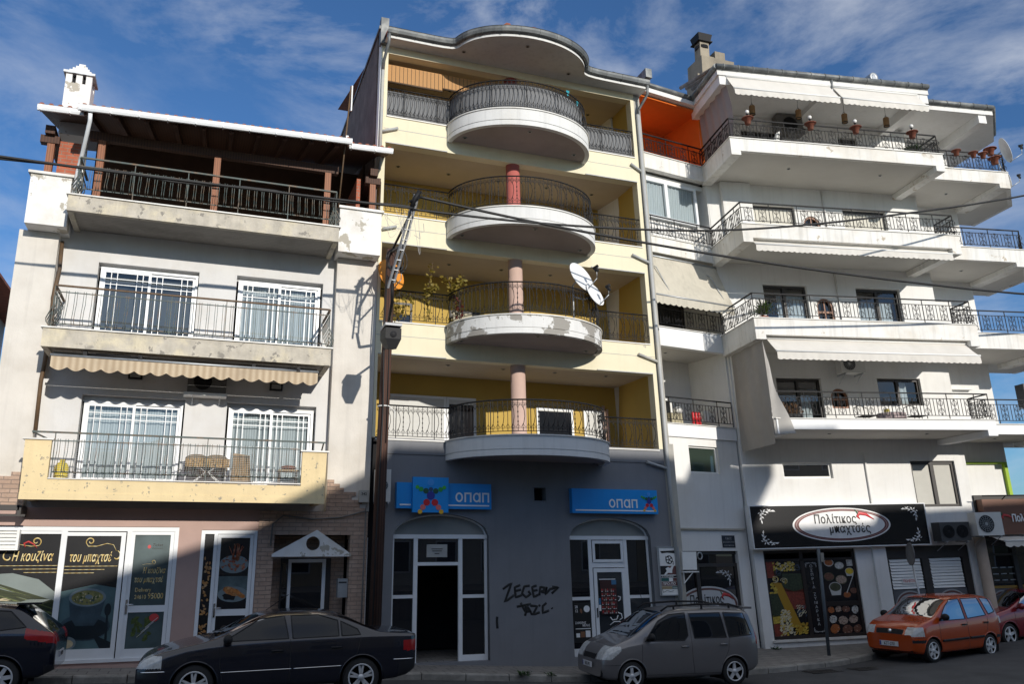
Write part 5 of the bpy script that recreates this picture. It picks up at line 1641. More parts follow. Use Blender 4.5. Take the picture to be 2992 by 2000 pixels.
# climbing plants on the second balcony
def vine(label, stems, nleaf, m, spread=.1, rs=.07):
    bs = stems[0][0]
    t = thing('climbing_plant', label, 'plant', bs, 'climbing plants on the second round balcony')
    b = MB()
    for s_ in stems: b.tube(s_, .008, 4)
    b.build('stem', stem_brown, t)
    b = MB()
    for _ in range(nleaf):
        s_ = random.choice(stems); i = random.randrange(len(s_) - 1); u = random.random()
        c = [lerp(s_[i][k], s_[i + 1][k], u) + random.gauss(0, spread * (.6 if k == 1 else 1) * .6) for k in range(3)]
        a = Vector((random.gauss(0, 1), random.gauss(0, 1), random.gauss(0, .6))).normalized()
        w = a.cross(Vector((random.gauss(0, 1), random.gauss(0, 1), random.gauss(0, 1)))).normalized()
        r = rs * random.uniform(.5, 1.1)
        C = Vector(c)
        b.add([tuple(C - a * r), tuple(C + w * r * .6 - a * r * .2), tuple(C + w * r * .45 + a * r * .5), tuple(C + a * r), tuple(C - w * r * .45 + a * r * .5), tuple(C - w * r * .6 - a * r * .2)], [(0, 1, 2, 3, 4, 5)])
    b.build('foliage', m, t)
    return t
vine('tall thin yellow-leaved climber in front of the yellow wall, second balcony', [[(5.30, 20.95, 8.5), (5.33, 20.93, 9.0), (5.30, 20.93, 9.4), (5.38, 20.9, 9.8), (5.42, 20.9, 10.15)], [(5.30, 20.95, 9.3), (5.5, 20.92, 9.5)]], 150, leaf_yellow, .09)
vine('bushy yellow and red climber at the left start of the second round balcony', [[(5.98, 20.9, 8.5), (6.0, 20.88, 9.1), (6.05, 20.86, 9.5)], [(6.0, 20.88, 9.3), (5.8, 20.86, 9.8)], [(6.0, 20.88, 9.4), (6.25, 20.86, 9.72)], [(6.0, 20.88, 9.35), (6.15, 20.86, 9.6)]], 210, leaf_yellow, .12)
vine('straggly climber under the orange dish at the left end of the second balcony', [[(4.45, 20.95, 8.5), (4.4, 20.93, 8.9), (4.3, 20.93, 9.3)], [(4.7, 20.95, 8.5), (4.75, 20.93, 9.0), (4.85, 20.93, 9.25)], [(4.55, 20.95, 8.5), (4.5, 20.93, 8.9)]], 120, leaf_yellow, .12)
vine('reddish trailing climber hanging inside the second round balcony railing', [[(6.15, 20.75, 8.5), (6.12, 20.72, 8.9), (6.02, 20.74, 9.2)]], 45, leaf_red, .08)
for x, y_, z, l in ((9.2, 19.75, 15.17, 'turquoise cleaning glove clipped to the top balcony rail, upper one'), (9.72, 20.2, 15.17, 'turquoise cleaning glove clipped to the top balcony rail near its right bend')):
    b = MB(CF); b.ball((x, y_, z + .02), .035, .02, .07)
    for i in range(4): b.tube([(x - .03 + .02 * i, y_, z + .05), (x - .045 + .028 * i, y_, z + .14)], .011, 5)
    b.build('rubber_glove', mat('turquoise_rubber', (.03, .42, .52), .5), label=l, cat='glove')
fan_unit('white air conditioner half hidden behind the wooden utility pole', ID, 4.24, 20.66, 3.84, .36, .78, .3, fans=((-.02, .13),))
# ================================================================ RIGHT BUILDING (white, deep balconies; turned to the bend of the street)
white_r = mat('white_render', (0.76, 0.755, 0.74), 0.85, var=0.04, vs=1.0, stain=(0.60, 0.57, 0.52), sa=0.4, ss=0.7, streak=0.14, bump=0.06, bs=30)
fascia_r = mat('rust_streaked_white_paint', (0.76, 0.75, 0.72), 0.85, var=0.05, vs=1.5, stain=(0.52, 0.43, 0.31), sa=0.45, ss=1.0, streak=0.45, peel=(0.47, 0.41, 0.33), pt=0.635, ps=2.2, pz=0.42, bump=0.1, bs=25)
fascia_n = mat('fresh_white_paint', (0.78, 0.79, 0.80), 0.8, var=0.04, streak=0.06)
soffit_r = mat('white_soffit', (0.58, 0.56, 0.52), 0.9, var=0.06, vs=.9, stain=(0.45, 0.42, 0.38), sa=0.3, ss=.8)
orange_r = mat('orange_paint', (0.72, 0.155, 0.015), 0.85, var=0.06)
white_cloth = mat('white_awning_cloth', (0.74, 0.71, 0.66), 0.9, var=0.04, vs=2, stain=(0.55, 0.52, 0.46), sa=0.3, ss=1.2, trans=0.15)
old_cloth = mat('old_cream_awning_cloth', (0.60, 0.56, 0.47), 0.9, var=0.10, vs=2, stain=(0.36, 0.33, 0.27), sa=0.6, ss=1.1, streak=0.25, trans=0.12)
grey_cloth = mat('taupe_side_canvas', (0.36, 0.335, 0.31), 0.9, var=0.06, vs=3, trans=0.08)
mauve_cloth = mat('mauve_side_canvas', (0.33, 0.29, 0.29), 0.9, var=0.06, vs=3, trans=0.1)
brown_wood = mat('brown_varnished_wood', (0.22, 0.085, 0.035), 0.5, var=0.25, vs=6)
night_glass = glass('dark_window_glass', dark=(0.014, 0.015, 0.017), boost=0.03)

RB = thing('apartment_building', 'white five-storey building with deep balconies, black railings and restaurant shops below', 'building', tuple(RF(6, 2.4, 0)))
LV = ((15.27, 14.71), (12.42, 11.84), (9.44, 8.80), (6.43, 5.99))
SL, SR = 3.25, 10.68
WQ = 2.4
b = MB(RF)
WA, WB, AR_ = (4.95, 6.53), (8.33, 9.98), (6.81, 7.42)
hs = [(WA[0], WA[1], 15.3, 16.96), (8.62, 9.36, 15.9, 16.96), (WA[0], WA[1], 12.3, 14.16), (WB[0], WB[1], 12.3, 14.2), (WA[0], WA[1], 9.3, 11.32), (WB[0], WB[1], 9.3, 11.33), (WA[0], WA[1], 6.2, 8.15), (8.56, 10.15, 7.28, 8.2), (4.76, 6.46, 4.9, 5.4), (9.25, 10.86, 3.95, 5.44),
      (3.72, 6.8, .10, 2.71), (7.85, 10.79, .2, 2.73)] + [(AR_[0], AR_[1], z, z + h) for z, h in ((12.9, .95), (10.0, .9), (7.16, .66))]
b.holes(3.4, 11.08, -.5, 17.45, WQ, WQ + .28, hs)
for z in (13.85, 10.9, 7.82): b.arch(AR_[0], AR_[1], z, z + .001, WQ, WQ + .28, .0)
b.build('front_wall', white_r, RB)
for z in (13.85, 10.9, 7.82):
    b = MB(RF)
    for sg in (-1, 1):                       # rounded heads of the little arched windows
        c = (AR_[0] + AR_[1]) / 2
        w = (AR_[1] - AR_[0]) / 2
        pts = [(c + sg * w * math.cos(math.pi / 2 * i / 8), z - w + w * math.sin(math.pi / 2 * i / 8)) for i in range(9)] + [(c + sg * w, z)]
        b.prism(pts if sg < 0 else pts[::-1], WQ + .005, WQ + .2)
    b.build('arch_head', white_r, RB)
pieces(RF, 'side_wall', white_r, RB, [(11.3, 13.5, WQ + .8, WQ + 1.05, -.5, 17.4), (11.081, 11.299, WQ + .02, WQ + 1.05, -.5, 17.4), (13.25, 13.5, WQ + 1.051, 12, -.5, 17.4)])
b = MB(RF); b.box(3.9, 13.2, WQ + 1.1, 12, -.3, 17.4); b.build('inner_block', dark_room, RB)
pieces(RF, 'pilaster', white_r, RB, [(3.85, 4.9, WQ - .18, WQ - .001, 12.3, 14.84), (3.45, 4.1, WQ - .3, WQ - .001, 6.2, 8.9), (7.35, 7.8, WQ - .10, WQ - .001, -.3, 2.75)])
for x_, za, zb_ in ((7.62, 2.9, 5.7), (7.62, 12.3, 14.8), (7.62, 9.4, 11.9)):
    b = MB(RF); b.tube([(x_, WQ - .045, za), (x_, WQ - .045, zb_)], .03, 6); b.build('wall_pipe', white_r, RB)

def heart(bm, T2, u, z, r=.075):
    """two mirrored scrolls one above the other, welded to the middle bar of a railing panel"""
    for sg in (-1, 1):
        for up in (1, -1):
            pts = []
            for i in range(11):
                a = i / 10
                x = sg * r * math.sin(math.pi * a) * (1.0 if a < .75 else .8)
                h = up * (0.02 + .20 * a) if True else 0
                pts.append(T2(u + x, z + h))
            e = pts[-1]
            pts += [T2(u + sg * .03, z + up * .235), T2(u + sg * .045, z + up * .215)]
            bm.tube(pts, .0075, 4)
            bm.tube([T2(u + sg * r * .2, z + up * .07), T2(u + sg * r * .7, z + up * .10), T2(u + sg * r * .4, z + up * .13)], .005, 4)
def iron_rail(path, z0, zt, parent, T, flip=False, orn=True):
    """straight-bar railing along a plan polyline; top rail, lower rails, bars and scroll ornaments"""
    b = MB(T)
    zr, zb = zt - .16, z0 + .12
    for (p, q) in zip(path, path[1:]):
        d = math.hypot(q[0] - p[0], q[1] - p[1])
        ux, uy = (q[0] - p[0]) / d, (q[1] - p[1]) / d
        at = lambda u, z: (p[0] + ux * u, p[1] + uy * u, z)
        b.tube([at(0, zt), at(d, zt)], .026, 4, flat=None)
        b.tube([at(0, zr), at(d, zr)], .013, 4); b.tube([at(0, zb), at(d, zb)], .013, 4)
        n = max(2, round(d / .118))
        for i in range(n + 1):
            u = d * i / n
            if i % 8 == 0 or i == n: b.tube([at(u, z0), at(u, zt)], .014, 4)
            else: b.tube([at(u, zb), at(u, zr)], .0105, 4)
            if orn and i % 4 == 2: heart(b, at, u, (zr + zb) / 2, .085)
    return b.build('railing', black_iron, parent)
RZ = (.70, .72, .79, .82)
for k, (zt, zb) in enumerate(LV):
    fm = (fascia_r, fascia_r, fascia_r, fascia_n)[k]
    sl = (SL, SL, SL - .02, SL + .25)[k]
    b = MB(RF)
    b.box(sl, SR, 0, .14, zb + .14, zt)                     # front beam, ends hang lower
    b.box(sl, sl + .32, 0.001, WQ - .002, zb, zb + .139); b.box(SR - .32, SR, 0.001, WQ - .002, zb - .04, zb + .139)
    b.box(sl, sl + .14, .141, WQ - .002, zb + .14, zt); b.box(SR - .14, SR, .141, WQ - .002, zb + .14, zt)
    b.cur = 1
    b.box(sl + .141, SR - .141, .141, WQ - .002, zb + .15, zt - .08)
    o = b.build('balcony', [fm, soffit_r], RB)
    s_ = MB(RF); s_.box(sl - .03, SR + .03, -.035, .17, zt + .001, zt + .025); s_.box(sl - .03, sl + .15, .171, WQ - .003, zt + .001, zt + .025); s_.build('sill', marble, o)
    iron_rail([(sl + .07, WQ - .02), (sl + .07, .07), (SR - .07, .07), (SR - .07, .9)], zt + .02, zt + RZ[k], o, RF)
    # right-hand balcony, set back, its corner cut off
    e = 13.85 if k < 2 else 14.3
    pl = [(SR + .001, .9), (e, .9), (e + 1.5, 2.6), (e + 1.5, 4.6), (SR + .001, 4.6)]
    b = MB(RF)
    def strip(p, q, th, z0, z1):
        d = math.hypot(q[0] - p[0], q[1] - p[1]); nx, ny = -(q[1] - p[1]) / d * th, (q[0] - p[0]) / d * th
        b.slab([p, q, (q[0] + nx, q[1] + ny), (p[0] + nx, p[1] + ny)], z0, z1)
    strip(pl[0], pl[1], .14, zb + .13, zt); strip(pl[1], pl[2], .14, zb + .13, zt); strip(pl[2], pl[3], .14, zb + .13, zt)
    b.box(e - .42, e, .901, WQ + .79, zb - .02, zb + .129)
    b.cur = 1
    b.slab([(SR + .002, 1.041), (e - .06, 1.041), (e + 1.33, 2.62), (e + 1.33, 4.59), (SR + .002, 4.59)], zb + .14, zt - .08)
    o = b.build('balcony', [fm, soffit_r], RB)
    s_ = MB(RF); s_.box(SR + .031, e, .865, 1.0, zt + .001, zt + .025); s_.build('sill', marble, o)
    iron_rail([(SR + .03, .97), (e - .02, .97), (e + 1.42, 2.62), (e + 1.42, 4.5)], zt + .02, zt + RZ[k], o, RF, orn=k > 0 or True)
    for s, q in ((5.7, 1.0), (9.0, 1.0)): downlight(RF, s, q, zb + .149, o)
    downlight(RF, 12.2, 2.0, zb + .139, o)

# roof
b = MB(RF)
rp = [(3.1, -.02), (10.62, -.02), (10.62, .85), (13.75, .85), (15.2, 2.6), (15.2, 6), (3.1, 6)]
b.cur = 1; b.slab([(p[0] + (.04 if p[0] < 4 else 0), p[1] + .04) for p in rp], 17.46, 17.62); b.cur = 0
b.slab(rp, 17.621, 17.70)
b.cur = 1
b.box(3.2, 3.55, .06, WQ - .002, 17.15, 17.459); b.box(10.3, 10.6, .06, WQ - .002, 17.15, 17.459); b.box(13.2, 13.5, .95, WQ + .79, 17.15, 17.459); b.box(7.0, 7.2, .3, WQ - .002, 17.3, 17.459)
b.box(3.551, 10.29, .06, .25, 17.3, 17.459)
rf = b.build('roof', [gutter_dark, white_r], RB)
g = MB(RF)
for p, q in ((rp[0], rp[1]), (rp[2], rp[3]), (rp[3], rp[4]), (rp[6], rp[0])):
    g.tube([(p[0], p[1] - .02, 17.72), (q[0], q[1] - .02, 17.72)], .085, 8)
    n = int(math.hypot(q[0] - p[0], q[1] - p[1]) / .5)
    for i in range(n):
        t = (i + .5) / n; c = (lerp(p[0], q[0], t), lerp(p[1], q[1], t) - .02)
        g.tube([(c[0] - .015, c[1], 17.72), (c[0] + .015, c[1], 17.72)], .1, 8)
g.tube([(7.12, -.02, 17.66), (7.12, .05, 17.4), (7.05, .2, 17.2)], .04, 6)
g.build('gutter', gutter_dark, rf)
b = MB(RF)
x = 3.2
while x < 10.6: b.tube([(x, .08, 17.80 + random.uniform(-.01, .01)), (x, 3.0, 18.7)], .07, 6); x += .22
x = 10.8
while x < 13.9: b.tube([(x, .95, 17.80), (x, 3.8, 18.6)], .07, 6); x += .22
b.build('roof_tiles', mat('grey_old_tile', (.24, .20, .17), .9, var=.4, vs=4), rf)

# windows of the right building
def dark_win(x0, x1, z0, z1, parent, T, q, fm, gm, mid=True, curt=None, w=.07):
    f = MB(T)
    f.box(x0, x1, q, q + .08, z1 - w, z1); f.box(x0, x1, q, q + .08, z0, z0 + w); f.box(x0, x0 + w, q, q + .08, z0 + w, z1 - w); f.box(x1 - w, x1, q, q + .08, z0 + w, z1 - w)
    if mid: c = (x0 + x1) / 2; f.box(c - w * .7, c + w * .7, q - .01, q + .08, z0 + w, z1 - w)
    fo = f.build('window', fm, parent)
    g = MB(T); g.poly([(x0 + w, q + .05, z0 + w), (x1 - w, q + .05, z0 + w), (x1 - w, q + .05, z1 - w), (x0 + w, q + .05, z1 - w)]); g.build('pane', gm, fo)
    if curt:
        c_ = MB(T)
        n = int((curt[1] - curt[0]) / .02); vs = []
        for i in range(n + 1):
            xx = curt[0] + (curt[1] - curt[0]) * i / n
            yy = q + .12 + .015 * math.sin(xx * 40)
            vs += [(xx, yy, curt[2]), (xx, yy, curt[3])]
        c_.add(vs, [(2 * i, 2 * i + 2, 2 * i + 3, 2 * i + 1) for i in range(n)], True)
        c_.build('curtain', curtain, fo)
    return fo
WQ1 = WQ + .12
dark_win(WA[0], WA[1], 9.3, 11.3, RB, RF, WQ1, dark_frame, clear_glass, True, (5.5, 6.5, 9.35, 11.0))
dark_win(WB[0], WB[1], 9.3, 11.3, RB, RF, WQ1, dark_frame, clear_glass, True, (8.4, 9.7, 9.35, 10.9))
dark_win(WA[0], WA[1], 6.2, 8.12, RB, RF, WQ1, dark_frame, clear_glass, True, (5.75, 6.2, 6.3, 7.6))
dark_win(8.56, 10.15, 7.28, 8.18, RB, RF, WQ1, dark_frame, clear_glass, True, (9.3, 9.75, 7.3, 8.1))
for w in (WA, WB):
    shutter_win(RB, RF, w[0], w[1], 12.3, 14.16, 12.3, WQ1 + .06, m=mat('cream_roller_shutter', (.70, .68, .60), .6, wave=((.48, .46, .40), 9.0, 'Z')), fm=dark_frame)
dark_win(WA[0], WA[1], 15.3, 16.93, RB, RF, WQ1, dark_frame, night_glass)
dark_win(8.62, 9.36, 15.9, 16.93, RB, RF, WQ1, dark_frame, night_glass)
dark_win(4.76, 6.46, 4.9, 5.4, RB, RF, WQ + .1, white_paint, night_glass, False)
f_ = dark_win(9.25, 10.86, 3.95, 5.42, RB, RF, WQ + .08, dark_frame, mat('beige_blind_panel', (.46, .45, .41), .5, var=.06), True, None, .09)
for z0, z1 in ((12.9, 13.84), (10.0, 10.89), (7.16, 7.81)):
    f = MB(RF); c, w = (AR_[0] + AR_[1]) / 2, (AR_[1] - AR_[0]) / 2
    pts = [(c - w + .03, WQ + .08, z0)] + [(c - (w - .03) * math.cos(math.pi * i / 16), WQ + .08, z1 - w + (w - .03) * math.sin(math.pi * i / 16)) for i in range(17)] + [(c + w - .03, WQ + .08, z0)]
    f.tube(pts, .045, 4); f.box(AR_[0], AR_[1], WQ + .05, WQ + .11, z0, z0 + .06); f.box(AR_[0] + .05, AR_[1] - .05, WQ + .06, WQ + .1, (z0 + z1) / 2 - .05, (z0 + z1) / 2 + .02); f.box(c - .02, c + .02, WQ + .06, WQ + .1, z0 + .06, z1 - .06)
    fo = f.build('window', brown_wood, RB)
    g = MB(RF); g.poly([(AR_[0], WQ + .15, z0), (AR_[1], WQ + .15, z0), (AR_[1], WQ + .15, z1), (AR_[0], WQ + .15, z1)]); g.build('pane', night_glass, fo)
pieces(RF, 'wall_ledge', white_paint, RB, [(11.35, 11.42, WQ + .72, WQ + .799, 8.2, 8.55), (11.5, 12.6, WQ + .6, WQ + .799, 7.98, 8.02)])
lime = mat('lime_green_paint', (.30, .46, .02), .6, var=.05)
b = MB(RF); b.box(11.35, 13.4, WQ + .68, WQ + .799, 5.40, 5.46); b.box(13.28, 13.4, WQ + .68, WQ + .799, 3.6, 5.399); b.build('window_surround', lime, RB)

# ---- recessed left wing
LW = 2.95
b = MB(LF)
b.holes(-.6, LW, 3.3, 6.03, 0, .25, [(1.0, 2.15, 4.98, 5.8)]); b.holes(-.6, LW, -.4, 3.3, 0, .25, [(-.1, 2.5, -.3, 2.66)])
b.build('front_wall', white_r, RB)
pieces(LF, 'side_wall', white_r, RB, [(-.6, LW + 1.2, 1.9, 2.1, 6.3, 8.95), (-.6, LW + 1.2, 1.9, 2.1, 9.3, 12.0), (-.8, -.61, 0, 2.1, 3, 17.4), (LW, LW + .2, .05, 1.899, 6.0, 14.7), (-.6, LW, .3, .5, 11.87, 13.22), (-.6, LW, .25, 1.9, 14.56, 14.72)])
b = MB(LF); b.box(-.6, LW + 1.2, 1.9, 2.1, 15.2, 17.4); b.box(LW + .05, LW + .25, .05, 1.9, 15.2, 17.4); b.box(-.6, LW + 1.0, .0, 1.89, 17.36, 17.42); b.build('orange_wall', orange_r, RB)
b = MB(LF); b.box(-.6, LW, 2.2, 9, 0, 17.3); b.build('inner_block', dark_room, RB)
for k, (zt, zb) in enumerate(LV):
    b = MB(LF); b.box(-.6, LW, -.06, .16, zb + .05, zt); b.cur = 1; b.box(-.6, LW, .161, 1.89, zb + .10, zt - .1)
    o = b.build('balcony', [(fascia_r, fascia_r, fascia_n, fascia_n)[k], soffit_r], RB)
    s_ = MB(LF); s_.box(-.6, LW, -.1, .2, zt + .001, zt + .025); s_.build('sill', marble, o)
    iron_rail([(-.55, -.02 if k != 1 else -.03), (LW - .05, -.02 if k != 1 else -.03)], zt + .02, zt + RZ[k], o, LF)
    downlight(LF, 1.2, .9, zb + .099, o)
b = MB(LF); b.box(-.7, LW + .6, -.2, .3, 17.45, 17.6); b.box(-.7, LW + .6, .3, 3, 17.43, 17.5); b.cur = 1; b.tube([(-.7, -.2, 17.70), (LW + .65, -.2, 17.70)], .085, 8)
b.build('roof', [white_r, gutter_dark], RB)
dark_win(.05, 2.62, 13.2, 14.55, RB, LF, .18, alu, clear_glass, True, (.15, 2.55, 13.25, 14.5), .09)
dark_win(.0, 2.9, 9.35, 11.5, RB, LF, 1.8, dark_frame, night_glass)
dark_win(.7, 2.0, 6.35, 7.6, RB, LF, 1.8, white_paint, night_glass, False)
dark_win(1.0, 2.15, 4.98, 5.8, RB, LF, .08, white_paint, glass('green_window_glass', dark=(.03, .045, .035), boost=.03), False, None, .05)
b = MB(LF); b.box(-.6, LW - .1, -.08, -.001, 3.28, 3.33); b.build('cornice', mat('stone_cornice', (.46, .42, .36), .8, var=.15), RB)
# dark shop door with half of the oval emblem
SD2 = thing('shop_door', 'dark brown glazed shop door with oval white emblem behind the silver car', 'door', tuple(LF(1.2, .1, -.2)))
f = MB(LF); f.box(-.1, 2.5, .1, .16, 2.2, 2.3); f.box(-.1, 2.5, .1, .16, 2.56, 2.66); f.box(.86, 1.0, .08, .16, -.2, 2.2); f.box(2.4, 2.5, .1, .16, -.2, 2.2); f.box(.0, .08, .1, .16, -.2, 2.2); f.box(-.1, 2.5, .1, .16, -.2, .0)
f.build('frame', dark_frame, SD2)
g = MB(LF); g.poly([(-.1, .14, -.2), (2.5, .14, -.2), (2.5, .14, 2.66), (-.1, .14, 2.66)]); g.build('pane', glass('black_film', dark=(.014, .014, .016), boost=.0), SD2)
pepper_red = red_print
film_white = mat('film_white', (.50, .51, .53), .5, var=.03)
film_maroon = mat('film_maroon', (.13, .055, .05), .5)
def pepper(b, x, z, k, y, ir, ig):
    b.cur = ir; b.tube([(x, y, z), (x - .07 * k, y, z + .07 * k), (x, y, z + .16 * k), (x + .2 * k, y, z + .12 * k), (x + .42 * k, y, z - .02 * k)], [.012 * k, .04 * k, .05 * k, .04 * k, .008 * k], 6, flat=.12)
    b.cur = ig; b.tube([(x - .05 * k, y, z + .15 * k), (x - .12 * k, y, z + .26 * k)], [.022 * k, .008 * k], 5, flat=.12)
def sprig(b, x, z, k, mx, mz, y):
    """a leafy corner scroll"""
    pts = [(0, 0), (.10, .0), (.18, -.05), (.22, -.14), (.20, -.24), (.27, -.33), (.32, -.45)]
    b.tube([(x + mx * k * u * .0 + mx * k * (-.38 + u * 2.2), y, z + mz * k * (.0 + w * .12)) for u, w in pts[:4]], [.006 * k + .002] * 4, 4, flat=.2)
    for cx_, cz_, a, l in ((-.30, .02, 10, .16), (-.16, .05, -25, .13), (-.05, -.03, 30, .15), (.05, .03, -40, .15), (.12, -.07, 200, .14), (.16, .02, 60, .12), (.20, -.12, -70, .15), (.13, -.20, 220, .14), (.22, -.25, -60, .14), (.18, -.36, -100, .16), (.26, -.06, -20, .10), (-.10, .07, 15, .1), (.02, -.11, 170, .1)):
        a_ = rad(a); dx, dz = math.cos(a_), math.sin(a_)
        P_ = [(cx_ - dx * l / 2, cz_ - dz * l / 2), (cx_ - dz * l * .22, cz_ + dx * l * .22), (cx_ + dx * l / 2, cz_ + dz * l / 2), (cx_ + dz * l * .16, cz_ - dx * l * .16)]
        pp = [(x + mx * k * u, y, z + mz * k * w) for u, w in P_]
        b.poly(pp if mx * mz > 0 else pp[::-1])
    b.tube([(x + mx * k * u, y, z + mz * k * w) for u, w in ((-.34, .02), (-.1, .02), (.08, -.02), (.17, -.12), (.18, -.3))], .008 * k + .002, 4, flat=.2)
e_ = MB(LF)
def oval(b, cx, cz, rx, rz, y, i0, i1, i2, n=48):
    b.cur = i0; b.disc((cx, 0, cz), rx, rz, y, n); b.cur = i1; b.disc((cx, 0, cz), rx * .95, rz * .91, y - .003, n); b.cur = i2; b.disc((cx, 0, cz), rx * .88, rz * .80, y - .006, n)
oval(e_, 1.28, 1.10, 1.15, .54, .132, 0, 1, 0)
e_.cur = 2; e_.text('Πολίτικος', .34, .55, 1.15, .115, bold=.012, sx=.78, ext=.001, space=1.06); e_.text('μπαχτσές', .34, .85, .86, .115, bold=.012, sx=.78, ext=.001, space=1.06)
pepper(e_, 1.86, 1.24, 1.0, .118, 3, 4)
e_.cur = 0; sprig(e_, 2.0, 2.02, .9, 1, 1, .13); sprig(e_, 2.15, .0, .9, 1, -1, .13)
e_.build('emblem', [film_white, film_maroon, black_text, pepper_red, green_print], SD2)
b = MB(LF); b.tube([(.98 + .09 * math.cos(i * .5236), -.02, 2.52 + .10 * math.sin(i * .5236)) for i in range(12)], .022, 6, closed=True); b.build('cable_coil', galv, label='coil of pale cable hanging above the dark shop door', cat='cable')
t = thing('street_sign', 'small black street name plate high on the white wall above the dark shop door', 'sign', tuple(LF(2.2, -.02, 2.8)))
b = MB(LF); b.box(1.92, 2.42, -.02, -.002, 2.76, 3.12); b.cur = 1
b.text('ΟΔΟΣ', .09, 2.17, 3.0, -.024, align='CENTER', bold=.008, ext=.001); b.text('ΚΑΣΟΜΟΥΛΗ', .07, 2.17, 2.90, -.024, align='CENTER', bold=.008, ext=.001); b.text('KASOMOULI', .07, 2.17, 2.80, -.024, align='CENTER', bold=.008, ext=.001)
b.build('plate', [mat('plate_navy', (.014, .018, .03), .5), mat('plate_grey', (.30, .31, .32), .5)], t)

# awnings
awning('left white scalloped awning under the roof of the white building', RF, 3.45, 7.05, (.06, 17.42), (-.36, 16.80), 16.57, white_cloth, white_paint, 'white awnings of the right building', n_scallop=20)
awning('right white scalloped awning under the roof of the white building', RF, 7.17, 10.2, (.06, 17.40), (-.36, 16.80), 16.57, white_cloth, white_paint, 'white awnings of the right building', n_scallop=17)
awning('narrow retracted white awning below the third balcony of the white building', RF, 3.62, 10.3, (.20, 11.97), (-.02, 11.78), 11.55, white_cloth, white_paint, 'white awnings of the right building', n_scallop=38, amp=.03)
awning('wide white awning half let down below the second balcony of the white building', RF, 3.66, 10.33, (.20, 8.85), (-.30, 8.38), 8.12, white_cloth, white_paint, 'white awnings of the right building', n_scallop=36, amp=.03)
aw = awning('stained cream awning with folding arms shading the recessed wing next to the yellow building', LF, -.3, 2.95, (.02, 11.75), (-.62, 10.28), 9.98, old_cloth, galv, n_scallop=15, amp=.05)
b = MB(LF)
for s in (.15, 2.35): b.tube([(s, .0, 11.5), (s + .1, -.25, 11.3), (s + .35, -.55, 10.35)], .018, 5)
b.build('arm', galv, aw)
def drape(label, pts_fn, m, n=26, k=14):
    b = MB(RF); b.smooth = True
    vs = [pts_fn(i / n, j / k) for i in range(n + 1) for j in range(k + 1)]
    b.add(vs, [(i * (k + 1) + j, i * (k + 1) + j + 1, (i + 1) * (k + 1) + j + 1, (i + 1) * (k + 1) + j) for i in range(n) for j in range(k)])
    return b.build('side_curtain', m, label=label, cat='awning')
def d1(u, w):        # u: along the side from front to back, w: from top to bottom
    q = lerp(.05, 2.25, u)
    bul = .10 * math.sin(math.pi * w) * math.sin(math.pi * u)
    return (3.42 - bul + .02 * math.sin(q * 9 + w * 4), q, lerp(8.78, 5.72, w))
drape('taupe canvas curtain closing the left side of the lowest balcony of the white building', d1, grey_cloth)
def d1b(u, w):
    f = max(0, (w - .12)) ** 1.2
    return (3.43 + .62 * u * f + .05 * math.sin(8 * w) * u, .05 - .22 * u * f + .06 * math.sin(w * 11 + u * 3) * u * w, lerp(8.75, 6.0 + .0 * u, w))
drape('loose pale flap of the taupe canvas curtain hanging over the lowest balcony edge', d1b, mat('pale_taupe_canvas', (.52, .50, .47), .9, var=.08, trans=.15), 10, 20)
def d2(u, w):
    q = lerp(.10, 2.2, u)
    return (3.40 + .03 * math.sin(q * 14) + .10 * (1 - u) * math.sin(math.pi * w), q, lerp(17.15, 15.35, w))
drape('mauve curtain closing the left side of the top balcony of the white building', d2, mauve_cloth)

# hanging lanterns, flower pots and their globe lights
lant = mat('amber_lantern', (.34, .20, .07), .6, wave=((.20, .10, .04), 12.0, 'Z'))
def lantern_at(P_):
    t = thing('lantern', '', 'lantern', P_, 'lanterns hanging from the top balcony ceiling')
    b = MB(); x, y, z = P_
    b.lathe((x, y, z), [(.085, .02), (.095, .03), (.095, .30), (.085, .31)], 14); b.build('shade', lant, t)
    b = MB(); b.tube([(x + .088 * math.cos(i * .524), y + .088 * math.sin(i * .524), z + .01) for i in range(12)], .014, 5, closed=True); b.tube([(x, y, z + .31), (x, y, z + .86)], .006, 4)
    b.tube([(x - .07, y, z + .31), (x, y, z + .42), (x + .07, y, z + .31)], .006, 4); b.build('hanger', black_plastic, t)
    return t
lp = [tuple(RF(s, .5, 16.42)) for s in (4.42, 6.04, 7.69, 9.21)]
ll = ('amber lantern hanging leftmost under the top awning, beside the mauve curtain', 'amber lantern hanging second from left, beside the air conditioner', 'amber lantern hanging third from left, below the gap between the top awnings', 'amber lantern hanging rightmost under the top awning')
l0 = lantern_at(lp[0]); l0['label'] = ll[0]
for p_, l_ in zip(lp[1:], ll[1:]): dup(l0, p_, 0, l_)
def pot_at(P_, label, globe=True, k=1.0, grp='flower pots on the top railing'):
    t = thing('flower_pot', label, 'flower pot', P_, grp)
    x, y, z = P_
    b = MB(); b.lathe((x, y, z), [(.001, 0), (.085 * k, 0), (.115 * k, .17 * k), (.13 * k, .17 * k), (.13 * k, .21 * k), (.11 * k, .21 * k), (.10 * k, .18 * k)], 16); b.build('pot', terracotta, t)
    b = MB(); b.lathe((x, y, z + .20 * k), [(.19 * k, 0), (.19 * k, .015), (.10 * k, .02)], 16); b.build('saucer', terracotta, t)
    if globe:
        b = MB(); b.tube([(x, y, z + .2 * k), (x, y, z + .36 * k)], .012, 5); b.lathe((x, y, z + .34 * k), [(.03, 0), (.045, .02)], 10); b.build('stem', black_plastic, t)
        b = MB(); b.ball((x, y, z + .43 * k), .065); b.build('globe', white_paint, t)
    return t
pp = [tuple(RF(s, -.10, 15.72)) for s in (3.88, 6.02, 7.6, 9.62)]
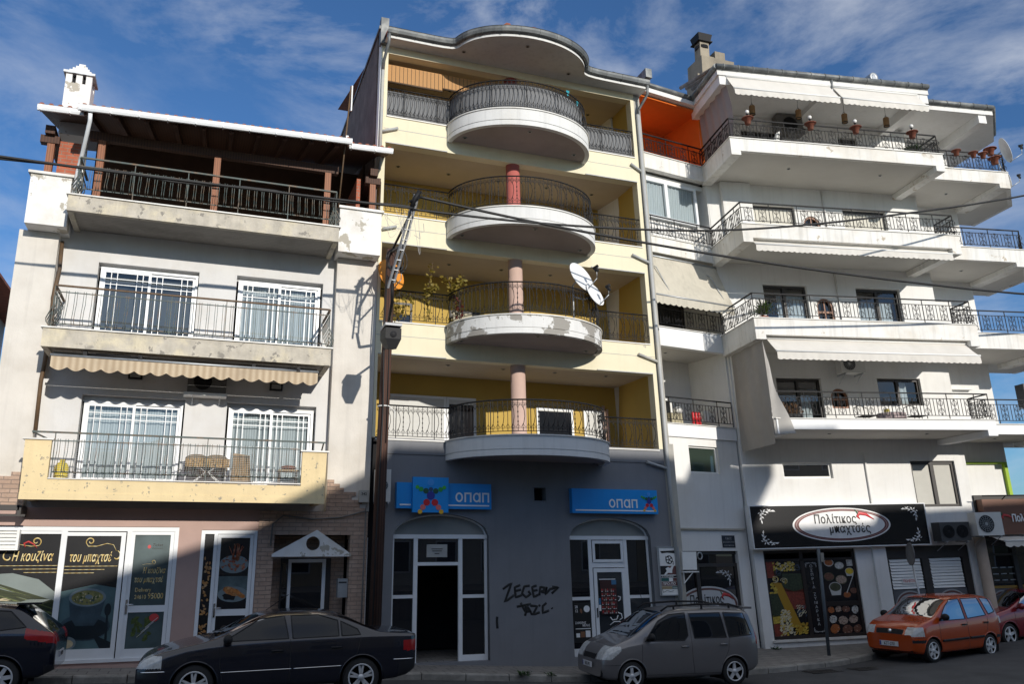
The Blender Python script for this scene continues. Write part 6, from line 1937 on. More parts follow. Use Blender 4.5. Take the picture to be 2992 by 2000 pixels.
plb = ('flower pot with white globe light on the top railing, nearest the mauve curtain', 'flower pot with white globe light on the top railing, under the left awning middle', 'flower pot with white globe light on the top railing, under the awning gap', 'flower pot with white globe light on the top railing, before the green plant')
p0_ = pot_at(pp[0], plb[0])
for p_, l_ in zip(pp[1:], plb[1:]): dup(p0_, p_, 0, l_)
q1 = pot_at(tuple(RF(11.9, .80, 15.72)), 'small flower pot with a stick on the set-back top railing, leftmost there', False, .85)
for s_, l_ in ((12.55, 'small flower pot on the set-back top railing, middle one of three'), (12.92, 'small flower pot with a stick on the set-back top railing, right one of three')): dup(q1, tuple(RF(s_, .80, 15.70)), 0, l_)
pot_at(tuple(RF(13.32, .78, 15.5)), 'large clay pot hung low outside the right end of the top railing', False, 1.1)
pot_at(tuple(RF(13.42, 1.0, 15.95)), 'dark red clay pot standing high on the right end of the top railing', False, 1.15)
# dishes at the far right corner
dish('large pale satellite dish seen edge-on at the far right corner of the top balcony', tuple(RF(14.15, 1.1, 16.25)), (.74, -.60, .30), .42, dish_white, .5, None, [tuple(RF(13.8, 1.2, 16.05)), tuple(RF(13.85, 1.1, 15.3))])
dish('small pale satellite dish low at the far right corner of the top balcony', tuple(RF(14.42, 1.6, 15.42)), (.74, -.60, .28), .33, dish_white, .4, None, [tuple(RF(14.2, 1.7, 15.35)), tuple(RF(14.2, 1.7, 15.0))])
# air conditioners
fan_unit('dark air conditioner on the back wall of the top balcony behind a lantern', RF, 6.6, 1.95, 16.7, .95, .7, .34, body=mat('air_conditioner_dark', (.13, .125, .12), .6), fans=((0, .26),), shelf=False)
fan_unit('white air conditioner hanging above the arched window under the half lowered awning', RF, 7.35, 1.75, 8.22, .85, .58, .32, fans=((-.12, .21),))
b_ = fan_unit('black twin-fan cooling unit on the wall right of the big restaurant sign', RF, 9.95, 1.75, 2.86, 1.05, .58, .4, body=mat('sooty_metal', (.05, .05, .052), .55), fans=((-.24, .2), (.24, .2)), shelf=True)
fan_unit('light grey air conditioner beside the brown sign at the right', RF, 11.05, 1.55, 3.0, .92, .72, .36, fans=((-.12, .27),))
fan_unit('small dark air conditioner at the right edge of the picture on the side wall', RF, 14.9, 2.9, 7.4, .8, .8, .4, body=mat('sooty_metal', (.05, .05, .052), .55))
# plants and furniture
def spiky(label, P_, n, L_, m, pot=True, up=.6):
    t = thing('potted_plant', label, 'plant', P_)
    x, y, z = P_
    if pot:
        b = MB(); b.lathe((x, y, z), [(.001, 0), (.13, 0), (.17, .26), (.15, .26), (.14, .22), (.001, .22)], 14); b.build('pot', terracotta, t)
    b = MB()
    for _ in range(n):
        a = random.uniform(0, 6.283); e = random.uniform(.2, 1.3); l = L_ * random.uniform(.6, 1)
        d = Vector((math.cos(a) * math.cos(e), math.sin(a) * math.cos(e), math.sin(e) * up + .25)).normalized(); w = d.cross(Vector((0, 0, 1))).normalized() * .022
        B = Vector((x, y, z + .3)); M_ = B + d * l * .6; E_ = B + d * l + Vector((0, 0, -l * .22))
        b.add([tuple(B - w), tuple(B + w), tuple(M_ + w * .9), tuple(M_ - w * .9), tuple(E_)], [(0, 1, 2, 3), (3, 2, 4)])
    b.build('foliage', m, t)
    return t
spiky('spiky green yucca in a pot at the left end of the second balcony', tuple(RF(3.75, .45, 9.35)), 110, .75, mat('yucca_leaf', (.10, .16, .03), .5, var=.5, vs=8, trans=.25))
spiky('bushy dark green plant at the right end of the top balcony', tuple(RF(9.95, .5, 15.2)), 160, .5, leaf_dark)
t = thing('planter', 'black crate planter with dried brown plants at the left end of the lowest balcony', 'planter', tuple(RF(4.1, .45, 6.4)))
b = MB(RF); b.holes(3.72, 4.5, 6.42, 6.62, .25, .28); b.box(3.72, 4.5, .281, .6, 6.42, 6.6); b.build('crate', black_plastic, t)
b = MB(RF)
for _ in range(50):
    s = random.uniform(3.75, 4.45); b.tube([(s, random.uniform(.3, .55), 6.55), (s + random.uniform(-.12, .12), random.uniform(.25, .6), random.uniform(6.7, 7.05))], .007, 3)
    c = (s + random.uniform(-.1, .1), random.uniform(.25, .55), random.uniform(6.65, 6.95)); b.add([(c[0] - .05, c[1], c[2]), (c[0], c[1] - .03, c[2] + .04), (c[0] + .05, c[1], c[2]), (c[0], c[1] + .02, c[2] - .05)], [(0, 1, 2, 3)])
b.build('dry_plant', mat('dry_leaf', (.13, .07, .035), .8, var=.5, vs=10), t)
def loop_chair(label, s, q, z, k=1):
    t = thing('garden_chair', label, 'chair', tuple(RF(s, q, z)), 'black metal garden chairs on the lowest balcony')
    b = MB(RF); b.tube([(s - .25, q, z + .4), (s - .24, q + .05, z + .68), (s, q + .06, z + .78), (s + .24, q + .05, z + .68), (s + .25, q, z + .4)], .014, 5)
    b.tube([(s - .12, q + .02, z + .42), (s - .1, q + .05, z + .74)], .008, 4); b.tube([(s + .12, q + .02, z + .42), (s + .1, q + .05, z + .74)], .008, 4); b.build('backrest', black_iron, t)
    b = MB(RF); b.box(s - .24, s + .24, q - .42, q, z + .38, z + .40); b.build('seat', black_iron, t)
    for a, c in ((-.22, 0), (.22, 0), (-.22, -.4), (.22, -.4)):
        l_ = MB(RF); l_.tube([(s + a, q + c, z), (s + a, q + c, z + .38)], .013, 5); l_.build('leg', black_iron, t)
loop_chair('black looped metal chair left of the balcony table on the lowest balcony', 6.9, 1.0, 6.25)
loop_chair('black looped metal chair right of the balcony table on the lowest balcony', 8.55, .9, 6.25)
t = thing('garden_table', 'small table with a printed cloth and yellow pot on the lowest balcony', 'table', tuple(RF(7.75, .8, 6.25)))
b = MB(RF); b.lathe((7.75, .8, 6.72), [(.42, 0), (.42, .02)], 22); b.cur = 1; b.lathe((7.75, .8, 6.55), [(.43, 0), (.425, .175)], 22); b.build('table_top', [white_paint, mat('printed_cloth', (.45, .36, .36), .9, var=.8, vs=14)], t)
b = MB(RF); b.tube([(7.75, .8, 6.25), (7.75, .8, 6.72)], .03, 8); b.build('leg', black_iron, t)
b = MB(RF); b.lathe((7.6, .75, 6.742), [(.05, 0), (.09, .04), (.08, .12), (.05, .13)], 12); b.build('teapot', mat('yellow_enamel', (.6, .48, .08), .4), label='small yellow pot on the printed tablecloth of the lowest balcony', cat='pot')
t = thing('garden_ornament', 'white crescent shaped ornament on the top balcony behind the railing', 'ornament', tuple(RF(5.4, .6, 15.2)))
b = MB(RF); b.tube([(5.55 - .35 * math.cos(i * .2 - .9), .6, 15.62 + .42 * math.sin(i * .2 - .9)) for i in range(10)], [.02, .05, .07, .085, .09, .09, .085, .07, .05, .02], 8); b.build('crescent', white_paint, t)
# things in the recessed wing
b = MB(LF)
for i in range(3): b.lathe((1.75 + .12 * i, .5, 6.36), [(.055, 0), (.05, .35), (.065, .36), (.07, .42), (.05, .5), (.065, .55), (.03, .6)], 10)
b.build('watering_set', mat('red_plastic', (.62, .03, .04), .4, var=.1), label='red plastic containers stacked behind the railing of the lowest recessed balcony', cat='container')
t = thing('mop_bucket', 'white round lamp shade on a box behind the railing of the lowest recessed balcony', 'lamp', tuple(LF(1.3, .7, 6.35)))
b = MB(LF); b.ball((1.32, .7, 7.0), .15, .15, .12); b.build('shade', white_paint, t)
b = MB(LF); b.box(.95, 1.4, .6, .9, 6.35, 6.9); b.build('box', mat('cream_box', (.42, .38, .26), .7), t)
b = MB(LF); b.lathe((.35, .4, 9.34), [(.10, 0), (.13, .2), (.13, .22)], 14); b.build('bucket', mat('red_plastic', (.62, .03, .04), .4), label='small red bucket under the stained cream awning beside the yellow building', cat='bucket')
b = MB(LF); b.box(2.55, 2.8, .9, 1.1, 6.75, 7.1); b.build('hanging_box', white_paint, label='white box on the side wall of the lowest recessed balcony', cat='box')

# main restaurant sign
SG = thing('shop_sign', 'long black restaurant sign with white oval, Greek lettering and leaf ornaments', 'sign', tuple(RF(6.3, 2.0, 2.78)))
b = MB(RF); s0, s1, z0, z1, q = 3.32, 9.25, 2.79, 4.04, 2.1
b.box(s0, s1, q, WQ - .01, z0, z1); b.cur = 1
for a_, c_, e_1, h_ in ((s0 - .03, s1 + .03, z1, z1 + .03), (s0 - .03, s1 + .03, z0 - .03, z0), (s0 - .03, s0, z0, z1), (s1, s1 + .03, z0, z1)): b.box(a_, c_, q - .02, WQ - .01, e_1, h_)
b.build('panel', [mat('sign_black', (.012, .012, .014), .22, var=.15, vs=1, spec=.5), alu], SG)
e_ = MB(RF)
cx, cz = 6.32, 3.44
e_.cur = 0; e_.disc((cx, 0, cz), 1.66, .52, q - .004, 64); e_.cur = 1; e_.disc((cx, 0, cz), 1.60, .485, q - .007, 64); e_.cur = 4; e_.disc((cx, 0, cz), 1.55, .455, q - .010, 64); e_.cur = 1; e_.disc((cx, 0, cz), 1.52, .445, q - .013, 64); e_.cur = 0; e_.disc((cx, 0, cz), 1.46, .415, q - .016, 64)
e_.cur = 2; e_.text('Πολίτικος', .37, 5.38, 3.49, q - .022, bold=.013, sx=.80, ext=.002, space=1.06); e_.text('μπαχτσές', .37, 5.85, 3.20, q - .022, bold=.013, sx=.80, ext=.002, space=1.06)
pepper(e_, 6.95, 3.60, 1.15, q - .022, 3, 5)
e_.cur = 0
sprig(e_, 8.75, 3.88, .85, 1, 1, q - .006); sprig(e_, 3.82, 3.88, .85, -1, 1, q - .006); sprig(e_, 8.75, 2.95, .85, 1, -1, q - .006); sprig(e_, 3.82, 2.95, .85, -1, -1, q - .006)
e_.build('emblem', [mat('sign_white', (.80, .80, .80), .4), mat('sign_maroon', (.16, .05, .045), .4), black_text, mat('sign_red', (.62, .04, .05), .4), mat('sign_rose', (.42, .28, .27), .4), green_print], SG)

# pasta and pulse posters
SW2 = thing('shop_window', 'dark framed shop window covered with pasta and pulses posters', 'shop window', tuple(RF(5.2, WQ, .1)))
f = MB(RF); yq = WQ + .06
for a_, c_, e_1, h_ in ((3.72, 6.8, 2.62, 2.71), (3.72, 6.8, 2.38, 2.45), (3.72, 6.8, .1, .2), (3.72, 3.79, .2, 2.62), (6.7, 6.8, .2, 2.62), (4.93, 5.05, .2, 2.62), (5.52, 5.62, .2, 2.62), (5.62, 6.7, 1.0, 1.14)): f.box(a_, c_, yq, yq + .08, e_1, h_)
f.build('frame', mat('brown_black_frame', (.022, .016, .014), .45, var=.1), SW2)
yq += .03
p = MB(RF)
cols = [poster_dark, mat('pasta_yellow', (.50, .36, .05), .5, var=.5, vs=16), mat('pasta_red', (.20, .035, .02), .5, var=.6, vs=20), mat('pasta_green', (.035, .05, .025), .5, var=.6, vs=20), mat('pasta_cream', (.58, .52, .36), .5, var=.4, vs=22), mat('pasta_blue', (.05, .07, .11), .5, var=.5, vs=20), mat('pasta_gold', (.46, .27, .02), .5, wave=((.30, .16, .01), 14.0, 'X'))]
q4(p, 3.79, 4.93, .2, 2.38, yq)
def blob(mb, x, z, rx, rz, ci, y, n=9, j=.12): mb.cur = ci; mb.disc((x, 0, z), rx, rz, y, n, random.uniform(0, 1), j)
yy = yq - .004
p.cur = 2; q4(p, 3.79, 4.1, 1.9, 2.38, yy); p.cur = 3; p.poly([(4.2, yy, 1.5), (4.93, yy, 1.45), (4.93, yy, 2.0), (4.3, yy, 2.02)]); p.cur = 2; p.poly([(4.3, yy, .98), (4.93, yy, .95), (4.93, yy, 1.55), (4.6, yy, 1.48), (4.28, yy, 1.6)])
p.cur = 3; p.poly([(3.79, yy, .75), (4.25, yy, .8), (4.2, yy, 1.5), (3.79, yy, 1.5)]); p.cur = 2; q4(p, 3.79, 4.2, .2, .55, yy); p.cur = 1; p.poly([(3.79, yy, .55), (4.2, yy, .6), (4.2, yy, .8), (3.79, yy, .8)])
yy -= .003
p.cur = 6; p.poly([(3.95, yy, 1.78), (4.22, yy, 1.74), (4.72, yy, .45), (4.4, yy, .42)])
for i in range(10): blob(p, 3.82 + random.uniform(0, .22), 1.55 + random.uniform(-.1, .2), .07, .03, 1, yy - .001 - i * .0002, 6)
yy -= .004
for i in range(90): blob(p, 4.35 + random.uniform(-.32, .38), 2.22 + random.uniform(-.12, .14), .035, .03, random.choice((1, 1, 4)), yy - i * .00005, 6)
for i in range(150):
    z = random.uniform(.22, .95); blob(p, 4.22 + random.uniform(-.22, .22) * (1.25 - z * .7), z, .045, .022, random.choice((4, 4, 4, 1)), yy - i * .00004, 6)
for i in range(70): blob(p, 4.70 + random.uniform(-.2, .2), .42 + random.uniform(-.18, .14), .05, .02, random.choice((1, 6)), yy - i * .00005, 6)
for i in range(45): blob(p, 4.78 + random.uniform(-.16, .14), .95 + random.uniform(-.2, .12), .05, .012, random.choice((4, 5)), yy - i * .00005, 6)
yy -= .008
for x, z, c in ((4.02, 1.86, 4), (4.30, 1.80, 4), (4.16, 2.06, 5), (4.82, 2.2, 5)):
    for i in range(16):
        a = random.uniform(0, 6.28); r = random.uniform(.02, .12)
        p.cur = c if i % 3 else (3 if c == 5 else 1); p.tube([(x + r * math.cos(a + t_) * 1.1, yy - .0004 * i, z + r * .9 * math.sin(a + t_)) for t_ in (0, .5, 1, 1.5)], .011, 4, flat=.15)
p.build('pasta_poster', cols, SW2)
p = MB(RF); q4(p, 5.05, 5.52, .2, 2.38, yq); p.cur = 1
for i, ch_ in enumerate('ΟΣΠΡΙΑ ΖΥΜΑΡΙΚΑ'): p.text(ch_, .115, 5.285, 2.17 - i * .125 - (.0 if i < 7 else -.04), yq - .004, align='CENTER', bold=.006, sx=1.15, ext=.001)
sprig(p, 5.40, 2.30, .3, 1, 1, yq - .003); sprig(p, 5.17, 2.30, .3, -1, 1, yq - .003); sprig(p, 5.40, .28, .3, 1, -1, yq - .003); sprig(p, 5.17, .28, .3, -1, -1, yq - .003)
p.build('lettered_strip', [poster_dark, mat('strip_grey', (.42, .43, .44), .5)], SW2)
p = MB(RF); q4(p, 5.62, 6.7, 1.14, 2.38, yq); q4(p, 5.62, 6.7, .2, 1.0, yq)
def bowl(x, z, r, body, fill, y, h=.0):
    if h:
        p.cur = body; p.poly([(x - r, y, z), (x + r, y, z), (x + r * .72, y, z - h), (x - r * .72, y, z - h)])
    p.cur = body; p.disc((x, 0, z), r, r * .72, y - .001, 22); p.cur = fill; p.disc((x, 0, z + .005), r * .88, r * .6, y - .002, 22)
C = [poster_dark, mat('bowl_white', (.50, .50, .49), .4), mat('lentil_red', (.36, .11, .03), .5, var=.5, vs=30), mat('bean_white', (.52, .51, .48), .5, var=.5, vs=22), mat('corn_yellow', (.62, .44, .03), .5, var=.3, vs=20), mat('bean_brown', (.16, .07, .045), .5, var=.7, vs=26), mat('lentil_green', (.055, .06, .03), .5, var=.6, vs=26), mat('bean_spotted', (.40, .30, .24), .5, var=.8, vs=30)]
bowl(5.90, 2.30, .16, 1, 2, yq - .003, .0); bowl(6.24, 2.20, .17, 6, 3, yq - .004); bowl(6.56, 2.02, .15, 1, 4, yq - .005, .14); bowl(5.84, 1.88, .18, 6, 5, yq - .006); bowl(6.24, 1.78, .20, 6, 7, yq - .007); bowl(6.0, 1.56, .21, 1, 6, yq - .008, .24); bowl(6.36, 1.32, .13, 5, 2, yq - .009); bowl(6.6, 1.44, .12, 5, 5, yq - .009)
p.cur = 1; p.tube([(6.36, yq - .01, 1.38), (6.5, yq - .01, 1.62), (6.66, yq - .01, 1.9)], .018, 4, flat=.2); p.cur = 3; q4(p, 6.5, 6.7, 2.18, 2.38, yq - .002)
for x, z, r, c in ((5.75, .9, .12, 2), (6.0, .92, .12, 7), (6.25, .9, .13, 5), (6.55, .88, .14, 3), (5.78, .62, .14, 3), (6.1, .58, .17, 7), (6.45, .6, .15, 7), (5.8, .34, .17, 2), (6.2, .3, .18, 5), (6.55, .32, .15, 5)):
    p.cur = c; p.disc((x, 0, z), r, r * .8, yq - .004 - random.random() * .002, 8, random.random(), .1)
    for i in range(10): p.cur = random.choice((c, 7, 5)); p.disc((x + random.uniform(-r, r) * .7, 0, z + random.uniform(-r, r) * .6), .02, .014, yq - .008 - i * .0002, 6)
p.build('pulses_poster', C, SW2)
b = MB(RF); b.box(3.66, 6.86, WQ - .08, WQ + .05, .04, .098); b.build('stone_sill', marble, SW2)

# shutters at the right
SW3 = thing('shop_window', 'dark framed shop window with two white blinds and a red for-sale notice', 'shop window', tuple(RF(9.3, WQ, .2)))
f = MB(RF); yq = WQ + .05
for a_, c_, e_1, h_ in ((7.85, 10.79, 2.35, 2.73), (7.85, 10.79, .2, .3), (7.85, 7.93, .3, 2.35), (10.55, 10.79, .3, 2.35), (9.1, 9.34, .3, 2.35)): f.box(a_, c_, yq, yq + .08, e_1, h_)
f.build('frame', dark_frame, SW3)
g = MB(RF); g.poly([(7.93, yq + .06, .3), (10.55, yq + .06, .3), (10.55, yq + .06, 2.35), (7.93, yq + .06, 2.35)]); g.build('pane', night_glass, SW3)
bl = mat('white_slatted_blind', (.66, .68, .70), .6, wave=((.34, .35, .37), 3.2, 'Z'))
for a_, c_ in ((7.97, 9.06), (9.38, 10.5)):
    g = MB(RF); z = 1.42
    while z < 2.30:
        j = random.uniform(-.012, .012); g.add([(a_ + random.uniform(-.01, .02), yq + .015, z), (c_ + random.uniform(-.02, .01), yq + .015, z + j), (c_, yq + .05, z + .085 + j), (a_, yq + .05, z + .085)], [(0, 1, 2, 3)]); z += .092
    g.build('blind', white_paint, SW3)
g = MB(RF); q4(g, 7.93, 9.1, .3, 1.40, yq + .045); q4(g, 9.34, 10.55, .3, 1.40, yq + .045)
oval(g, 8.52, .85, .56, .52, yq + .04, 1, 2, 1); oval(g, 9.98, .85, .56, .52, yq + .04, 1, 2, 1); g.cur = 3; g.disc((8.5, 0, .9), .36, .25, yq + .03, 12, 0, .2); g.disc((9.98, 0, .9), .36, .25, yq + .03, 12, 0, .2)
g.build('window_film', [mat('film_grey', (.11, .115, .13), .4), mat('film_pale', (.34, .35, .36), .5), film_maroon, mat('film_berry', (.28, .05, .06), .5, var=.5, vs=12)], SW3)
t = thing('notice', 'small red and white for-sale notice on the left white blind', 'notice', tuple(RF(8.54, yq, 1.6)))
b = MB(RF); b.box(8.3, 8.78, yq - .004, yq + .004, 1.58, 1.75); b.cur = 1; b.text('ΠΩΛΕΙΤΑΙ', .115, 8.54, 1.625, yq - .008, align='CENTER', bold=.01, sx=.8, ext=.001); b.build('card', [white_paint, red_print], t)
# far right shop
b = MB(RF); b.lathe((11.05, WQ - .25, -.4), [(.17, 0), (.17, 3.35)], 22); b.build('column', mat('beige_column', (.36, .29, .24), .8, var=.1), RB)
b = MB(RF); b.box(11.3, 15.5, WQ - .05, WQ + .79, 3.0, 4.3); b.build('shop_fascia', dark_frame, RB)
t = thing('shop_sign', 'brown sign with white Greek lettering and red pepper at the right edge', 'sign', tuple(RF(12.6, WQ - .3, 3.0)))
b = MB(RF); b.box(11.35, 15.3, WQ - .32, WQ - .06, 3.02, 4.15); b.build('panel', mat('brown_sign', (.17, .075, .045), .5, var=.1), t)
b = MB(RF); b.text('Πολίτικος μπαχτσές', .33, 12.3, 3.42, WQ - .34, bold=.016, sx=.72, ext=.012); pepper(b, 12.03, 3.50, .9, WQ - .335, 1, 2); b.build('lettering', [white_text, red_print, green_print], t)
b = MB(RF); b.tube([(11.25, WQ - .5, 4.25), (15.2, WQ - .5, 4.25)], .02, 5)
for s in (12.1, 13.0): b.tube([(s, WQ - .5, 4.25), (s, WQ - .1, 4.0)], .015, 4)
b.box(13.1, 13.35, WQ - .62, WQ - .45, 4.12, 4.3); b.build('light_rail', black_iron, t)
awning('white scalloped awning below the brown sign at the right edge', RF, 11.55, 15.2, (WQ - .1, 3.0), (WQ - .75, 2.82), 2.62, white_cloth, white_paint, n_scallop=13, amp=.05)
SW4 = thing('shop_window', 'dark shop window with yellow band and round film motifs behind the red car', 'shop window', tuple(RF(13, WQ + .7, 0)))
f = MB(RF); yq = WQ + .3
for a_, c_, e_1, h_ in ((11.3, 15.4, 2.9, 3.0), (12.6, 12.75, 0, 2.9), (14.0, 14.15, 0, 2.9), (11.3, 11.4, 0, 2.9), (11.4, 15.4, 2.35, 2.42)): f.box(a_, c_, yq, yq + .1, e_1, h_)
f.build('frame', dark_frame, SW4)
g = MB(RF); g.poly([(11.3, yq + .08, 0), (15.4, yq + .08, 0), (15.4, yq + .08, 2.9), (11.3, yq + .08, 2.9)]); g.build('pane', night_glass, SW4)
g = MB(RF); q4(g, 11.4, 12.6, .2, 1.3, yq + .06); q4(g, 12.75, 14.0, .2, 1.3, yq + .06); g.cur = 1; q4(g, 11.4, 12.6, 1.31, 1.39, yq + .06); q4(g, 12.75, 14.0, 1.31, 1.39, yq + .06)
oval(g, 12.0, .85, .42, .40, yq + .05, 2, 3, 2); oval(g, 13.35, .85, .42, .40, yq + .05, 2, 3, 2); g.cur = 4; g.disc((12.0, 0, .88), .26, .2, yq + .035, 12, 0, .25); g.disc((13.35, 0, .88), .26, .2, yq + .035, 12, 0, .25)
for i in range(3):
    for s in (11.5, 11.8, 12.1, 12.4):
        g.cur = 5; g.box(s, s + .2, yq + .06, yq + .07, 1.55 + .2 * i, 1.58 + .2 * i)
g.build('window_film', [mat('film_grey', (.11, .115, .13), .4), mat('film_yellow', (.30, .18, .03), .5), mat('film_pale', (.34, .35, .36), .5), film_maroon, mat('film_berry', (.28, .05, .06), .5, var=.5, vs=12), galv], SW4)

# chimneys on the roof of the right building
c_ = MB(); c_.box(16.75, 18.2, 24.6, 25.6, 17.4, 21.05); c_.box(16.6, 16.749, 24.7, 25.5, 17.4, 20.3); c_.box(17.5, 17.95, 24.8, 25.3, 21.05, 21.5); c_.box(17.25, 17.45, 24.8, 25.2, 21.05, 21.22)
ch = c_.build('chimney', mat('stained_cement', (.30, .26, .20), .9, var=.25, vs=1.2, stain=(.14, .12, .10), sa=.6, ss=1.0, streak=.4, bump=.3, bs=20), RB)
c_ = MB(); c_.box(16.85, 17.25, 24.8, 25.2, 21.051, 21.8); c_.cur = 1; c_.lathe((17.05, 25.0, 21.55), [(.26, 0), (.26, .12)], 14); c_.box(16.74, 17.36, 24.7, 25.3, 21.8, 21.84); c_.add([(16.74, 24.7, 22.12), (17.36, 24.7, 22.12), (17.36, 25.3, 22.12), (16.74, 25.3, 22.12), (16.8, 24.76, 21.84), (17.3, 24.76, 21.84), (17.3, 25.24, 21.84), (16.8, 25.24, 21.84)], [(0, 1, 2, 3), (0, 4, 5, 1), (1, 5, 6, 2), (2, 6, 7, 3), (3, 7, 4, 0)])
c_.cur = 0; c_.build('flue', [mat('stained_cement', (.3, .26, .2), .9), black_plastic], ch)
b = MB(); b.lathe((24.5, 24, 21.35), [(.10, .0), (.20, -.01), (.21, .02), (.20, .4)], 20, 'y'); b.cur = 1; b.lathe((24.5, 24.02, 21.35), [(.11, 0), (.0001, .01)], 20, 'y'); b.cur = 0; b.tube([(24.5, 24.25, 21.2), (24.5, 24.25, 17.5)], .09, 10)
b.build('vent_pipe', [galv, black_plastic], RB)
# ================================================================ STREET: cars, utility pole, cables, signs
car_glass = glass('car_glass', dark=(0.010, 0.011, 0.013), boost=0.03, gl=0.42)
lens = mat('headlamp_lens', (0.45, 0.47, 0.48), 0.12, var=0.25, vs=18, spec=0.7)
tail = mat('tail_lamp_red', (0.30, 0.012, 0.015), 0.15, var=0.2, vs=15)
plate_w = mat('number_plate', (0.62, 0.63, 0.65), 0.5, var=0.05)
tyre_m = mat('tyre', (0.018, 0.018, 0.019), 0.85, var=0.2)
def car_paint(name, c, rough=.28, metal=.35):
    return mat(name, c, rough, metal=metal, var=.06, vs=1.5, coat=.7)
def interp(tab, x):
    if x <= tab[0][0]: return tab[0][1]
    for (a, p), (b, q) in zip(tab, tab[1:]):
        if x <= b:
            t = (x - a) / (b - a)
            return lerp(p, q, t)
    return tab[-1][1]
def smooth_tab(tab, it=2):
    for _ in range(it):
        n = [tab[0]]
        for a, b in zip(tab, tab[1:]):
            n.append((lerp(a[0], b[0], .25), lerp(a[1], b[1], .25))); n.append((lerp(a[0], b[0], .75), lerp(a[1], b[1], .75)))
        n.append(tab[-1]); tab = n
    return tab
def chaikin(pts, it=2):
    for _ in range(it):
        n = [pts[0]]
        for a, b in zip(pts, pts[1:]):
            n.append(tuple(lerp(p, q, .25) for p, q in zip(a, b))); n.append(tuple(lerp(p, q, .75) for p, q in zip(a, b)))
        n.append(pts[-1]); pts = n
    return pts
def inpoly(x, z, poly):
    r = False
    for (x1, z1), (x2, z2) in zip(poly, poly[1:] + poly[:1]):
        if (z1 > z) != (z2 > z) and x < (x2 - x1) * (z - z1) / (z2 - z1) + x1: r = not r
    return r
def make_car(name, label, pos, yaw, k, W, top, belt, bot, wheels, wr, paint, windows, wscreen, rscreen, parts, gaps=(), tumble=.78, front_round=.45, spokes=5, rimm=None, mirror=None, handles=(), trims=(), side_black=None, nx=270):
    """x forward, y to the car's left, z up, metres; the hull is lofted from sections and cut into body, glass and lamp panels"""
    ca, sa = math.cos(yaw), math.sin(yaw)
    T = lambda x, y, z: (pos[0] + k * (x * ca - y * sa), pos[1] + k * (x * sa + y * ca), pos[2] + k * z)
    t = thing(name, label, 'car', pos)
    top, belt, bot = smooth_tab(top), smooth_tab(belt, 1), smooth_tab(bot, 1)
    x0, x1 = top[0][0], top[-1][0]
    def section(x):
        d = min(x - x0, x1 - x)
        fr = front_round
        pl = 1.0 if d > fr else .80 + .20 * math.sqrt(max(0, 1 - (1 - d / fr) ** 2))
        w = W / 2 * pl
        zt, zb = interp(top, x), interp(bot, x)
        zs = min(interp(belt, x), zt - .03)
        h = zt - zs
        f = min(1, max(0, (h - .05) / .38))
        rw = w * lerp(.93, tumble, f)
        pts = [(0, zb), (w * .86, zb), (w * .955, zb + .03), (w * .985, zb + .14), (w, lerp(zb, zs, .5)), (w * .995, lerp(zb, zs, .78)), (w * .975, zs), (lerp(w * .975, rw, .14), zs + .10 * h), (lerp(w * .975, rw, .86), zs + .84 * h), (rw * .93, zt - .05 * min(1, h / .3)), (rw * .72, zt - .012), (rw * .36, zt - .002), (0, zt)]
        return chaikin(pts, 3)
    secs = []
    xsn = []
    for i in range(nx + 1):
        u = i / nx
        x = x0 + (x1 - x0) * (0.5 - 0.5 * math.cos(math.pi * u)) * .35 + (x1 - x0) * u * .65
        xsn.append(x); secs.append(section(x))
    m = len(secs[0])
    bins = {}
    def put(key, mats, quad, ids=None, sm=True):
        if key not in bins: bins[key] = (MB(T), mats, {})
        mb, _, seen = bins[key]
        if ids is None:
            mb.add(quad, [tuple(range(len(quad)))], sm); return
        f = []
        for p, d in zip(quad, ids):
            if d not in seen:
                seen[d] = len(mb.v); mb.v.append(tuple(T(*p)))
            if not f or seen[d] != f[-1]: f.append(seen[d])
        if len(set(f)) > 2: mb.f.append(tuple(f)); mb.mi.append(0); mb.sm.append(sm)
    for sg in (1, -1):
        for i in range(nx):
            for j in range(m - 1):
                q = [(xsn[i], sg * secs[i][j][0], secs[i][j][1]), (xsn[i + 1], sg * secs[i + 1][j][0], secs[i + 1][j][1]), (xsn[i + 1], sg * secs[i + 1][j + 1][0], secs[i + 1][j + 1][1]), (xsn[i], sg * secs[i][j + 1][0], secs[i][j + 1][1])]
                sj = lambda jj: sg if 0 < jj < m - 1 else 0
                ids = [(i, j, sj(j)), (i + 1, j, sj(j)), (i + 1, j + 1, sj(j + 1)), (i, j + 1, sj(j + 1))]
                if sg < 0: q = q[::-1]; ids = ids[::-1]
                cx = sum(p[0] for p in q) / 4; cy = abs(sum(p[1] for p in q) / 4); cz = sum(p[2] for p in q) / 4
                if any((cx - wx) ** 2 + (cz - wr) ** 2 < (wr * 1.17) ** 2 for wx in wheels) and cy > W * .30: continue
                key = 'body'; mt = paint
                side = 'l' if sg > 0 else 'r'
                zs = interp(belt, cx)
                zt = interp(top, cx)
                done = False
                if cz > zs + .02:
                    for wi, poly in enumerate(windows):
                        if inpoly(cx, cz, poly) and cy > W / 2 * tumble * .80:
                            key = ('side_window', side, wi); mt = car_glass; done = True
                    if not done and wscreen and wscreen[0] < cx < wscreen[1] and j >= 75:
                        key = ('windscreen',); mt = car_glass; done = True
                    if not done and rscreen and rscreen[0] < cx < rscreen[1] and j >= 75:
                        key = ('rear_window',); mt = car_glass; done = True
                if not done:
                    for pname, pm, fn, split in parts:
                        if fn(cx, cy, cz):
                            key = (pname, side if split else ('f' if cx > 0 else 'b')); mt = pm; break
                put(key, mt, q, ids)
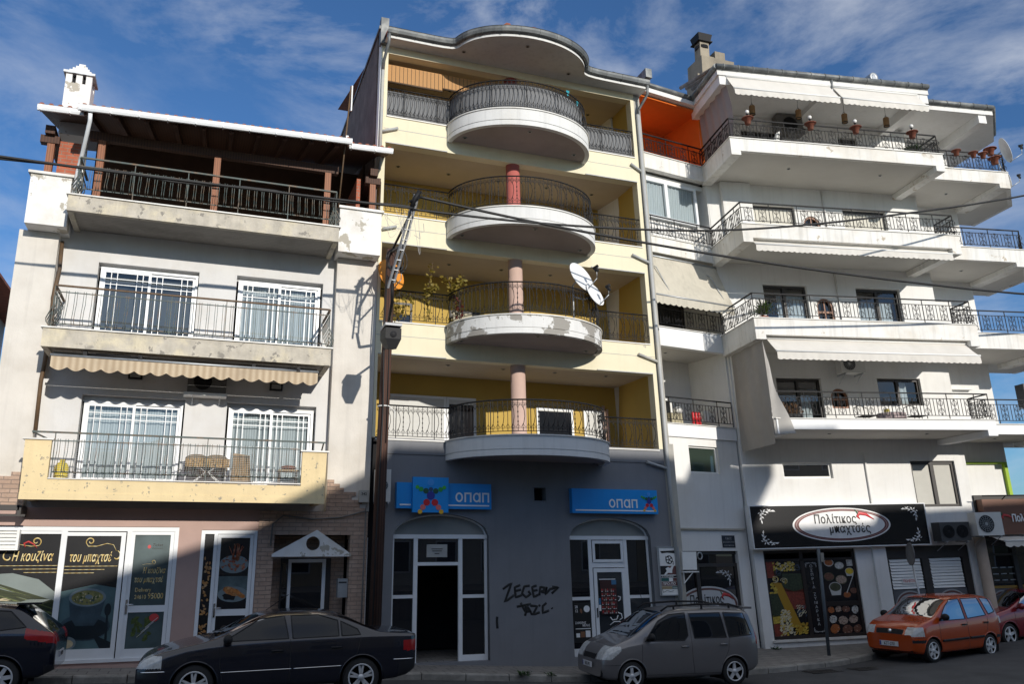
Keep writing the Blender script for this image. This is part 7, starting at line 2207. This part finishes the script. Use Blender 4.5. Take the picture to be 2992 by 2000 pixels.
    for i, s_ in ((0, -1), (nx, 1)):                     # close both ends
        ring = [(xsn[i], y, z) for y, z in secs[i]] + [(xsn[i], -y, z) for y, z in secs[i][-2:0:-1]]
        put('body', paint, ring if s_ > 0 else ring[::-1], None, False)
    body = None
    for key in sorted(bins, key=lambda q: 0 if q == 'body' else 1):
        mb, mt, _ = bins[key]
        o = mb.build(key if isinstance(key, str) else key[0], mt, t)
        if key == 'body': body = o
    def yat(x, z):
        s_ = section(x)
        for (ya, za), (yb, zb) in zip(s_[3:], s_[4:]):
            if za <= z <= zb: return lerp(ya, yb, (z - za) / max(1e-6, zb - za))
        return s_[len(s_) // 2][0]
    def sideline(mb, pts, r, sg, off=.002, n=5, flat=None):
        P_ = []
        for (a, za), (b, zb) in zip(pts, pts[1:]):
            q = max(2, int(math.hypot(b - a, zb - za) / .05))
            for i in range(q): P_.append((lerp(a, b, i / q), lerp(za, zb, i / q)))
        P_.append(pts[-1])
        mb.tube([(x, sg * (yat(x, z) + off), z) for x, z in P_], r, n)
    for sg in (1, -1):
        g = MB(T)
        for line in gaps: sideline(g, line, .0045, sg, 0)
        for poly in windows: sideline(g, poly + poly[:1], .011, sg, .001)
        g.build('seal', rubber, body)
        if trims:
            for tm, line, r in trims:
                g = MB(T); sideline(g, line, r, sg, .004); g.build('side_trim', tm, body)
        for hx, hz, hm in handles:
            g = MB(T); y = yat(hx, hz); g.tube([(hx - .09, sg * (y + .012), hz), (hx + .09, sg * (y + .016), hz)], .018, 8); g.build('door_handle', hm, body)
        if mirror:
            mx, mz, mm = mirror
            y = yat(mx, mz)
            g = MB(T); g.ball((mx, sg * (y + .13), mz + .06), .075, .11, .085, 12, 8); g.tube([(mx + .03, sg * (y - .01), mz), (mx, sg * (y + .08), mz + .04)], .03, 6); g.build('wing_mirror', mm, t)
        lip = MB(T)
        for wx in wheels:
            pts = []
            for i in range(25):
                a = math.pi * (-.12 + 1.24 * i / 24)
                x, z = wx + wr * 1.17 * math.cos(a), wr + wr * 1.17 * math.sin(a)
                if x0 + .02 < x < x1 - .02 and z > interp(bot, x): pts.append((x, sg * (yat(x, z) - .004), z))
            lip.tube(pts, .013, 5)
        lip.build('arch_lip', paint, body)
        lin = MB(T)
        for wx in wheels:
            vs = []
            for i in range(19):
                a = math.pi * (-.15 + 1.3 * i / 18)
                for y in (W * .48, W * .18): vs.append((wx + wr * 1.19 * math.cos(a), sg * y, wr + wr * 1.19 * math.sin(a)))
            lin.add(vs, [(2 * i, 2 * i + 1, 2 * i + 3, 2 * i + 2) for i in range(18)]); lin.poly([(wx - wr * 1.2, sg * W * .18, 0.12), (wx + wr * 1.2, sg * W * .18, 0.12), (wx + wr * 1.2, sg * W * .18, wr * 2.2), (wx - wr * 1.2, sg * W * .18, wr * 2.2)])
        lin.build('wheel_arch', black_plastic, body)
    for wx in wheels:
        for sg in (1, -1):
            yc = sg * (W / 2 - .115)
            g = MB(T); r_ = wr
            prof = [(r_ * .66, -.09), (r_ * .90, -.095), (r_ * .98, -.075), (r_, -.05), (r_, .05), (r_ * .98, .075), (r_ * .90, .095), (r_ * .66, .09)]
            g.lathe((wx, yc, wr), prof, 30, 'y', cap=False)
            wo = g.build('wheel', tyre_m, t)
            g = MB(T); ro = r_ * .67
            g.cur = 1; g.lathe((wx, yc, wr), [(ro * .98, -sg * .02), (.001, -sg * .02)], 26, 'y')
            g.cur = 0
            f_ = yc + sg * .082
            ring = [(wx + ro * math.cos(i * math.pi / 15), f_, wr + ro * math.sin(i * math.pi / 15)) for i in range(30)]
            g.tube(ring, .016, 6, closed=True)
            g.lathe((wx, f_ - sg * .02, wr), [(.055, 0), (.05, sg * .025), (.001, sg * .03)], 14, 'y')
            for i in range(spokes[0] if isinstance(spokes, tuple) else spokes):
                n_ = spokes[0] if isinstance(spokes, tuple) else spokes
                a = 2 * math.pi * i / n_ + .3
                for da in ((-.14, .14) if isinstance(spokes, tuple) else (0,)):
                    w_ = .021 if isinstance(spokes, tuple) else .036
                    P0 = (wx + .04 * math.cos(a + da), wr + .04 * math.sin(a + da)); P1 = (wx + ro * math.cos(a + da * 1.2), wr + ro * math.sin(a + da * 1.2))
                    dx, dz = -math.sin(a) * w_, math.cos(a) * w_
                    v = [(P0[0] - dx, f_, P0[1] - dz), (P0[0] + dx, f_, P0[1] + dz), (P1[0] + dx * .8, f_ - sg * .005, P1[1] + dz * .8), (P1[0] - dx * .8, f_ - sg * .005, P1[1] - dz * .8)]
                    u = [(x, y - sg * .035, z) for x, y, z in v]
                    g.add(v + u, [(0, 1, 2, 3), (0, 4, 5, 1), (1, 5, 6, 2), (2, 6, 7, 3), (3, 7, 4, 0)], False)
            g.build('rim', [rimm or silver_alloy, black_plastic], wo)
    return t, T, section, body
def number_plate(t, T, x, z, txt, front=True, w=.52):
    sg = 1 if front else -1
    Tp = lambda a, d, h: T(x - sg * d, sg * a * 1.0, z + h)      # a runs to the reader's right
    b = MB(Tp); b.box(-w / 2, w / 2, -.012, .0, -.055, .055)
    b.cur = 2; b.box(-w / 2 + .004, -w / 2 + .045, -.0135, -.0122, -.05, .05)
    b.cur = 1; b.text(txt, .10, .02, -.036, -.0135, align='CENTER', bold=.012, sx=.74, ext=.0008)
    b.build('number_plate', [plate_w, black_text, mat('plate_blue', (.02, .05, .25), .5)], t)
PI = math.pi
rz_ = lambda x: ground_z(x) - .14 + .02
# --- black saloon in front of the left house and the open shop doorway
blk = car_paint('black_blue_car_paint', (.010, .012, .022), .22, .2)
sd_pos = (1.72, 17.62, .065)
t, T, sec, body = make_car('parked_car', 'black four-door saloon with silver side strip parked by the stone entrance', sd_pos, PI, 1.08, 1.76,
    [(-2.28, .98), (-2.24, 1.01), (-1.75, 1.045), (-1.55, 1.07), (-.95, 1.36), (-.55, 1.42), (.1, 1.415), (.45, 1.36), (1.05, 1.05), (1.25, .99), (1.8, .88), (2.12, .78), (2.24, .68), (2.28, .60)],
    [(-2.28, .95), (-1.7, .97), (-.8, .955), (.3, .93), (1.05, .90), (1.7, .82), (2.28, .58)],
    [(-2.28, .40), (-2.05, .27), (-1.4, .22), (1.5, .22), (2.05, .22), (2.28, .30)],
    (-1.30, 1.40), .315, blk,
    [[(.98, .97), (.42, 1.30), (.02, 1.345), (-.06, .985)], [(-.13, .985), (-.09, 1.345), (-.55, 1.345), (-.88, 1.25), (-.90, 1.0)], [(-.95, 1.0), (-.93, 1.235), (-1.22, 1.10), (-1.27, 1.01)]],
    (.42, 1.12), (-1.62, -.92),
    [('headlight', lens, lambda x, y, z: x > 1.90 and .60 < z < .80 and y > .46 and z < .80 - (2.28 - x) * .05, True),
     ('tail_light', tail, lambda x, y, z: x < -2.02 and .72 < z < .90 and y > .45, True),
     ('grille', black_plastic, lambda x, y, z: x > 2.14 and .60 < z < .70 and y < .40, False),
     ('bumper', mat('black_bumper', (.012, .013, .018), .35, coat=.3), lambda x, y, z: (x > 1.95 or x < -1.95) and z < .56, False)],
    gaps=[[(1.02, .93), (1.02, .6), (.95, .3)], [(-.09, .98), (-.10, .28)], [(-1.28, .98), (-1.22, .72), (-1.0, .42), (-.98, .28)], [(1.02, .24), (-.98, .24)]],
    spokes=(5, 2), mirror=(.92, .95, black_plastic), handles=((.12, .80, black_plastic), (-.86, .82, black_plastic)),
    trims=[(chrome, [(1.0, .50), (-.12, .51)], .008), (chrome, [(-.16, .51), (-.95, .52)], .008), (chrome, [(2.22, .545), (1.85, .55)], .010), (chrome, [(-2.22, .58), (-1.85, .585)], .010)])
b = MB(T); b.tube([(.28, .0, 1.40), (-.10, 0, 1.66)], .008, 4); b.build('aerial', black_plastic, t)
b = MB(T); b.tube([(1.13, -.45, 1.04), (1.06, .05, 1.10), (.98, .40, 1.10)], .010, 4); b.build('wiper', black_plastic, t)
# --- silver high-roof car
slv = car_paint('silver_grey_car_paint', (.165, .16, .165), .32, .35)
t, T, sec, body = make_car('parked_car', 'silver-grey high-roofed small car with roof rails parked before the grey wall', (10.62, 18.52, -.31), PI - .055, 1.02, 1.69,
    [(-1.93, .95), (-1.90, 1.15), (-1.80, 1.52), (-1.72, 1.62), (-1.2, 1.665), (-.2, 1.67), (.3, 1.63), (.62, 1.50), (1.18, 1.12), (1.35, 1.05), (1.72, .92), (1.86, .78), (1.93, .62)],
    [(-1.93, .98), (-1.2, 1.0), (-.2, .97), (.6, .94), (1.2, .92), (1.7, .80), (1.93, .60)],
    [(-1.93, .38), (-1.7, .26), (-1.1, .21), (1.2, .21), (1.75, .20), (1.93, .28)],
    (-1.24, 1.26), .295, slv,
    [[(.92, .99), (.55, 1.40), (.28, 1.53), (-.12, 1.56), (-.13, 1.08), (-.03, .985)], [(-.28, 1.02), (-.22, 1.54), (-1.0, 1.545), (-1.08, 1.02)], [(-1.14, 1.02), (-1.08, 1.545), (-1.6, 1.52), (-1.75, 1.06)]],
    (.40, 1.24), (-1.90, -1.70),
    [('headlight', lens, lambda x, y, z: x > 1.50 and .64 < z < .90 and y > .40 and (z - .64) < .30 - (y - .40) * .1 and (1.93 - x) * .75 + .62 < z + .13, True),
     ('tail_light', tail, lambda x, y, z: x < -1.86 and .85 < z < 1.35 and y > .55, True),
     ('grille', black_plastic, lambda x, y, z: x > 1.80 and (.62 < z < .73 and y < .34 or .27 < z < .42 and y < .36 or (z - .36) ** 2 + (y - .62) ** 2 < .0081), False)],
    gaps=[[(1.0, .95), (1.02, .6), (.98, .28)], [(-.20, 1.58), (-.20, .6), (-.24, .28)], [(-1.11, 1.57), (-1.14, 1.0), (-1.10, .75), (-.92, .45), (-.90, .28)], [(1.0, .30), (-.9, .29)], [(1.90, .52), (1.45, .53)]],
    tumble=.80, front_round=.55, spokes=5, mirror=(.82, 1.02, black_plastic), handles=((-.02, .86, slv), (-.98, .88, slv)))
for sg in (1, -1):
    b = MB(T); b.tube([(.42, sg * .60, 1.60), (.25, sg * .60, 1.70), (-.5, sg * .60, 1.735), (-1.3, sg * .60, 1.72), (-1.55, sg * .60, 1.65)], .022, 6)
    for x in (.1, -.6, -1.3): b.tube([(x, sg * .6, 1.63), (x, sg * .6, 1.72)], .025, 5)
    b.build('roof_rail', black_plastic, t)
b = MB(T); b.box(-1.93, -1.72, -.55, .55, 1.60, 1.645); b.build('spoiler', slv, t)
b = MB(T); b.tube([(.45, -.2, 1.6), (.55, -.2, 2.05)], .006, 4); b.build('aerial', black_plastic, t)
number_plate(t, T, 1.965, .50, 'ΝΙΒ-2492')
# --- orange small car
org_p = car_paint('orange_car_paint', (.40, .056, .006), .26, .10)
pa = math.atan2(-.46, -2.74)
pk = 1.10
t, T, sec, body = make_car('parked_car', 'small orange five-door car with black bumper strips parked at the right', (19.86, 19.66, -.255), pa, pk, 1.58,
    [(-1.76, .85), (-1.73, 1.05), (-1.62, 1.42), (-1.52, 1.50), (-1.0, 1.545), (-.1, 1.54), (.25, 1.49), (.45, 1.40), (.92, 1.08), (1.1, 1.02), (1.5, .93), (1.68, .82), (1.76, .66)],
    [(-1.76, .96), (-1.0, .98), (0, .93), (.8, .90), (1.3, .86), (1.76, .64)],
    [(-1.76, .36), (-1.5, .24), (1.3, .20), (1.6, .20), (1.76, .28)],
    (-1.12, 1.17), .285, org_p,
    [[(.80, .96), (.40, 1.30), (.18, 1.43), (-.18, 1.45), (-.20, .97)], [(-.30, .98), (-.27, 1.45), (-.95, 1.45), (-1.08, 1.03)], [(-1.20, 1.05), (-1.05, 1.45), (-1.40, 1.42), (-1.52, 1.10)]],
    (.30, .98), (-1.72, -1.50),
    [('headlight', lens, lambda x, y, z: x > 1.46 and .62 < z < .83 and y > .44, True),
     ('tail_light', tail, lambda x, y, z: x < -1.62 and .95 < z < 1.4 and y > .5, True),
     ('grille', black_plastic, lambda x, y, z: x > 1.55 and .66 < z < .77 and y < .38, False),
     ('bumper_strip', black_plastic, lambda x, y, z: (x > 1.35 and .47 < z < .54 and y > .30) or (x > 1.6 and .26 < z < .36 and y < .6) or (x < -1.4 and .47 < z < .54), False)],
    gaps=[[(.86, .93), (.88, .6), (.84, .26)], [(-.24, 1.46), (-.25, .26)], [(-1.12, 1.0), (-1.05, .72), (-.86, .45), (-.84, .26)], [(1.74, .58), (1.40, .60)]],
    tumble=.80, front_round=.5, spokes=6, mirror=(.74, .99, black_plastic), handles=((-.10, .84, black_plastic), (-1.0, .86, black_plastic)), trims=[(black_plastic, [(.82, .50), (-.22, .52)], .03), (black_plastic, [(-.28, .52), (-.86, .53)], .03)])
b = MB(T); b.tube([(.2, 0, 1.5), (-.05, 0, 1.85)], .007, 4); b.build('aerial', black_plastic, t)
b = MB(T); b.lathe((1.70, 0, .715), [(.055, 0), (.05, .05), (.001, .055)], 16, 'x'); b.build('badge', chrome, t)
number_plate(t, T, 1.79, .43, 'ΚΖΤ-2701')
# --- red car cut by the right edge
red_p = car_paint('red_car_paint', (.22, .014, .022), .24, .25)
t, T, sec, body = make_car('parked_car', 'dark red car parked behind the orange one at the right edge', (25.1, 21.55, -.22), pa - .12, 1.16, 1.70,
    [(-1.95, .9), (-1.9, 1.1), (-1.6, 1.40), (-1.0, 1.46), (-.2, 1.46), (.2, 1.40), (.95, 1.04), (1.15, .97), (1.7, .86), (1.9, .74), (1.98, .62)],
    [(-1.95, .92), (-.5, .93), (.9, .89), (1.5, .80), (1.98, .60)],
    [(-1.95, .36), (-1.6, .24), (1.5, .20), (1.8, .20), (1.98, .28)],
    (-1.24, 1.22), .30, red_p,
    [[(.85, .96), (.30, 1.33), (-.15, 1.38), (-.2, .97)], [(-.28, .97), (-.25, 1.38), (-.95, 1.37), (-1.25, 1.02)]],
    (.20, 1.04), (-1.9, -1.5),
    [('headlight', lens, lambda x, y, z: x > 1.55 and .62 < z < .80 and y > .42, True), ('grille', black_plastic, lambda x, y, z: x > 1.85 and (.60 < z < .70 and y < .36 or .26 < z < .40 and y < .5), False)],
    gaps=[[(.96, .9), (.98, .3)], [(-.24, 1.38), (-.25, .28)]], spokes=5, mirror=(.8, .96, red_p))
number_plate(t, T, 2.0, .46, 'ΡΙΝ-1484')
# --- dark blue hatchback leaving the frame at the left
blu = car_paint('midnight_blue_car_paint', (.008, .011, .022), .18, .3)
t, T, sec, body = make_car('parked_car', 'midnight blue hatchback with red tail lamp cut by the left edge', (-4.35, 18.72, .20), PI, 1.05, 1.76,
    [(-2.10, .86), (-2.07, .98), (-1.98, 1.06), (-1.55, 1.44), (-1.3, 1.50), (-.6, 1.53), (.2, 1.50), (.7, 1.36), (1.2, 1.06), (1.4, 1.0), (1.9, .84), (2.05, .7), (2.1, .6)],
    [(-2.10, .95), (-1.5, 1.03), (-.6, .98), (.6, .92), (1.4, .85), (2.1, .6)],
    [(-2.10, .40), (-1.8, .26), (1.6, .21), (2.1, .3)],
    (-1.30, 1.30), .315, blu,
    [[(1.0, .96), (.45, 1.34), (0, 1.42), (-.05, .99)], [(-.12, 1.0), (-.10, 1.42), (-.8, 1.42), (-.95, 1.05)], [(-1.0, 1.06), (-.86, 1.42), (-1.35, 1.38), (-1.62, 1.12)]],
    (.4, 1.25), (-2.02, -1.58),
    [('tail_light', tail, lambda x, y, z: x < -1.62 and y > .42 and abs(z - (.96 + (x + 1.9) * .22)) < .085, True), ('bumper', mat('black_bumper', (.012, .013, .018), .35, coat=.3), lambda x, y, z: x < -1.95 and z < .5, False)],
    gaps=[[(-.08, .98), (-.1, .28)], [(-1.0, 1.03), (-1.05, .8), (-.9, .5)]], spokes=7, handles=((-.85, .85, blu),))
b = MB(T); b.slab([(-1.78, -.55), (-1.78, .55), (-1.4, .6), (-1.4, -.6)], 1.475, 1.51); b.build('spoiler', blu, t)
number_plate(t, T, -2.10, .62, 'ΙΝΝ-2439', False)

# --- wooden utility pole with leaning steel arm, lamp and cables
UP = thing('utility_pole', 'brown wooden utility pole with leaning steel arm between white and yellow buildings', 'pole', (4.12, 20.3, 0))
b = MB(); b.tube([(4.06, 20.3, -.1), (4.10, 20.3, 5), (4.17, 20.3, 10.15)], [.15, .135, .115], 14); b.build('post', mat('creosoted_wood', (.055, .024, .016), .8, wave=((.085, .038, .024), 5.0, 'X'), var=.3, stain=(.03, .02, .018), sa=.6, ss=2.0, bump=.3, bs=25), UP)
b = MB(); a0, a1 = Vector((3.87, 18.75, 8.70)), Vector((4.16, 17.6, 10.55))
for dx in (-.07, .07): b.tube([(a0.x + dx, a0.y, a0.z + dx), (a1.x + dx * .6, a1.y, a1.z)], .032, 4)
for i in range(9):
    p = a0.lerp(a1, (i + .5) / 9); b.tube([(p.x - .06, p.y - .045, p.z), (p.x + .06, p.y - .045, p.z)], .012, 4)
b.build('steel_arm', mat('grey_steel', (.36, .37, .39), .5, metal=.3, var=.15), UP)
b = MB()
b.tube([(4.16, 20.2, 10.05), (4.0, 18.3, 9.55), (3.98, 18.3, 9.4)], .035, 5); b.tube([(4.17, 20.2, 10.1), (4.15, 17.7, 10.35)], .032, 5); b.tube([(4.12, 20.2, 8.05), (3.95, 18.95, 8.35), (3.9, 18.8, 8.75)], .04, 5); b.tube([(4.15, 20.25, 9.2), (3.95, 18.6, 9.1)], .025, 5)
b.tube([(4.05, 17.65, 10.2), (4.12, 17.6, 10.45), (4.22, 17.55, 10.62)], .06, 6); b.tube([(4.0, 17.6, 10.35), (4.26, 17.6, 10.5)], .03, 6)
b.build('bracket', black_iron, UP)
b = MB()
for j in range(3):
    r = .24 + .03 * j; dy = random.uniform(-.1, .1)
    b.tube([(4.16 + r * .8 * math.cos(i * .3142) + .05 * j, 19.95 + dy + .10 * math.sin(i * .3142), 9.75 + r * 1.25 * math.sin(i * .3142)) for i in range(20)], .013, 4, closed=True)
b.tube([(4.05, 20.12, 9.4), (4.02, 20.13, 8), (4.06, 20.13, 6), (4.0, 20.13, 3), (3.98, 20.14, .2)], .018, 5); b.tube([(4.2, 20.16, 9.3), (4.17, 20.16, 7.5), (4.16, 20.17, 5.2)], .014, 5)
b.build('cable_coil', cable_black, UP)
b = MB(); b.tube([(4.11 + .145 * math.cos(i * .524), 20.3 + .145 * math.sin(i * .524), 6.1) for i in range(12)], .018, 5, closed=True); b.tube([(4.2, 20.17, 6.1), (4.34, 20.12, 5.98), (4.36, 20.1, 5.8)], .008, 4); b.build('tie', white_paint, UP)
t = thing('street_lamp', 'black street lamp with grey lid on the front of the wooden utility pole', 'lamp', (3.86, 18.5, 7.1))
b = MB(); b.tube([(4.10, 20.2, 7.55), (3.9, 18.8, 7.62)], .03, 8); b.build('arm', galv, t)
b = MB(); b.add([(3.68, 18.25, 7.55), (4.04, 18.25, 7.55), (4.04, 18.85, 7.6), (3.68, 18.85, 7.6), (3.68, 18.25, 7.30), (4.04, 18.25, 7.30), (4.04, 18.85, 7.38), (3.68, 18.85, 7.38), (3.77, 18.33, 7.08), (3.95, 18.33, 7.08), (3.95, 18.75, 7.16), (3.77, 18.75, 7.16)],
    [(0, 4, 5, 1), (1, 5, 6, 2), (2, 6, 7, 3), (3, 7, 4, 0), (4, 8, 9, 5), (5, 9, 10, 6), (6, 10, 11, 7), (7, 11, 8, 4), (8, 11, 10, 9)], False); b.build('housing', black_plastic, t)
b = MB(); b.box(3.67, 4.05, 18.24, 18.86, 7.601, 7.66); b.build('lid', mat('grey_lid', (.4, .41, .43), .5), t)
b = MB(); b.lathe((3.86, 18.235, 7.40), [(.075, 0), (.05, -.015), (.001, -.02)], 14, 'y'); b.build('lens', black_iron, t)
def cable(label, pts, r, double=False):
    pts = chaikin(pts, 2)
    b = MB(); b.tube(pts, r, 6)
    if double: b.tube([(x, y + .03, z + .05 * math.sin(x * 2.1)) for x, y, z in pts], r * .8, 6)
    b.build('overhead_cable', cable_black, label=label, cat='cable')
cable('thick twisted overhead cable crossing in front of the white building to the utility pole', [(-30, 17.6, 11.2), (-15, 17.6, 10.35), (-4.09, 17.6, 10.1), (-.5, 17.6, 10.13), (2.0, 17.6, 10.16), (4.1, 17.6, 10.2)], .030, True)
cable('thick overhead cable sagging down to the right in front of the white balconies', [(4.2, 17.6, 10.5), (6.76, 17.6, 10.27), (9.65, 17.6, 10.12), (13.26, 17.6, 10.0), (17.08, 17.6, 9.97), (22.74, 17.6, 10.05), (34, 17.6, 10.7)], .034)
cable('overhead cable rising towards the upper right from the utility pole', [(4.07, 17.6, 10.17), (6.76, 17.6, 10.22), (9.66, 17.6, 10.42), (11.94, 17.6, 10.68), (14.29, 17.6, 11.10), (17.08, 17.6, 11.72), (23.39, 17.6, 13.29), (34, 17.6, 16.6)], .030)
b = MB()
for j in range(7):
    x0, z0 = 3.3 + .13 * j, 10.12; x1 = 3.9 + .05 * j; dz = .35 + .11 * j
    b.tube([(lerp(x0, x1, i / 10) - .12 * math.sin(math.pi * i / 10) * (j % 3 - 1), 17.6 + .15 * (j % 3), z0 - dz * math.sin(math.pi * i / 10)) for i in range(11)], .0045, 4)
b.tube([(4.15, 17.7, 9.6), (4.3, 17.75, 9.55), (4.28, 17.75, 9.7), (4.4, 17.8, 9.75), (4.38, 17.8, 9.95)], .006, 4)
b.build('loose_wires', mat('pale_wire', (.38, .38, .38), .6), label='tangle of thin pale wires hanging from the cables beside the utility pole', cat='wires')
# --- sign posts on the right pavement
t = thing('sign_post', 'bare blue-grey metal post standing on the pavement before the pasta posters', 'post', (16.85, 20.49, -.2))
b = MB(); b.tube([(16.85, 20.49, -.22), (16.80, 20.49, 2.72)], .048, 10); b.build('post', mat('blue_grey_metal', (.075, .095, .115), .5, var=.2), t)
b = MB(); b.lathe((16.85, 20.49, -.22), [(.16, .03), (.14, .045)], 14); b.box(16.80, 16.90, 20.40, 20.42, 2.35, 2.6); b.build('base', kerbstone, t)
t = thing('traffic_sign', 'round traffic sign seen from behind on a thin grey post near the orange car', 'sign', (20.3, 20.9, -.1))
b = MB(); b.tube([(20.62, 20.6, -.15), (20.28, 20.6, 2.3)], .03, 8); b.build('post', galv, t)
b = MB(lambda x, y, z: (20.22 + .42 * x - .91 * y, 20.58 + .91 * x + .42 * y, 2.55 + z)); b.lathe((0, 0, 0), [(.001, 0), (.31, 0), (.33, .015), (.33, -.015), (.31, -.012), (.001, -.012)], 28, 'y'); b.build('sign_plate', mat('grey_sign_back', (.13, .135, .14), .6, var=.15), t)
# --- drain grates and weeds
for x0, y0, l in ((14.9, 18.75, 'cast iron drain grate at the kerb nearest the silver car'), (16.2, 18.6, 'cast iron drain grate in the road nearer the orange car')):
    t = thing('drain_grate', l, 'drain', (x0 + .4, y0 + .2, rz_(x0) - .01))
    b = MB(); z = rz_(x0 + .4) + .004
    for i in range(9): b.box(x0 + i * .1, x0 + i * .1 + .05, y0, y0 + .38, z, z + .012)
    b.box(x0 - .04, x0 + .9, y0 - .05, y0 - .001, z, z + .014); b.box(x0 - .04, x0 + .9, y0 + .381, y0 + .43, z, z + .014); b.build('grate', mat('cast_iron', (.03, .028, .027), .7, var=.3), t)
def weed(label, x, y, n, r):
    t = thing('weed', label, 'plant', (x, y, ground_z(x)), 'weeds along the pavement')
    b = MB()
    for _ in range(n):
        a = random.uniform(0, 6.28); l = random.uniform(.4, 1) * r; e = random.uniform(.1, 1.0)
        d = Vector((math.cos(a) * math.cos(e), math.sin(a) * math.cos(e), math.sin(e))); w = d.cross(Vector((0, 0, 1))).normalized() * .016
        B = Vector((x + random.uniform(-.5, .5) * r, y + random.uniform(-.1, .1), ground_z(x))); M_ = B + d * l * .6; E_ = B + d * l - Vector((0, 0, l * .2))
        b.add([tuple(B), tuple(M_ + w), tuple(E_), tuple(M_ - w)], [(0, 1, 2, 3)])
    b.build('leaves', leaf_dark, t)
weed('green weeds growing out of the kerb left of the silver car', 7.35, 19.3, 60, .22)
weed('low weeds in the kerb joint just before the silver car', 8.0, 19.3, 30, .15)
weed('dark weed tuft at the foot of the white wall below the pasta posters', 16.55, 22.42, 50, .22)
